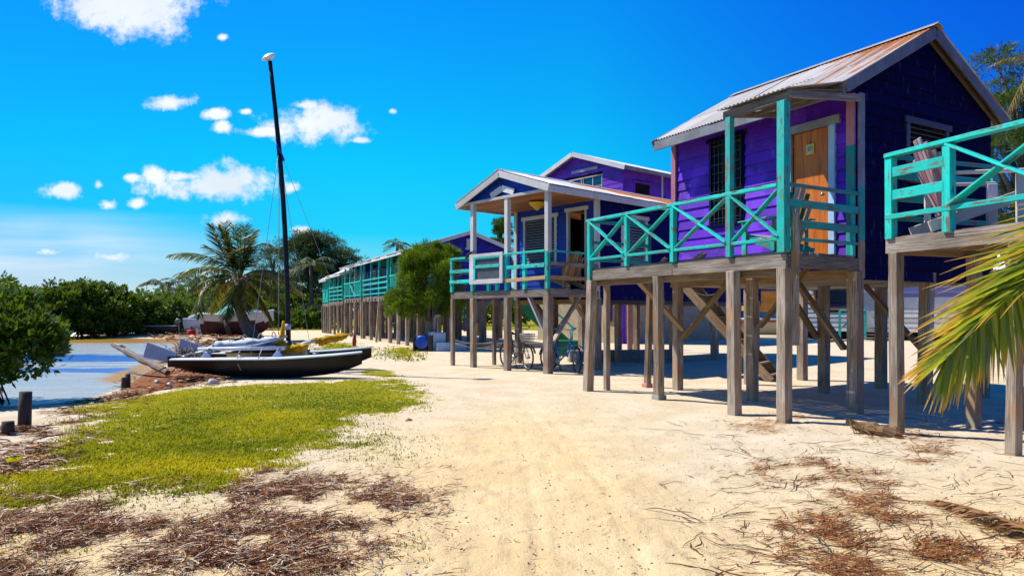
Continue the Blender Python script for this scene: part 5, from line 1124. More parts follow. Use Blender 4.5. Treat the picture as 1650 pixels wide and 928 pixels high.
# furled sails and clutter
def roll(name, pxs, Y, rad, mat, label, cat, flat=.6, nz=.3, n_=28, ropes=None, mat2=None):
    pts = []; rr = []; ctl = [Vector(P(x, y, Y + dy)) for (x, y, dy) in pxs]; m = len(ctl) - 1
    for i in range(n_ + 1):
        t = i / n_ * m; k = min(int(t), m - 1); f = t - k; f = f
        p = ctl[k].lerp(ctl[k + 1], f); rq = rad[k] + (rad[k + 1] - rad[k]) * f
        pts.append(p + Vector((0, 0, mnoise((i * .9, 3.1, 1.7)) * rq * nz))); rr.append(rq * (1 + nz * mnoise((i * 1.3, 9.1, 2.2)) * .8))
    mb = MB(); mb.tube(pts, rr, 14, flat=flat)
    for v in range(len(mb.v)):
        x, y, z = mb.v[v]; q = .35 * rr[min(v // 14, n_)] * mnoise((x * 5, y * 9, z * 22)); mb.v[v] = (x, y + q, z + q)
    o = mb.build(name, mat, None)
    tag(o, label, cat)
    return o
fs_ = roll('furled_sail', [(334, 562, 0), (352, 556, 0), (400, 555, 0), (440, 549, .1), (462, 541, .3)], 16.6, [.05, .13, .17, .14, .05], 'sail', 'white and pale blue rolled sail tied along the catamaran trampoline', 'sail', .7, .25)
for k, f_ in enumerate((.1, .3, .48, .66, .84)):
    p_ = Vector(P(334, 562, 16.6)).lerp(Vector(P(462, 543, 16.8)), f_) + Vector((0, 0, .04)); one('lashing', 'rope', fs_, lambda m: m.ring(p_, .165 - .08 * abs(f_ - .45), .012, (1, 0, .15 * (-1) ** k), 14, 5), 0)
one('coloured_band', 'sailblue', fs_, lambda m: m.tube([P(345, 561, 16.42), P(380, 561, 16.38), P(415, 557, 16.42), P(452, 547, 16.6)], [.02, .07, .07, .02], 8, flat=.6), 0)
ye = roll('yellow_sail', [(457, 517, 0), (455, 538, -.05), (449, 556, -.1), (462, 561, -.1), (482, 562, -.1), (497, 556, 0)], 16.9, [.035, .09, .13, .14, .13, .06], 'yellow', 'bright yellow sailcloth bundled at the foot of the black mast', 'sail', .7, .6)
y2 = roll('sail_bag', [(492, 551, 0), (505, 549, .1), (525, 548, .2), (548, 544, .4), (566, 538, .6)], 17.2, [.03, .11, .18, .16, .02], 'yellow', 'long yellow sail roll pointing to the cabins with a pale underside', 'sail', .55, .35)
one('underside', 'sail', y2, lambda m: m.tube([P(470, 562, 17.0), P(490, 554, 17.0), P(508, 549, 17.1)], [.05, .09, .05], 8, flat=.6), 0)
# cream dinghy between
CD = thing('sailing_dinghy', P(372, 500, 17.6)[:2] + (0,), R(-2), 'cream hulled dinghy lying between the black hulls', 'dinghy'); bpy.context.view_layer.update()
wf2 = lambda t: .42 * (math.sin(math.pi * min(.98, t * .75 + .22)) ** .8) + .01; kf2 = lambda t: .10 + .2 * (abs(t - .5) * 2) ** 2; df2 = lambda t: .50 + .04 * t
hull(CD, 'hull', 2.0, wf2, kf2, df2, 'hullcream'); decktop(CD, 'deck', 2.0, wf2, df2, 'hullwhite', .03)
one('rub_rail', 'iron', CD, lambda m: [m.tube([(t_ / 16 * 2.0, s_ * wf2(t_ / 16), df2(t_ / 16)) for t_ in range(17)], .02, 5) for s_ in (-1, 1)], 0)
one('bow_post', 'hullcream', CD, lambda m: m.beam((1.85, -.1, .1), (1.95, -.1, .72), .13, up=(0, 1, 0)), .02)
one('netting', 'rope', CD, lambda m: [m.tube([(1.2 + .12 * k, -.35, .5), (1.26 + .12 * ((k * 3) % 5), -.3, .78)], .006, 4) for k in range(7)] + [m.tube([(1.15, -.33, .78), (1.95, -.2, .80)], .012, 5)], 0)
sp = MB(); sp.tube([P(305, 571, 16.5), P(345, 563, 16.6)], [.07, .05], 8, flat=.5); sp = sp.build('boat_fender_spar', 'hullwhite', None); tag(sp, 'short white spar lying beside the pile of twigs', 'spar')
lg = MB(); la, lb = Vector(P(180, 555, 19.0)), Vector(P(270, 600, 16.9)); lg.tube([la.lerp(lb, k / 14) + Vector((0, 0, .012 * math.sin(k * 2.1))) for k in range(15)], [.035 + .05 * min(1, k / 5) + .012 * math.sin(k * 1.7) for k in range(15)], 9, smooth=False); lg = lg.build('driftwood_log', 'olddrift', None); tag(lg, 'long grey driftwood log slanting from the water to the black hull', 'log')
for k, (a, b) in enumerate((((180, 557), (200, 560)), ((184, 553), (197, 558)))): one('broken_end', 'bleached', lg, lambda m: m.tube([P(*a, 19.5), P(*b, 19.0)], [.01, .05], 5), 0)
# twig pile
cp = P(294, 572, 16.6); tw = MB()
for k in range(150):
    a = random.random() * 6.28; e_ = random.uniform(-.1, 1.25); l_ = random.uniform(.15, .42); d_ = Vector((math.cos(a) * math.cos(e_), math.sin(a) * math.cos(e_), math.sin(e_)))
    s_ = Vector((cp[0] + random.gauss(0, .2), cp[1] + random.gauss(0, .15), .30 + random.random() * .22)); mid = s_ + d_ * l_ * .5 + Vector((random.gauss(0, .04),) * 3)
    tw.tube([s_, mid, s_ + d_ * l_], [.016, .012, .005], 4)
tw = tw.build('brushwood_pile', 'drift', None); tag(tw, 'tangled grey brushwood heap behind the black hull stern', 'brushwood')
mb = MB()
for k in range(60):
    x, y = cp[0] + random.uniform(-.3, .9), cp[1] + random.uniform(-.4, .5); a = random.random() * 3; mb.tube([(x, y, .02 + random.random() * .4), (x + math.cos(a) * .4, y + math.sin(a) * .3, random.random() * .35)], [.02, .01], 4)
mb = mb.build('brushwood_bed', 'twig', None); tag(mb, kind='stuff')
def stake(px, py, h, r, label, tilt=(0, 0), mat='piling', cat='post', nm='wooden_piling'):
    x, y = G(px, py); z = gz(x, y); m = MB(); m.tube([(0, 0, -.15), (tilt[0] * .5, tilt[1] * .5, h * .5), (tilt[0], tilt[1], h)], [r, r * .97, r * .93], 12); o = m.build(nm, mat, None, 0, (x, y, z)); tag(o, label, cat); return o
stake(39, 688, .47, .078, 'dark upright piling beside the mangrove at the water edge, taller of two', (.02, 0))
stake(13, 702, .16, .07, 'short dark stump left of the tall piling', (.0, 0))
stake(199, 616, .24, .045, 'thin stake at the shore, left one of a close pair', cat='post'); stake(206, 615, .30, .055, 'thicker taller stake at the shore, right one of a close pair')
# bits of litter
def chip(px, py, s, mat, label, cat, nm, h=.5):
    x, y = G(px, py); m = MB(); m.tube([(-s, 0, s * .1), (-s * .4, s * .2, s * h), (s * .3, -.1 * s, s * h * .8), (s, 0, s * .1)], [s * .15, s * .6, s * .5, s * .1], 7, flat=.7); o = m.build(nm, mat, None, 0, (x, y, gz(x, y))); o.rotation_euler = (0, 0, random.random() * 3); tag(o, label, cat)
chip(254, 610, .09, 'white', 'larger white plastic scrap on the brown seaweed bank', 'litter', 'plastic_scrap'); chip(273, 617, .075, 'hullwhite', 'small white cup scrap on the seaweed nearer the black hull', 'litter', 'plastic_scrap', .9)
chip(372, 794, .02, 'bikeblue', 'tiny blue bottle cap in the dried seaweed', 'bottle cap', 'bottle_cap')
chip(345, 618, .14, 'bleached', 'pale block propping the black hull', 'block', 'wood_chock')
# beached sloop
SL = thing('beached_sloop', (P(327, 500, 44)[0], 44, 0), R(4), 'beached sailing boat with maroon bottom, white topsides and teal tarpaulin', 'boat'); bpy.context.view_layer.update()
wf3 = lambda t: .85 * (math.sin(math.pi * min(.985, t * .68 + .30)) ** .75) + .01; kf3 = lambda t: .02 + (.9 * ((t - .7) / .3) ** 2 if t > .7 else 0) + .25 * max(0, .2 - t); df3 = lambda t: 1.32 + .40 * (t - .42) ** 2 * 1.6 + .1 * t
hull(SL, 'hull', 4.4, wf3, kf3, df3, 'white', split=lambda t: .86 + .06 * t, mat2='maroon', k=18, n_=34)
decktop(SL, 'deck', 4.4, wf3, lambda t: df3(t) - .03, 'hullwhite', .08)
one('rub_rail', 'hullblue', SL, lambda m: [m.tube([(t_ / 20 * 4.4, s_ * (wf3(t_ / 20) + .01), df3(t_ / 20) - .03) for t_ in range(21)], .05, 6) for s_ in (-1, 1)], 0)
def tarpf(m):
    vs = []; fs = []; nx, ny = 16, 8
    for i in range(nx + 1):
        for j in range(ny + 1):
            u_, v_ = i / nx, j / ny; x = .9 + 2.0 * u_; y = -.62 + 1.24 * v_; z = 1.34 + .72 * (math.sin(math.pi * min(1, u_ * 1.0)) ** .6) * (1 - abs(v_ * 2 - 1) ** 1.6) * (1 - .35 * u_) + .08 * mnoise((x * 3, y * 4, 1)); vs.append((x, y, z))
    for i in range(nx):
        for j in range(ny): a = i * (ny + 1) + j; fs.append((a, a + ny + 1, a + ny + 2, a + 1))
    m.prim(vs, fs, [[(0, 0)] * 4] * len(fs), None, 0, True)
one('tarpaulin', 'tarp', SL, tarpf, 0); one('cabin_top', 'hullwhite', SL, lambda m: m.box(2.9, 3.5, -.4, .4, 1.3, 1.62), .04)
one('mast_stub', 'hullblue', SL, lambda m: m.tube([(2.4, .1, 1.3), (2.4, .1, 2.95)], .05, 8), 0); one('boom', 'iron', SL, lambda m: m.tube([(1.2, .0, 2.0), (3.9, .0, 1.75)], .03, 6), 0)
one('keel', 'maroon', SL, lambda m: m.box(.5, 3.2, -.06, .06, -.1, .15), .02)
pl = MB(); pl.tube([(P(360, 500, 43)[0], 43.0, 1.25), (P(375, 500, 43)[0], 42.6, 0)], [.10, .14], 8); pl = pl.build('prop_log', 'piling', None); tag(pl, 'dark prop log leaning on the maroon hull', 'log')
SK = thing('skiff', (P(298, 500, 47)[0], 47, 0), R(2), 'blue and white skiff stern behind the beached sailing boat', 'skiff'); bpy.context.view_layer.update()
hull(SK, 'hull', 2.4, lambda t: .5 * math.sin(math.pi * min(.97, t * .7 + .28)) ** .7, lambda t: .35 + .2 * t * t, lambda t: 1.0 + .25 * (1 - t) * .3, 'hullblue'); decktop(SK, 'deck', 2.4, lambda t: .5 * math.sin(math.pi * min(.97, t * .7 + .28)) ** .7, lambda t: 1.0 + .075 * (1 - t), 'hullwhite'); one('cabin_cover', 'hullwhite', SK, lambda m: m.tube([(.3, 0, 1.1), (1.0, 0, 1.32), (1.9, 0, 1.2)], [.2, .3, .2], 10, flat=.6), 0); one('trailer_legs', 'black', SK, lambda m: (m.box(.5, .6, -.3, .3, 0, .5), m.box(1.8, 1.9, -.3, .3, 0, .55)), 0)
LS = thing('rowing_skiff', (P(196, 500, 46.5)[0], 46.5, 0), R(0), 'long low dark skiff with a white gunwale before the mangroves', 'skiff'); bpy.context.view_layer.update()
wf4 = lambda t: .4 * math.sin(math.pi * min(.97, t * .7 + .28)) ** .7 + .01
hull(LS, 'hull', 3.7, wf4, lambda t: .12 + .1 * t * t, lambda t: .58, 'piling'); decktop(LS, 'floor', 3.7, lambda t: wf4(t) * .95, lambda t: .5, 'deck', 0); one('gunwale', 'white', LS, lambda m: [m.tube([(t_ / 16 * 3.7, s_ * wf4(t_ / 16), .59) for t_ in range(17)], .035, 6) for s_ in (-1, 1)], 0)
one('outboard_motor', 'grey', LS, lambda m: (m.tube([(3.6, 0, .75), (3.75, 0, .95), (3.95, 0, .9)], [.1, .17, .1], 8), m.tube([(3.8, 0, .8), (3.85, 0, .2)], .05, 6)), 0)
for k, (px, py, mt_, lb) in enumerate(((318, 528, 'white', 'white bundle of gear on the bank beside the dark skiff'), (325, 529, 'hullblue', 'pale blue gear bundle on the bank left of the beached sailing boat'), (308, 532, 'cloth_red', 'small reddish rag on the bank by the gear bundles'))):
    x, y = G(px, py + 10); m = MB(); m.tube([(-.2, 0, .1), (-.1, .1, .28), (.1, 0, .3), (.25, 0, .08)], [.08, .22, .2, .05], 7, flat=.8); o = m.build('gear_bundle', mt_, None, 0, (x, y, 0)); tag(o, lb, 'bundle')
BB = thing('striped_boat', (14.2, 43, 0), R(3), 'blue and white striped boat with tan bottom glimpsed beyond the wooden stair', 'boat'); bpy.context.view_layer.update()
hull(BB, 'hull', 4.2, lambda t: wf3(1 - t) * .9, lambda t: .1, lambda t: 1.35 + .25 * (1 - t), 'bikeblue', split=lambda t: .95, mat2='hullcream', k=16); decktop(BB, 'deck', 4.2, lambda t: wf3(1 - t) * .88, lambda t: 1.33 + .25 * (1 - t), 'hullwhite'); one('white_band', 'hullwhite', BB, lambda m: [m.tube([(t_ / 16 * 4.2, s_ * (wf3(1 - t_ / 16) * .9), 1.08) for t_ in range(17)], .07, 6) for s_ in (-1, 1)], 0); one('red_line', 'red', BB, lambda m: [m.tube([(t_ / 16 * 4.2, s_ * (wf3(1 - t_ / 16) * .89), .93) for t_ in range(17)], .045, 6) for s_ in (-1, 1)], 0)

# ------------------------------------------------------------------ bicycles
def bicycle(loc, rz, frame, label, basket, steer=0.0):
    t = thing('bicycle', loc, rz, label, 'bicycle', 'bicycles under the blue cabin')
    RW = .33
    def wheel(x, z, ang):
        w = MB(); w.ring((0, 0, 0), RW - .02, .022, (0, 1, 0), 36, 6); w = w.build('wheel', 'rubber', t, 0, (x, 0, z)); w.rotation_euler = (0, 0, ang)
        one('rim', 'chrome', w, lambda m: m.ring((0, 0, 0), RW - .045, .010, (0, 1, 0), 32, 5), 0); one('hub', 'chrome', w, lambda m: m.lathe([(.03, -.05), (.02, 0), (.03, .05)], (0, 0, 0), (0, 1, 0), 10), 0)
        one('spokes', 'chrome', w, lambda m: [m.tube([(0, .02 * (-1) ** k, 0), (math.cos(k * .3927) * (RW - .05), 0, math.sin(k * .3927) * (RW - .05))], .0028, 4) for k in range(16)], 0); return w
    wheel(0, RW, 0); wheel(1.06, RW, steer)
    one('frame', frame, t, lambda m: (m.tube([(.0, .05, RW), (.42, .02, .28)], .012, 6), m.tube([(0, -.05, RW), (.42, -.02, .28)], .012, 6), m.tube([(.42, 0, .28), (.28, 0, .80)], .017, 8), m.tube([(.42, 0, .28), (.60, 0, .40), (.80, 0, .72)], .02, 8), m.tube([(.31, 0, .62), (.55, 0, .58), (.82, 0, .76)], .017, 8), m.tube([(0, .05, RW), (.29, .01, .74)], .010, 6), m.tube([(0, -.05, RW), (.29, -.01, .74)], .010, 6), m.tube([(.79, 0, .70), (.84, 0, .86)], .021, 8)), 0)
    one('fork', frame, t, lambda m: (m.tube([(.84, 0, .80), (.95, .05, .52), (1.06, .05, RW)], .012, 6), m.tube([(.84, 0, .80), (.95, -.05, .52), (1.06, -.05, RW)], .012, 6)), 0)
    for nm_, x in (('mudguard', 0), ('mudguard', 1.06)): one(nm_, frame, t, lambda m: m.tube([(x + math.cos(a) * .36, 0, RW + math.sin(a) * .36) for a in [R(20 + 150 * k / 8) for k in range(9)]], .03, 6, flat=.35), 0)
    one('saddle', 'black', t, lambda m: (m.tube([(.14, 0, .93), (.22, 0, .94), (.36, 0, .92), (.46, 0, .91)], [.05, .10, .05, .02], 8, flat=.45), m.tube([(.28, 0, .78), (.27, 0, .92)], .012, 6)), 0)
    one('handlebar', 'chrome', t, lambda m: (m.tube([(.84, 0, .86), (.82, 0, 1.02)], .012, 6), m.tube([(.62, -.33, 1.10), (.74, -.28, 1.10), (.84, -.10, 1.06), (.84, .10, 1.06), (.74, .28, 1.10), (.62, .33, 1.10)], .012, 6)), 0)
    for s_ in (-1, 1): one('grip', 'bikeblue', t, lambda m: m.tube([(.60, s_ * .335, 1.10), (.70, s_ * .30, 1.10)], .019, 6), 0)
    one('crank', 'chrome', t, lambda m: (m.lathe([(.09, -.004), (.09, .004)], (.42, -.06, .28), (0, 1, 0), 16), m.tube([(.42, -.07, .28), (.50, -.08, .15)], .010, 5), m.tube([(.42, .07, .28), (.34, .08, .41)], .010, 5), m.box(.47, .55, -.16, -.07, .14, .16), m.box(.29, .37, .07, .16, .40, .42)), 0)
    if basket:
        def bsk(m):
            for k in range(9): z = .74 + k * .025; w_ = .13 + .03 * k / 8; pts = [(.90, -w_, z), (1.14 + .02 * k / 8, -w_, z), (1.14 + .02 * k / 8, w_, z), (.90, w_, z), (.90, -w_, z)]; m.tube(pts, .0035 if k < 8 else .008, 4, smooth=False)
            for k in range(9): y = -.14 + .28 * k / 8; m.tube([(.90, y, .74), (1.14, y, .74)], .0035, 4); m.tube([(1.14, y * .93, .74), (1.16, y * 1.1, .95)], .0035, 4); m.tube([(.90, y * .93, .74), (.90, y * 1.1, .95)], .0035, 4)
            for k in range(6): x = .90 + .24 * k / 5; m.tube([(x, -.13, .74), (x, -.16, .95)], .0035, 4); m.tube([(x, .13, .74), (x, .16, .95)], .0035, 4)
        one('basket', 'chrome', t, bsk, 0)
    one('kickstand', 'iron', t, lambda m: m.tube([(.36, .03, .27), (.28, .16, .0)], .010, 5), 0)
    return t
b1 = bicycle((*G(816, 592), 0), R(-62), 'bikegrey', 'grey town bicycle with a wire basket, left of the two under the blue cabin', True, R(-8))
b1.rotation_euler = (R(0), 0, R(-58))
b2 = bicycle((*G(884, 597), 0), R(-52), 'bikeblue', 'blue bicycle leaning behind the nearest corner stilt of the blue cabin', False, R(-25))
bpy.context.view_layer.update()

def rope(pts, r, mat, label, nm='rope'):
    m = MB(); m.tube(pts, r, 5); o = m.build(nm, mat, None); tag(o, label, nm.replace('_', ' ')); return o
pA, pB = Vector(P(1118, 470, 13.6)), Vector(P(1180, 455, 12.6)); rope([pA.lerp(pB, k / 8) + Vector((0, 0, -.14 * math.sin(math.pi * k / 8))) for k in range(9)], .008, 'hullwhite', 'thin white cable slung under the purple cabin floor', 'cable')
pA, pB = Vector(P(733, 548, 22)), Vector(P(803, 549, 22)); rope([pA.lerp(pB, k / 8) + Vector((0, 0, -.10 * math.sin(math.pi * k / 8))) for k in range(9)], .012, 'rope', 'upper slack rope strung between the left stilts of the blue cabin')
pA, pB = Vector(P(733, 553, 22)), Vector(P(803, 556, 22)); rope([pA.lerp(pB, k / 8) + Vector((0, 0, -.12 * math.sin(math.pi * k / 8))) for k in range(9)], .012, 'newwood', 'lower tan rope strung between the left stilts of the blue cabin')
for i_, (h_, L_) in enumerate(((CT, 4.25),)):
    for x_ in (.25, 1.5, 3.2): one('cleat', 'chrome', CT, lambda m: (m.tube([(x_ - .07, 0, df(x_ / L_) + .07), (x_ + .07, 0, df(x_ / L_) + .07)], .012, 6), m.tube([(x_, 0, df(x_ / L_)), (x_, 0, df(x_ / L_) + .07)], .012, 6)), 0)
    one('lashing_rope', 'rope', CT, lambda m: (m.tube([(1.5, 0, .62), (1.52, -.20, .55), (1.55, -.27, .35), (1.6, -.22, .2)], .010, 5), m.tube([(2.0, .0, .68), (2.02, -.22, .56), (2.0, -.30, .42)], .012, 5), m.tube([(.3, 0, .56), (.7, .3, .60), (1.2, .2, .70), (1.9, .6, .72)], .010, 5)), 0)
one('tramp_lacing', 'rope', CT, lambda m: [m.tube([(.9 + .1 * k, .10, .66), (.93 + .1 * k, .24, .645)], .006, 4) for k in range(14)], 0)

# ------------------------------------------------------------------ people far down the beach
def person(loc, hgt, rz, top, bottom, label, stride=.12):
    s = hgt / 1.75
    t = bpy.data.meshes.new('person'); J = [(0, 0, .95), (0, 0, 1.15), (0, 0, 1.42), (0, 0, 1.52), (0, .02, 1.66), (-.10, 0, .90), (-.11, -stride, .50), (-.11, -stride * .6, .08), (.10, 0, .90), (.11, stride, .50), (.11, stride * 1.6, .10), (-.19, 0, 1.40), (-.26, .02, 1.14), (-.24, -.10, .92), (.19, 0, 1.40), (.26, .02, 1.14), (.24, -.12, .94), (-.11, -stride * .6 - .14, .03), (.11, stride * 1.6 - .14, .04), (0, .0, 1.76)]
    E = [(0, 1), (1, 2), (2, 3), (3, 4), (0, 5), (5, 6), (6, 7), (0, 8), (8, 9), (9, 10), (2, 11), (11, 12), (12, 13), (2, 14), (14, 15), (15, 16), (7, 17), (10, 18), (4, 19)]
    rr = [.14, .13, .13, .055, .10, .10, .065, .045, .10, .065, .045, .06, .045, .035, .06, .045, .035, .035, .035, .07]
    def sk(name, J, E, rr, mat, parent, grow=0, keep=None):
        me = bpy.data.meshes.new(name)
        if keep: mp_ = {k: i for i, k in enumerate(keep)}; J = [J[k] for k in keep]; E = [(mp_[a], mp_[b]) for a, b in E if a in mp_ and b in mp_]; rr = [rr[k] for k in keep]
        me.from_pydata([(x * s, y * s, z * s) for x, y, z in J], E, []); o = bpy.data.objects.new(name, me); COL.objects.link(o); me.materials.append(MT[mat])
        m = o.modifiers.new('skin', 'SKIN'); sv = me.skin_vertices[0].data
        for v, r_ in zip(sv, rr): v.radius = ((r_ + grow) * s, (r_ + grow) * s * .85)
        sv[0].use_root = True; o.modifiers.new('sub', 'SUBSURF').levels = 1; o.modifiers['sub'].render_levels = 2
        if parent: o.parent = parent
        return o
    b = sk('person', J, E, rr, 'skin', None); b.location = loc; b.rotation_euler = (0, 0, rz); tag(b, label, 'person')
    sk('shirt', J, E, rr, top, b, .02, [0, 1, 2, 11, 14, 12, 15]); sk('trousers', J, E, rr, bottom, b, .02, [0, 5, 6, 7, 8, 9, 10])
    h = MB(); h.lathe([(.0, 0), (.09, .01), (.115, .06), (.10, .12), (.05, .15), (0, .155)], (0, .02, 1.67), n=12); hh = h.build('hair', 'black', b); hh.scale = (s, s, s); return b
person((P(437, 500, 82)[0], 82, 0), 1.7, R(10), 'cloth_red', 'black', 'distant person in a red shirt on the path behind the palm')
person((P(413, 500, 60)[0], 60, 0), 1.7, R(-60), 'cloth_orange', 'cloth_navy', 'person in an orange top and navy trousers by the sailing boat bow')
# white driftwood sculpture
q = P(484, 500, 62); m = MB(); m.tube([(q[0] - 1.2, 62, 0.1), (q[0] - .3, 62, .35), (q[0] + .05, 62, .7), (q[0] + .1, 62, 1.3), (q[0] + .2, 62, 1.9)], [.12, .2, .17, .12, .04], 8); m.tube([(q[0] + .05, 62, .7), (q[0] + .3, 62, .3), (q[0] + .6, 61.8, .05)], [.15, .12, .06], 8); m.tube([(q[0], 62, .6), (q[0] + .05, 61.6, .05)], [.13, .08], 8); m = m.build('driftwood_stump', 'bleached', None); tag(m, 'bleached white driftwood root standing on the far sand', 'driftwood')
# palm log chunk on the sand
q = G(1405, 702); m = MB(); m.tube([(-.27, .08, .15), (-.18, .05, .12), (-.08, .03, .09), (.02, 0, .08), (.12, -.02, .06), (.2, -.05, .02)], [.035, .055, .085, .075, .085, .03], 7, flat=.85, smooth=False); m.tube([(-.05, .0, .09), (.1, -.08, .07), (.22, -.1, .05), (.30, -.12, .01)], [.04, .07, .06, .02], 7, smooth=False)
for k in range(50): a = random.uniform(-.25, .25); m.tube([(a, random.uniform(-.08, .06), .10 + random.random() * .05), (a + random.uniform(.03, .16), random.uniform(-.16, .08), .01 + random.random() * .06)], [.006, .002], 4)

for i_, v_ in enumerate(m.v): m.v[i_] = (v_[0], v_[1] + .03 * mnoise((v_[0] * 14, v_[1] * 14, v_[2] * 20)), max(-.02, v_[2] + .05 * mnoise((v_[0] * 11 + 5, v_[1] * 13, v_[2] * 17))))
m = m.build('log_chunk', 'palmlog', None, 0, (q[0], q[1], 0)); m.rotation_euler = (0, 0, R(-15)); tag(m, 'tan fibrous palm log chunk on the sand beside the right deck stilt', 'log')

# ------------------------------------------------------------------ vegetation
def cat_(parts): 
    V = []; Fs = []; va = []; tp = []; b = 0
    for (v, f, a, t) in parts: V.append(v); Fs.append(f + b); va.append(a); tp.append(t); b += len(v)
    return np.concatenate(V), np.concatenate(Fs), np.concatenate(va), np.concatenate(tp)
def tree(name, loc, label, cat, crowns, mat, barkm, trunk, leaf=(.1, .05), group=None, needle=False, spread=.35):
    """crowns: list of (centre, radii, leaves, clumps, clump size, flat); trunk: list of polylines with radii (all local)"""
    t = thing(name, loc, 0, label, cat, group)
    parts = []
    for i, (c, r, n_, k, cs, fl) in enumerate(crowns):
        p, o, sh = crown_pts(c, r, n_, k, cs, fl, seed=hash((name, round(loc[0] * 10), i)) % 9999 if False else int(abs(loc[0] * 131 + loc[1] * 17 + i * 7)) % 99991)
        if needle: o = unit(o + rng.normal(size=o.shape) * spread)
        L = leaf[0] * (.7 + .6 * rng.random(len(p))); parts.append(leaves(p, o, L, leaf[1] * (.8 + .4 * rng.random(len(p))), sh))
    V, Fc, va, tp = cat_(parts); arrmesh('crown', V, Fc, mat, t, va, tp)
    if trunk:
        m = MB()
        for pts, rs in trunk: m.tube(pts, rs, 8)
        m.build('trunk', barkm, t)
    return t
def branches(c0, z0, targets, r0=.12):
    out = []
    for tx in targets:
        a = Vector(c0) + Vector((0, 0, z0)); b = Vector(tx); m_ = a.lerp(b, .5) + Vector((random.uniform(-.1, .1), random.uniform(-.1, .1), .1)) * (b - a).length
        out.append(([a, m_, b], [r0, r0 * .6, r0 * .2]))
    return out
# near mangrove on the left
nm = thing('mangrove', (-9.75, 12.2, WZ), 0, 'nearest glossy mangrove with arching prop roots at the left edge', 'mangrove', 'mangroves round the lagoon')
parts = []
for i, (c, r, n_, k, cs, fl) in enumerate([((0, 0, 1.12), (1.45, 1.3, .78), 9000, 90, .26, 1), ((1.0, -.15, 1.02), (.62, .8, .5), 3200, 34, .26, 1), ((-2.2, .2, 1.2), (1.6, 1.2, .95), 4000, 40, .3, 1), ((.2, .2, 1.5), (1.2, 1.1, .5), 2600, 40, .2, 1), ((.85, -.5, .75), (.5, .4, .25), 900, 14, .2, 1), ((-1.0, -.3, .5), (1.3, .9, .42), 4200, 50, .25, 1), ((.25, -.2, .62), (.9, .7, .3), 2200, 30, .25, 1), ((1.3, -.1, 1.15), (.5, .5, .3), 1500, 18, .25, 1)]):
    p, o, sh = crown_pts(c, r, n_, k, cs, fl, seed=300 + i); o = unit(o + np.array([0, 0, .3])); parts.append(leaves(p, o, .125 * (.7 + .6 * rng.random(len(p))), .066, sh))
V, Fc, va, tp = cat_(parts); arrmesh('foliage', V, Fc, 'mang', nm, va, tp)
m = MB()
for k in range(46):
    a = random.uniform(0, 6.28); r0_ = random.uniform(.1, .6); r1 = r0_ + random.uniform(.25, .75); h = random.uniform(.45, .95)
    cx_, cy_ = random.uniform(-1.6, .55), random.uniform(-.6, .4); m.tube([(cx_ + math.cos(a) * r0_ * .3, cy_ + math.sin(a) * r0_ * .3, h), (cx_ + math.cos(a) * r0_ * .9, cy_ + math.sin(a) * r0_ * .9, h * .8), (cx_ + math.cos(a) * r1, cy_ + math.sin(a) * r1, -.15)], [.022, .018, .012], 5)
for k in range(16):
    a = random.uniform(0, 6.28); m.tube([(random.uniform(-.8, .3), 0, .3), (math.cos(a) * .6, math.sin(a) * .5, .9), (math.cos(a) * 1.3, math.sin(a) * 1.1, 1.5)], [.045, .03, .01], 5)
m.build('prop_roots', 'root', nm)
# mangroves across the water
mg = [(-70, 40, 3.4, 4.0), (12, 42.5, 3.25, 2.2), (60, 43.0, 2.5, 2.2), (105, 44.0, 3.0, 2.4), (150, 45.0, 3.35, 2.3), (185, 46.0, 2.9, 2.0), (222, 47.5, 2.55, 2.0), (262, 50, 2.35, 2.2), (300, 54, 2.3, 2.2), (135, 49, 3.2, 2.6), (40, 50, 3.0, 3.5), (345, 58, 2.2, 2.0)]
lbls = ['broad mangrove far left across the lagoon', 'tall mangrove with a separate round top above the left edge', 'low mangrove directly behind the nearest one', 'mangrove left of the tallest dome across the water', 'tallest domed mangrove across the lagoon', 'mangrove just right of the tallest dome', 'mangrove above the white line of the low skiff', 'mangrove behind the gear bundles on the bank', 'mangrove behind the stern of the beached sailing boat', 'mangrove in the second line behind the tallest dome', 'mangrove in the second line on the left', 'small mangrove behind the palm frond hanging left']
for i, (px, Y, h, w) in enumerate(mg):
    x = P(px, 500, Y)[0]; cr_ = [((0, 0, h * .55), (w, w * .8, h * .47), 4600, 80, .17, .8), ((w * .1, -w * .45, h * .36), (w * .9, w * .4, h * .33), 2200, 44, .2, .8), ((0, -w * .3, h * .16), (w * 1.05, w * .4, h * .17), 1800, 40, .2, .8)]
    if i == 1: cr_ = [((0, 0, 1.2), (w, w, 1.1), 3200, 60, .2, .8), ((-.1, 0, 3.05), (.75, .6, .42), 900, 16, .28, .8)]
    tr_ = [([(random.uniform(-w * .6, w * .6), random.uniform(-.5, .3), h * .5), (random.uniform(-w, w) * .7, -w * .5, -.2)], [.05, .03]) for _ in range(12)] + [([(0, 0, 0), (.1, 0, h * .5), (-.1, 0, h * .9)], [.12, .09, .03])]
    tree('mangrove', (x, Y, 0), lbls[i], 'mangrove', cr_, 'mangfar', 'root', tr_, (.22, .12), 'mangroves round the lagoon')
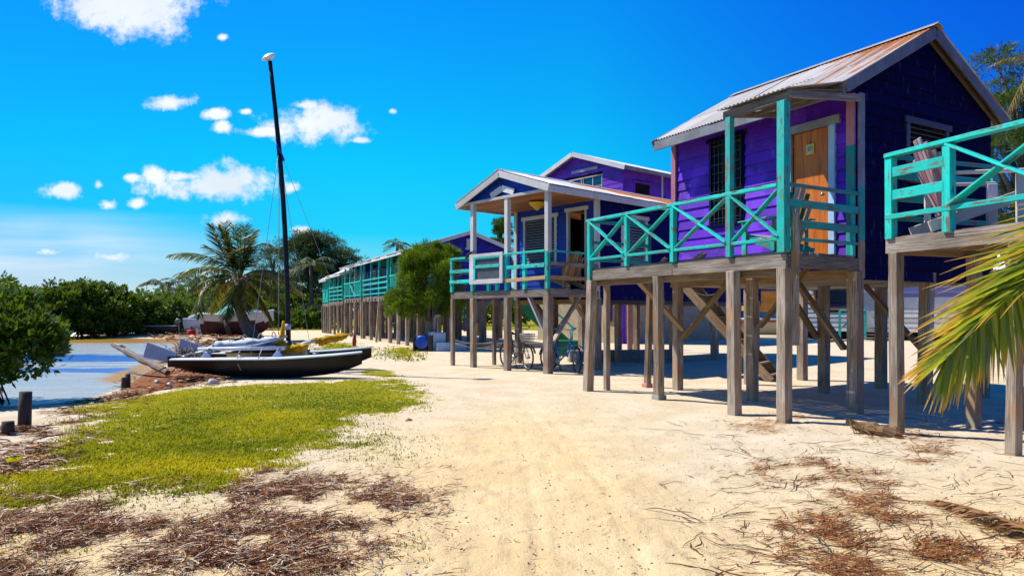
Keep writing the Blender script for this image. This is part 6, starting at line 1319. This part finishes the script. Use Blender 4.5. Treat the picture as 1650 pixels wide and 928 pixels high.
# green scrub rising to the right, beyond the boat
sc = [(300, 72, 3.6, 4.5, 460), (345, 66, 3.9, 4.0, 452), (385, 70, 4.2, 4.0, 450), (430, 74, 4.4, 4.5, 450), (470, 68, 3.0, 3.5, 460), (512, 72, 3.6, 3.8, 455), (420, 60, 2.0, 2.2, 480), (500, 62, 1.6, 1.6, 480)]
sl_ = ['light green scrub bush sloping up behind the distant palms', 'light green scrub bush behind the beached sailing boat', 'scrub bush hidden behind the leaning palm crown', 'scrub bush behind the black mast foot', 'scrub bush right of the black mast', 'scrub bush behind the timber post frame', 'low leafy bush behind the person in orange', 'low leafy bush beside the white driftwood']
for i, (px, Y, h, w, _) in enumerate(sc):
    x = P(px, 500, Y)[0]; tree('scrub_bush', (x, Y, 0), sl_[i], 'bush', [((0, 0, h * .45), (w, w * .8, h * .55), 5200, 90, .16, .8)], 'bushgreen' if i not in (4, 5) else 'mangfar', 'bark', [([(0, 0, 0), (.1, 0, h * .5)], [.2, .08])], (.30, .16), 'scrub bushes beyond the beach')
# casuarinas
def casuarina(px, Y, top, width, label, seed, mat='darktree', n_=16, leafs=(.42, .05), dens=430):
    x = P(px, 500, Y)[0]; h = EYE + (HZ - top) / F * Y; random.seed(seed); cr_ = []; tr_ = []
    for k in range(n_):
        a = random.uniform(0, 6.28); zz = h * random.uniform(.38, .97); rr_ = width * random.uniform(.2, 1.0) * (1.05 - .45 * zz / h) * (1 if zz < h * .85 else .6)
        c = (math.cos(a) * rr_, math.sin(a) * rr_ * .7, zz); s_ = width * random.uniform(.22, .38)
        cr_.append((c, (s_ * 1.3, s_ * 1.1, s_ * .55), dens, 14, .30, .5)); tr_.append(([(0, 0, zz * .55), (c[0] * .5, c[1] * .5, zz * .85), c], [.12, .07, .02]))
    tr_.append(([(0, 0, -.1), (.1, 0, h * .5), (0, .1, h * .9)], [.28, .18, .05]))
    return tree('casuarina_tree', (x, Y, 0), label, 'tree', cr_, mat, 'bark', tr_, leafs, 'casuarina trees behind the beach', True, .5)
casuarina(500, 72, 380, 5.2, 'dark feathery tree right of the black mast, tallest on the skyline', 5, n_=48)
casuarina(550, 74, 398, 3.4, 'dark feathery tree reaching over the lilac cabin roof', 8, n_=28)
casuarina(440, 76, 406, 4.0, 'dark feathery tree directly behind the black mast', 9, n_=28)
casuarina(802, 40, 348, 1.25, 'dark feathery tree seen through the white porch posts', 12, n_=16, leafs=(.24, .035), mat='casu', dens=600)
casuarina(775, 44, 372, 1.0, 'small dark tree left behind the white porch post', 13, n_=9, leafs=(.24, .035), mat='casu')
casuarina(1655, 20, 78, 2.2, 'feathery tree rising behind the big cabin at the top right', 21, n_=34, leafs=(.20, .022), mat='casu', dens=800)
casuarina(1740, 23, 60, 2.8, 'feathery tree mostly outside the right edge of the picture', 22, n_=18, leafs=(.22, .026), mat='casu', dens=800)
casuarina(1590, 34, 110, 1.8, 'smaller feathery tree peeking over the big cabin roof edge', 23, n_=14, leafs=(.24, .03), mat='casu')
# hedge of far scrub closing the view behind the houses
random.seed(77)
parts = []
for k in range(46):
    x = -16 + k * 1.9 + random.uniform(-.6, .6); Y = 78 + random.uniform(-4, 10); h = random.uniform(2.4, 3.6) if x < 0 else random.uniform(2.6, 4.4)
    p, o, sh = crown_pts((x, Y, h * .45), (2.6, 2.0, h * .6), 1500, 30, .2, .8, seed=900 + k); parts.append(leaves(p, o, .42 * (.7 + .6 * rng.random(len(p))), .22, sh))
for k in range(24):
    x = -150 + k * 6; Y = 120 + random.uniform(-6, 10); h = random.uniform(4, 6)
    p, o, sh = crown_pts((x, Y, h * .4), (6, 4, h * .6), 900, 26, .2, .8, seed=1900 + k); parts.append(leaves(p, o, .8 * (.7 + .6 * rng.random(len(p))), .45, sh))
V, Fc, va, tp = cat_(parts); hb = arrmesh('distant_scrub', V, Fc, 'mangfar', None, va, tp); tag(hb, kind='stuff')
# round feathery bush
m = thing('feathery_bush', (-3.40, 28.0, 0), 0, 'round bright green feathery bush with a short thick trunk before the far cabins', 'bush')
parts = []
for i, (c, r, n_, k) in enumerate([((0, 0, 2.35), (1.22, 1.1, 1.25), 26000, 120), ((-.75, -.2, 1.5), (.75, .6, .55), 7000, 34), ((.55, -.1, 3.05), (.7, .6, .62), 8000, 34), ((.75, 0, 1.55), (.55, .5, .5), 5000, 24), ((-.45, 0, 3.1), (.55, .5, .45), 4500, 20)]):
    p, o, sh = crown_pts(c, r, n_, k, .19, 1, seed=70 + i, lump=.2, hollow=.5); o = unit(o + rng.normal(size=o.shape) * .35 + np.array([0, 0, .15])); parts.append(leaves(p, o, .20 * (.7 + .6 * rng.random(len(p))), .022, sh))
V, Fc, va, tp = cat_(parts); arrmesh('foliage', V, Fc, 'casubush', m, va, tp)
mb = MB(); mb.tube([(0.15, 0, -.1), (.12, 0, .5), (0, 0, 1.3), (0, 0, 2.4)], [.24, .19, .13, .05], 10)
for k in range(9): a = k * .7; mb.tube([(.05, 0, .9), (math.cos(a) * .5, math.sin(a) * .4, 1.5), (math.cos(a) * .9, math.sin(a) * .8, 2.3)], [.08, .05, .015], 6)
mb.build('trunk', 'bark', m); m.scale = (1.10, 1.05, 1.12)

# ------------------------------------------------------------------ palms
def frond_arrays(pts, nl, Lmax, wd, hang=.5, side_bias=0, nseg=3, old=0, spread=.8, seed=0, startf=.16):
    """pts: dense rachis polyline (np). Returns leaflet strips."""
    g = np.random.default_rng(seed); pts = np.array(pts); seg = np.linalg.norm(np.diff(pts, axis=0), axis=1); cum = np.r_[0, np.cumsum(seg)]; T = cum[-1]
    V = []; Fc = []; va = []; tp = []; b = 0
    for s in (-1, 1):
        for k in range(nl):
            f = startf + (1 - startf) * (k + .5 * (s > 0)) / nl; d = f * T; i = min(np.searchsorted(cum, d) - 1, len(seg) - 1); i = max(i, 0); p = pts[i] + (pts[i + 1] - pts[i]) * (d - cum[i]) / seg[i]
            tan = (pts[i + 1] - pts[i]) / seg[i]; sd_ = np.cross(tan, [0, 0, 1]); ln_ = np.linalg.norm(sd_); sd_ = sd_ / ln_ if ln_ > .2 else np.array([1, 0, 0]); 
            L = Lmax * (math.sin(math.pi * min(.96, .18 + .78 * f)) ** .6) * g.uniform(.85, 1.1)
            dr = tan * (.45 + .5 * f) + sd_ * s * spread + np.array([0, 0, -hang * .35]) + g.normal(size=3) * .07; dr /= np.linalg.norm(dr)
            sv = np.cross(dr, sd_ * s + tan * .2 + np.array([0, 0, .3])); sv /= np.linalg.norm(sv) + 1e-9; up = np.cross(sv, dr)
            wv = np.cross(dr, up if False else np.array([0, 0, 1.0])); wv /= np.linalg.norm(wv) + 1e-9; wv = unit(wv * .8 + g.normal(size=3) * .25)
            q = p.copy(); sh = g.random(); prev = None
            for j in range(nseg + 1):
                t = j / nseg; w = wd * (.55 + .45 * min(1, t * 4)) * (1 - t ** 2.2) + .002; V.append(q - wv * w / 2); V.append(q + wv * w / 2); va += [sh, sh]; tp += [t, t]
                if j: Fc.append((b + 2 * j - 2, b + 2 * j - 1, b + 2 * j + 1, b + 2 * j))
                dr = dr + np.array([0, 0, -hang * (.5 + g.random() * .3) / nseg * 1.2]); dr /= np.linalg.norm(dr); q = q + dr * L / nseg
            b += 2 * (nseg + 1)
    return np.array(V), np.array(Fc), np.array(va), np.array(tp)
def bez(a, c, e, n_=14):
    a, c, e = (np.array(x, float) for x in (a, c, e)); t = np.linspace(0, 1, n_)[:, None]; return (1 - t) ** 2 * a + 2 * t * (1 - t) * c + t * t * e
def palm(root, specs, Lmax, wd, nl, mat, rr_=.03, hang=.6, oldset=(), seed=0):
    for k, (a, c, e, *ex) in enumerate(specs):
        pts = bez(a, c, e); hg = ex[0] if ex else hang; V, Fc, va, tp = frond_arrays(pts, nl, Lmax * (ex[1] if len(ex) > 1 else 1), wd, hg, seed=seed + k)
        m = MB(); m.tube([tuple(p) for p in pts], [rr_ * (1 - .8 * i / 13) for i in range(14)], 6); fo_ = m.build('frond', 'rachis', root)
        arrmesh('leaflets', V, Fc, 'palmold' if k in oldset else mat, fo_, va, tp)
PY_ = 36.0
pt_ = thing('coconut_palm', (0, 0, 0), 0, 'leaning coconut palm with a thick curved trunk before the beached sailing boat', 'palm')
cr0 = Vector(P(388, 449, PY_)); px_ = lambda x, y, dy=0: np.array(P(x, y, PY_ + dy))
m = MB(); tk = [P(413, 552, PY_), P(405, 540, PY_), P(392, 515, PY_), P(383, 490, PY_), P(383, 468, PY_), P(388, 449, PY_)]; m.tube(tk, [.50, .36, .27, .235, .22, .25], 12)
for i in range(26):
    t = i / 26 * 4.99; k = int(t); p = Vector(tk[k]).lerp(Vector(tk[k + 1]), t - k); r_ = [.50, .36, .27, .235, .22, .25]; rr = r_[k] + (r_[k + 1] - r_[k]) * (t - k); m.ring(p, rr, .014, Vector(tk[k + 1]) - Vector(tk[k]), 16, 5)
m.build('trunk', 'palmbark', pt_)
m = MB()
for k in range(22): a = k * 2.4; m.tube([cr0 + Vector((0, 0, -.25)), cr0 + Vector((math.cos(a) * .25, math.sin(a) * .25, .0)), cr0 + Vector((math.cos(a) * .45, math.sin(a) * .4, .25 - (k % 3) * .2))], [.07, .05, .02], 5)
m.build('leaf_bases', 'newwood', pt_)
S = lambda c, e, dy=0, *ex: (cr0, px_(c[0], c[1], dy * .5), px_(e[0], e[1], dy), *ex)
specs = [S((335, 396), (272, 411), -1, .75), S((345, 416), (290, 440), 1.0, .8), S((312, 440), (322, 512), -.6, .5), S((352, 405), (340, 362), .3, .35), S((368, 398), (352, 366), -.8, .3), S((385, 395), (378, 363), .5, .35), S((395, 395), (396, 362), -.3, .4), S((398, 385), (412, 372), .6, .5),
         S((408, 380), (436, 394), -.4, .7), S((420, 420), (470, 450), -.8, .55), S((450, 432), (490, 478), .5, .5), S((425, 440), (460, 500), -1.2, .45), S((415, 460), (440, 522), .3, .4), S((350, 450), (338, 505), 1.2, .5), S((380, 400), (400, 395), -1.5, .6), S((340, 430), (305, 470), .9, .6), S((372, 470), (362, 515), -1.3, .4), S((360, 412), (330, 395), -1.2, .6), S((400, 460), (396, 500), -.8, .3), S((430, 455), (470, 500), 1.0, .5),
         S((365, 392), (362, 358), 0, .3), S((388, 388), (388, 368), -1, .4)]
palm(pt_, specs, 1.0, .085, 52, 'palm', .045, .85, oldset=(9, 10, 11, 12, 18, 19, 13), seed=40)
def coco(p):
    m = MB(); m.lathe([(0, -.13), (.08, -.10), (.12, 0), (.09, .10), (0, .14)], n=10); o = m.build('coconut', 'newwood', pt_, 0, p); return o
for k in range(6): a = k * 1.1; coco(cr0 + Vector((math.cos(a) * .3, math.sin(a) * .3, -.25 - (k % 2) * .15)))
# distant palms
def small_palm(px, py, Y, sz, label, mat='darktree', group='distant palms'):
    c = Vector(P(px, py, Y)); r = thing('coconut_palm', (c.x, c.y, 0), 0, label, 'palm', group); g = np.random.default_rng(int(px * 3 + py)); specs = []
    for k in range(13):
        a = k * 2.4 + g.random() * .5; e_ = g.uniform(-.25, .9); l_ = sz * g.uniform(.85, 1.1); h_ = np.array([math.cos(a), math.sin(a), 0]); o_ = np.array([0, 0, c.z])
        specs.append((o_, o_ + h_ * l_ * .55 + np.array([0, 0, l_ * e_ * .7]), o_ + h_ * l_ + np.array([0, 0, l_ * (e_ * .6 - .35)]), .7))
    palm(r, specs, sz * .36, sz * .035, 18, mat, sz * .014, seed=int(px)); m = MB(); m.tube([(.3, 0, -.1), (.1, 0, c.z * .5), (0, 0, c.z)], [.2, .15, .12], 8); m.build('trunk', 'palmbark', r)
small_palm(262, 461, 92, 2.9, 'leftmost of three small distant palms above the mangroves'); small_palm(287, 455, 94, 2.8, 'middle one of three small distant palms above the mangroves'); small_palm(316, 448, 92, 2.6, 'rightmost of three small distant palms, just left of the big palm')
small_palm(640, 393, 60, 1.3, 'palm crown poking above the turquoise cabin roof'); small_palm(500, 428, 66, 2.6, 'palm amid the dark trees right of the mast')

# near palm on the right whose frond reaches into the picture
NP = thing('coconut_palm', (0, 0, 0), 0, 'near palm with yellow-green fronds hanging in from the right edge', 'palm')
ncr = np.array([4.15, 4.0, 2.35])
m = MB(); m.tube([(4.35, 4.15, -.15), (4.25, 4.1, .5), (4.18, 4.02, 1.4), tuple(ncr)], [.24, .17, .13, .15], 12); m.build('trunk', 'palmbark', NP)
def near_frond(path, Y0, Y1, upd, lod, nu, nlw, Lu, Ll, wd, f0=.0, seed=1, tipmat='palmnear', lseg=7, rach=.012):
    g = np.random.default_rng(seed); n_ = len(path); pts = [np.array(P(x, y, Y0 + (Y1 - Y0) * i / (n_ - 1))) for i, (x, y) in enumerate(path)]; pts[0] = ncr if path[0] == 'c' else pts[0]
    D = []; 
    for i in range(n_ - 1):
        for k in range(8): D.append(pts[i] + (pts[i + 1] - pts[i]) * k / 8)
    D.append(pts[-1]); D = np.array(D)
    for _ in range(6): D[1:-1] = (D[:-2] + D[2:] + D[1:-1]) / 3
    m = MB(); m.tube([tuple(p) for p in D], [rach * (1.6 - 1.4 * i / len(D)) for i in range(len(D))], 7); fo_ = m.build('frond', 'rachis', NP)
    V = []; Fc = []; va = []; tp = []; b = 0; cum = np.r_[0, np.cumsum(np.linalg.norm(np.diff(D, axis=0), axis=1))]; T = cum[-1]
    for (dirs, cnt, LL, sgn) in ((upd, nu, Lu, 1), (lod, nlw, Ll, -1)):
        for k in range(cnt):
            f = f0 + (1 - f0) * (k + g.random() * .5) / cnt; d = f * T; i = min(max(np.searchsorted(cum, d) - 1, 0), len(D) - 2); p = D[i] + (D[i + 1] - D[i]) * (d - cum[i]) / (cum[i + 1] - cum[i] + 1e-9)
            ff = f * (len(dirs) - 1); j = min(int(ff), len(dirs) - 2); dd = np.array(dirs[j]) * (1 - ff + j) + np.array(dirs[j + 1]) * (ff - j)
            dr = unit(dd + g.normal(size=3) * np.array([.045, .16, .045])); L = (LL[0] + (LL[1] - LL[0]) * f) * g.uniform(.88, 1.08); w = wd * g.uniform(.75, 1.15) * (1 - .25 * f)
            nrm = unit(np.array([g.normal() * .35 - .15, -.55, .75])); wv = unit(np.cross(dr, nrm)); q = p.copy(); sh = g.random() ** 1.2
            bend = g.uniform(.02, .20) * (1 if sgn > 0 else .3); old = g.random() * .18 + .12 * f
            for jn in range(lseg + 1):
                t = jn / lseg; ww = w * min(1, .45 + t * 3) * (1 - t ** 2.6) + .0015; fold = unit(np.cross(wv, dr)) * ww * .22
                V += [q - wv * ww / 2 + fold, q, q + wv * ww / 2 + fold]; va += [sh * .9, sh, min(1, sh * 1.1)]; tp += [max(0, t - .15 + old)] * 3
                if jn: o = b + 3 * jn; Fc += [(o - 3, o - 2, o + 1, o), (o - 2, o - 1, o + 2, o + 1)]
                dr = unit(dr + np.array([0, 0, -bend / lseg * 1.5])); q = q + dr * L / lseg
            b += 3 * (lseg + 1)
    arrmesh('leaflets', np.array(V), np.array(Fc), tipmat, fo_, np.array(va), np.array(tp), smooth=True)
# main frond: rachis sweeps down to the left, upper leaflets stream left, lower leaflets hang
near_frond([(2010, 250), (1850, 330), (1720, 410), (1640, 465), (1575, 527), (1527, 574)], 4.0, 3.35,
           [(-.98, -.05, -.16), (-.96, -.10, -.24), (-.94, -.12, -.36), (-.90, -.12, -.44), (-.84, -.1, -.52)], [(.3, .1, -.95), (.25, .0, -.95), (.12, -.1, -1), (.05, -.1, -1), (-.35, -.1, -.9)], 300, 190, (1.08, .28), (.56, .32), .023, .10, 5)
near_frond([(2010, 250), (1910, 285), (1800, 335), (1720, 390), (1655, 450)], 4.0, 3.6,
           [(-.97, .05, -.12), (-.97, .05, -.16), (-.96, -.05, -.26), (-.94, 0, -.34)], [(-.6, .3, -.8), (-.65, .2, -.7), (-.7, .2, -.7)], 58, 12, (1.0, .66), (.3, .3), .024, .15, 9)
for k, az in enumerate((-.5, .3, .9, -.1)):
    h_ = np.array([math.cos(az), math.sin(az), 0]); o_ = ncr; L_ = 2.0; palm(NP, [(o_, o_ + h_ * L_ * .5 + np.array([0, 0, 1.1]), o_ + h_ * L_ + np.array([0, 0, .1]), .5)], .6, .035, 44, 'palmnear', .02, seed=200 + k)
# dry hanging fronds of a palm behind the big cabin at the top right
DP = thing('coconut_palm', (0, 0, 0), 0, 'palm beyond the top right corner with bare dry frond stalks arching down', 'palm')
c_ = np.array(P(1700, 110, 17)); m = MB(); m.tube([(c_[0] + .5, 17.3, -.1), (c_[0] + .2, 17.1, c_[2] * .5), tuple(c_)], [.25, .17, .14], 10); m.build('trunk', 'palmbark', DP)
palm(DP, [(c_, P(1650, 95, 17), P(1617, 205, 17), .9, .4), (c_, P(1655, 60, 17), P(1640, 175, 16.6), .9, .4), (c_, P(1700, 60, 17), P(1740, 200, 17)), (c_, P(1640, 75, 17.2), P(1590, 110, 17.4), .7, .3), (c_, P(1740, 40, 17), P(1800, 120, 17.5))], .8, .03, 18, 'dryfrond', .02, .6, seed=90)

# dried frond lying at the right edge
DFr = thing('dried_frond', (0, 0, 0), 0, 'curled rust-brown dried palm frond lying on the sand at the lower right', 'frond')
a0 = np.array([*G(1690, 885), .05]); e0 = np.array([*G(1508, 812), .03]); c0_ = np.array([*G(1590, 842), .10]); pts = bez(a0, c0_, e0)
m = MB(); m.tube([tuple(p) for p in pts], [.022 - .0013 * i for i in range(14)], 6); m.build('stalk', 'dryfrond', DFr)
g = np.random.default_rng(4); V = []; Fc = []; va = []; tp = []; b = 0
for k in range(260):
    f = (k / 260) ** .9; i = min(int(f * 13), 12); p = pts[i] + (pts[i + 1] - pts[i]) * (f * 13 - i); tan = unit(pts[i + 1] - pts[i]); s_ = (-1) ** k
    sd_ = np.cross(tan, [0, 0, 1]) * s_; dr = unit(tan * g.uniform(.4, 1.2) + sd_ * g.uniform(.1, .7) + np.array([0, 0, g.uniform(-.05, .9) * (1 - f)])); L = g.uniform(.14, .42) * (1 - .5 * f); sh = g.random(); wv = unit(np.cross(dr, [g.normal(), g.normal(), 1])); q = p.copy()
    for j in range(5):
        t = j / 4; w = .020 * (1 - t * .8); V += [q - wv * w / 2, q + wv * w / 2]; va += [sh, sh]; tp += [t, t]
        if j: Fc.append((b + 2 * j - 2, b + 2 * j - 1, b + 2 * j + 1, b + 2 * j))
        dr = unit(dr + np.array([g.normal() * .12, g.normal() * .12, -.40])); q = q + dr * L / 4; q[2] = max(q[2], .012)
    b += 10
arrmesh('leaflets', np.array(V), np.array(Fc), 'dryfrond', DFr, np.array(va), np.array(tp))

# ------------------------------------------------------------------ grass, dried seaweed, needles, twigs
def sample_px(n_, x0, x1, y0, y1, pow_=1.0):
    """scatter points on the ground over a picture-sized patch, denser far away per square metre is avoided by weighting"""
    py = y0 + (y1 - y0) * rng.random(n_); px = x0 + (x1 - x0) * rng.random(n_); Y = EYE * F / (py - HZ); return (px - CX) / F * Y, Y
def maskval(polys, X, Y, w, sc, amp, seed):
    o = np.zeros(len(X))
    for i, p_ in enumerate(polys): o = np.maximum(o, soft(sdist(p_, X, Y), w, X, Y, sc, amp, seed + i))
    return o
def maskvo(X, Y): return soft(sdist(GRASS, X, Y) + .12, .8, X, Y, 1.9, .75, 4)
def tufts(X, Y, hmin, hmax, nb, wd, seed=0, lean=.5):
    g = np.random.default_rng(seed); n_ = len(X) * nb; x = np.repeat(X, nb) + g.normal(size=n_) * .022; y = np.repeat(Y, nb) + g.normal(size=n_) * .022; z = height(x, y)
    a = g.random(n_) * 6.283; ln = g.random(n_) * lean; h = hmin + (hmax - hmin) * g.random(n_); d = np.stack([np.cos(a) * ln, np.sin(a) * ln, np.ones(n_)], -1); d = unit(d)
    s = np.stack([-np.sin(a), np.cos(a), np.zeros(n_)], -1); w = wd * (.6 + .8 * g.random(n_))
    p = np.stack([x, y, z - .004], -1); v0 = p - s * w[:, None] / 2; v1 = p + s * w[:, None] / 2; mid = p + d * h[:, None] * .6; v2 = mid + s * w[:, None] * .4; v3 = mid - s * w[:, None] * .4; v4 = p + d * h[:, None] + np.stack([np.cos(a), np.sin(a), -.3 + 0 * a], -1) * h[:, None] * .35
    V = np.stack([v0, v1, v2, v3, v4, v4], 1).reshape(-1, 3); i = np.arange(n_)[:, None] * 6; Fc = np.concatenate([i + [0, 1, 2, 3], i + [3, 2, 4, 5]], 0)
    sh = (vnoise(x, y, .9, 5, 4) - .36) * 2.0 + g.random(n_) * .5; return V, Fc, np.repeat(np.clip(sh, 0, 1), 6), np.tile([0, 0, .5, .5, 1, 1], n_)
X, Y = sample_px(95000, -60, 700, 605, 815)
mk = np.maximum(maskvo(X, Y), maskval([GRASS2], X, Y, .5, 1.2, .3, 5)); thin = vnoise(X, Y * 1.3, 2.6, 71, 5, .7)
keep = rng.random(len(X)) < mk * np.clip((thin - .40 + np.clip(sdist(GRASS, X, Y) + .1, 0, 1.2) * .15) / .08, .05, 1); X, Y = X[keep], Y[keep]
A1 = tufts(X, Y, .006, .055, 2, .011, 1, .95)
X, Y = sample_px(16000, 380, 700, 515, 600); mk = maskval(GRASS3, X, Y, 1.2, .6, .6, 6); keep = rng.random(len(X)) < mk * .9; A2 = tufts(X[keep], Y[keep], .03, .09, 2, .03, 2)
# strays creeping across sand
X, Y = sample_px(9000, 380, 720, 640, 770); keep = rng.random(len(X)) < np.clip(maskval([GRASS3[3]], X, Y, 1.2, .6, .6, 8) + .02, 0, 1) * .5; A3 = tufts(X[keep], Y[keep], .01, .035, 2, .009, 3)
X, Y = sample_px(5000, -60, 700, 770, 900); keep = rng.random(len(X)) < .35 * (vnoise(X, Y, 1.4, 99, 3) > .58); A4 = tufts(X[keep], Y[keep], .01, .035, 2, .008, 4)
def nofour(q): 
    V, Fc, a, t = q; return V, Fc, a, t
V, Fc, va, tp = cat_([A1, A2, A3, A4])
me = bpy.data.meshes.new('grass'); go = arrmesh('beach_grass', V, Fc, 'grassb', None, va, tp); tag(go, kind='stuff')

def strands(X, Y, lmin, lmax, wd, seed=0, lift=.02, nseg=4, curl=.5, orient=None, wvar=True):
    g = np.random.default_rng(seed); n_ = len(X); a = g.random(n_) * 3.1416 * 2 if orient is None else orient + g.normal(size=n_) * .5; L = lmin + (lmax - lmin) * g.random(n_) ** 2; w = wd * (.5 + g.random(n_)); pts = []
    x = X.copy(); y = Y.copy(); z0 = g.random(n_) ** 2 * lift; dz = g.normal(size=n_) * .25
    for j in range(nseg + 1):
        zz = height(x, y) + .004 + z0 + np.maximum(0, dz * L * (j / nseg) * .5) + g.random(n_) * .006; pts.append(np.stack([x, y, zz], -1)); a = a + g.normal(size=n_) * curl; x = x + np.cos(a) * L / nseg; y = y + np.sin(a) * L / nseg
    P_ = np.stack(pts, 1); tan = np.diff(P_, axis=1); tan = np.concatenate([tan, tan[:, -1:]], 1); nr_ = unit(np.stack([g.normal(size=n_) * .5, g.normal(size=n_) * .5, np.ones(n_)], -1))[:, None, :]; sd_ = unit(np.cross(tan, nr_))
    tpr = np.array([.5] + [1] * (nseg - 1) + [.3])[None, :, None]; h = sd_ * w[:, None, None] * tpr / 2; ridge = nr_ * w[:, None, None] * tpr * .35
    V = np.stack([P_ - h, P_ + ridge, P_ + h], 2).reshape(-1, 3); base = np.arange(n_)[:, None] * (3 * (nseg + 1)); Fs = []
    for j in range(nseg): Fs.append(base + [3 * j, 3 * j + 1, 3 * j + 4, 3 * j + 3]); Fs.append(base + [3 * j + 1, 3 * j + 2, 3 * j + 5, 3 * j + 4])
    sh = g.random(n_); sh = np.where(g.random(n_) < .60, sh * .42, .45 + .55 * sh); return V, np.concatenate(Fs, 0), np.repeat(sh, 3 * (nseg + 1)), np.zeros(n_ * 3 * (nseg + 1))
def wmask(X, Y):
    wkk = np.zeros(len(X))
    for i, p_ in enumerate(DIRTW): wkk = np.maximum(wkk, soft(sdist(p_, X, Y), .5, X, Y, 1.3, .45, 20 + i))
    return wkk * np.clip((.535 - vnoise(X, Y * 1.4, 1.5, 33, 6, .75)) / .05, .0, 1) * np.clip((vnoise(X, Y * 1.3, 5.5, 35, 4, .65) - .40) / .10, .05, 1)
X, Y = sample_px(62000, -80, 740, 735, 980); mk = wmask(X, Y); keep = rng.random(len(X)) < mk * (1 - .8 * maskvo(X, Y)) * .95 + .01; X, Y = X[keep], Y[keep]; ori = .15 + vnoise(X, Y, .8, 4, 2) * 1.4 - .7
B1 = strands(X, Y, .025, .20, .0055, 1, .05, 4, .7, ori)
X, Y = sample_px(16000, -60, 300, 620, 790); mk = wmask(X, Y); keep = rng.random(len(X)) < mk * .9 * (1 - .8 * maskvo(X, Y)); B2 = strands(X[keep], Y[keep], .06, .35, .013, 2, .04)
X, Y = sample_px(9000, 110, 430, 585, 640); mk = np.maximum(wmask(X, Y), .0); keep = rng.random(len(X)) < mk * .8; B3 = strands(X[keep], Y[keep], .08, .35, .018, 3, .05)
X, Y = sample_px(6000, 200, 410, 528, 570); mk = wmask(X, Y); keep = rng.random(len(X)) < mk * .9; B4 = strands(X[keep], Y[keep], .3, 1.2, .07, 4, .12)
V, Fc, va, tp = cat_([B1, B2, B3, B4]); so = arrmesh('seaweed_wrack', V, Fc, 'wrack', None, va, tp); tag(so, kind='stuff')
X, Y = sample_px(26000, 1130, 1700, 662, 960); mk = maskval(NEEDLE, X, Y, .35, 2.4, .4, 50) * np.clip((vnoise(X, Y, 4, 61, 3) - .42) / .15, 0, 1); keep = rng.random(len(X)) < mk * .8 + .02
C1 = strands(X[keep], Y[keep], .04, .22, .0065, 6, .03, 3, .35, .2 + vnoise(X[keep], Y[keep], 1.5, 8, 2) * 1.8 - .9)
V, Fc, va, tp = C1; no = arrmesh('fallen_needles', V, Fc, 'needles', None, va, tp); tag(no, kind='stuff')
X, Y = sample_px(420, 1100, 1700, 650, 960); kk = rng.random(len(X)) < .15 + .85 * np.clip((vnoise(X, Y, 1.1, 15, 3) - .42) / .15, 0, 1); X, Y = X[kk], Y[kk]; D1 = strands(X, Y, .06, .6, .008, 7, .012, 6, .3, np.where(rng.random(len(X)) < .6, .1, 2.4))
X, Y = sample_px(40, 650, 1150, 640, 960); D2 = strands(X, Y, .04, .22, .004, 8, .006, 6, .3)
X, Y = sample_px(90, -80, 560, 760, 960); D3 = strands(X, Y, .12, .5, .007, 9, .05, 7, .22, .25 + 0 * X)
V, Fc, va, tp = cat_([D1, D2, D3]); to = arrmesh('fallen_twigs', V, Fc, 'twig', None, va, tp); tag(to, kind='stuff')
# pebbles, shell grit and clods
def grit(X, Y, s0, s1, mat, name, seed):
    g = np.random.default_rng(seed); n_ = len(X); s = s0 + (s1 - s0) * g.random(n_) ** 3; z = height(X, Y); base = np.array([[1, 0, 0], [0, 1, 0], [-1, 0, 0], [0, -1, 0], [0, 0, .7], [0, 0, -.5]]); V = base[None] * s[:, None, None] * g.uniform(.6, 1.3, (n_, 6, 1)) + np.stack([X, Y, z + s * .2], -1)[:, None]
    f = np.array([(0, 1, 4), (1, 2, 4), (2, 3, 4), (3, 0, 4), (1, 0, 5), (2, 1, 5), (3, 2, 5), (0, 3, 5)]); Fc = (np.arange(n_)[:, None, None] * 6 + f[None]).reshape(-1, 3); o = arrmesh(name, V.reshape(-1, 3), Fc, mat, None, np.repeat(g.random(n_), 6), None); tag(o, kind='stuff')
X, Y = sample_px(5000, 560, 1700, 600, 960); grit(X, Y, .002, .011, 'shell2', 'shell_grit', 3)
X, Y = sample_px(2600, -80, 760, 620, 960); grit(X, Y, .003, .014, 'bleached', 'coral_grit', 5)
# seedling
sd_ = thing('seedling', (*G(22, 752), 0), 0, 'tiny yellow-green seedling with orange lower leaves at the lower left', 'seedling')
g = np.random.default_rng(3); n_ = 7; az = np.arange(n_) * .9; Cn = np.zeros((n_, 3)); Nn = unit(np.stack([np.cos(az), np.sin(az), .5 + 0 * az], -1)); V, Fc, va, tp = leaves(Cn + [0, 0, .05], Nn, .10, .05, np.full(n_, .9)); arrmesh('leaves', V, Fc, 'grassb', sd_, va, tp); one('stem', 'rachis', sd_, lambda m: m.tube([(0, 0, -.02), (0, 0, .06)], .005, 5), 0)
# lone stone
m = MB(); m.tube([(-.04, 0, .0), (0, 0, .02), (.05, .01, .01)], [.01, .025, .012], 7); q = G(658, 678); m = m.build('stone', 'newwood', None, 0, (q[0], q[1], 0)); tag(m, 'small tan stone alone on the sand right of the grass', 'stone')
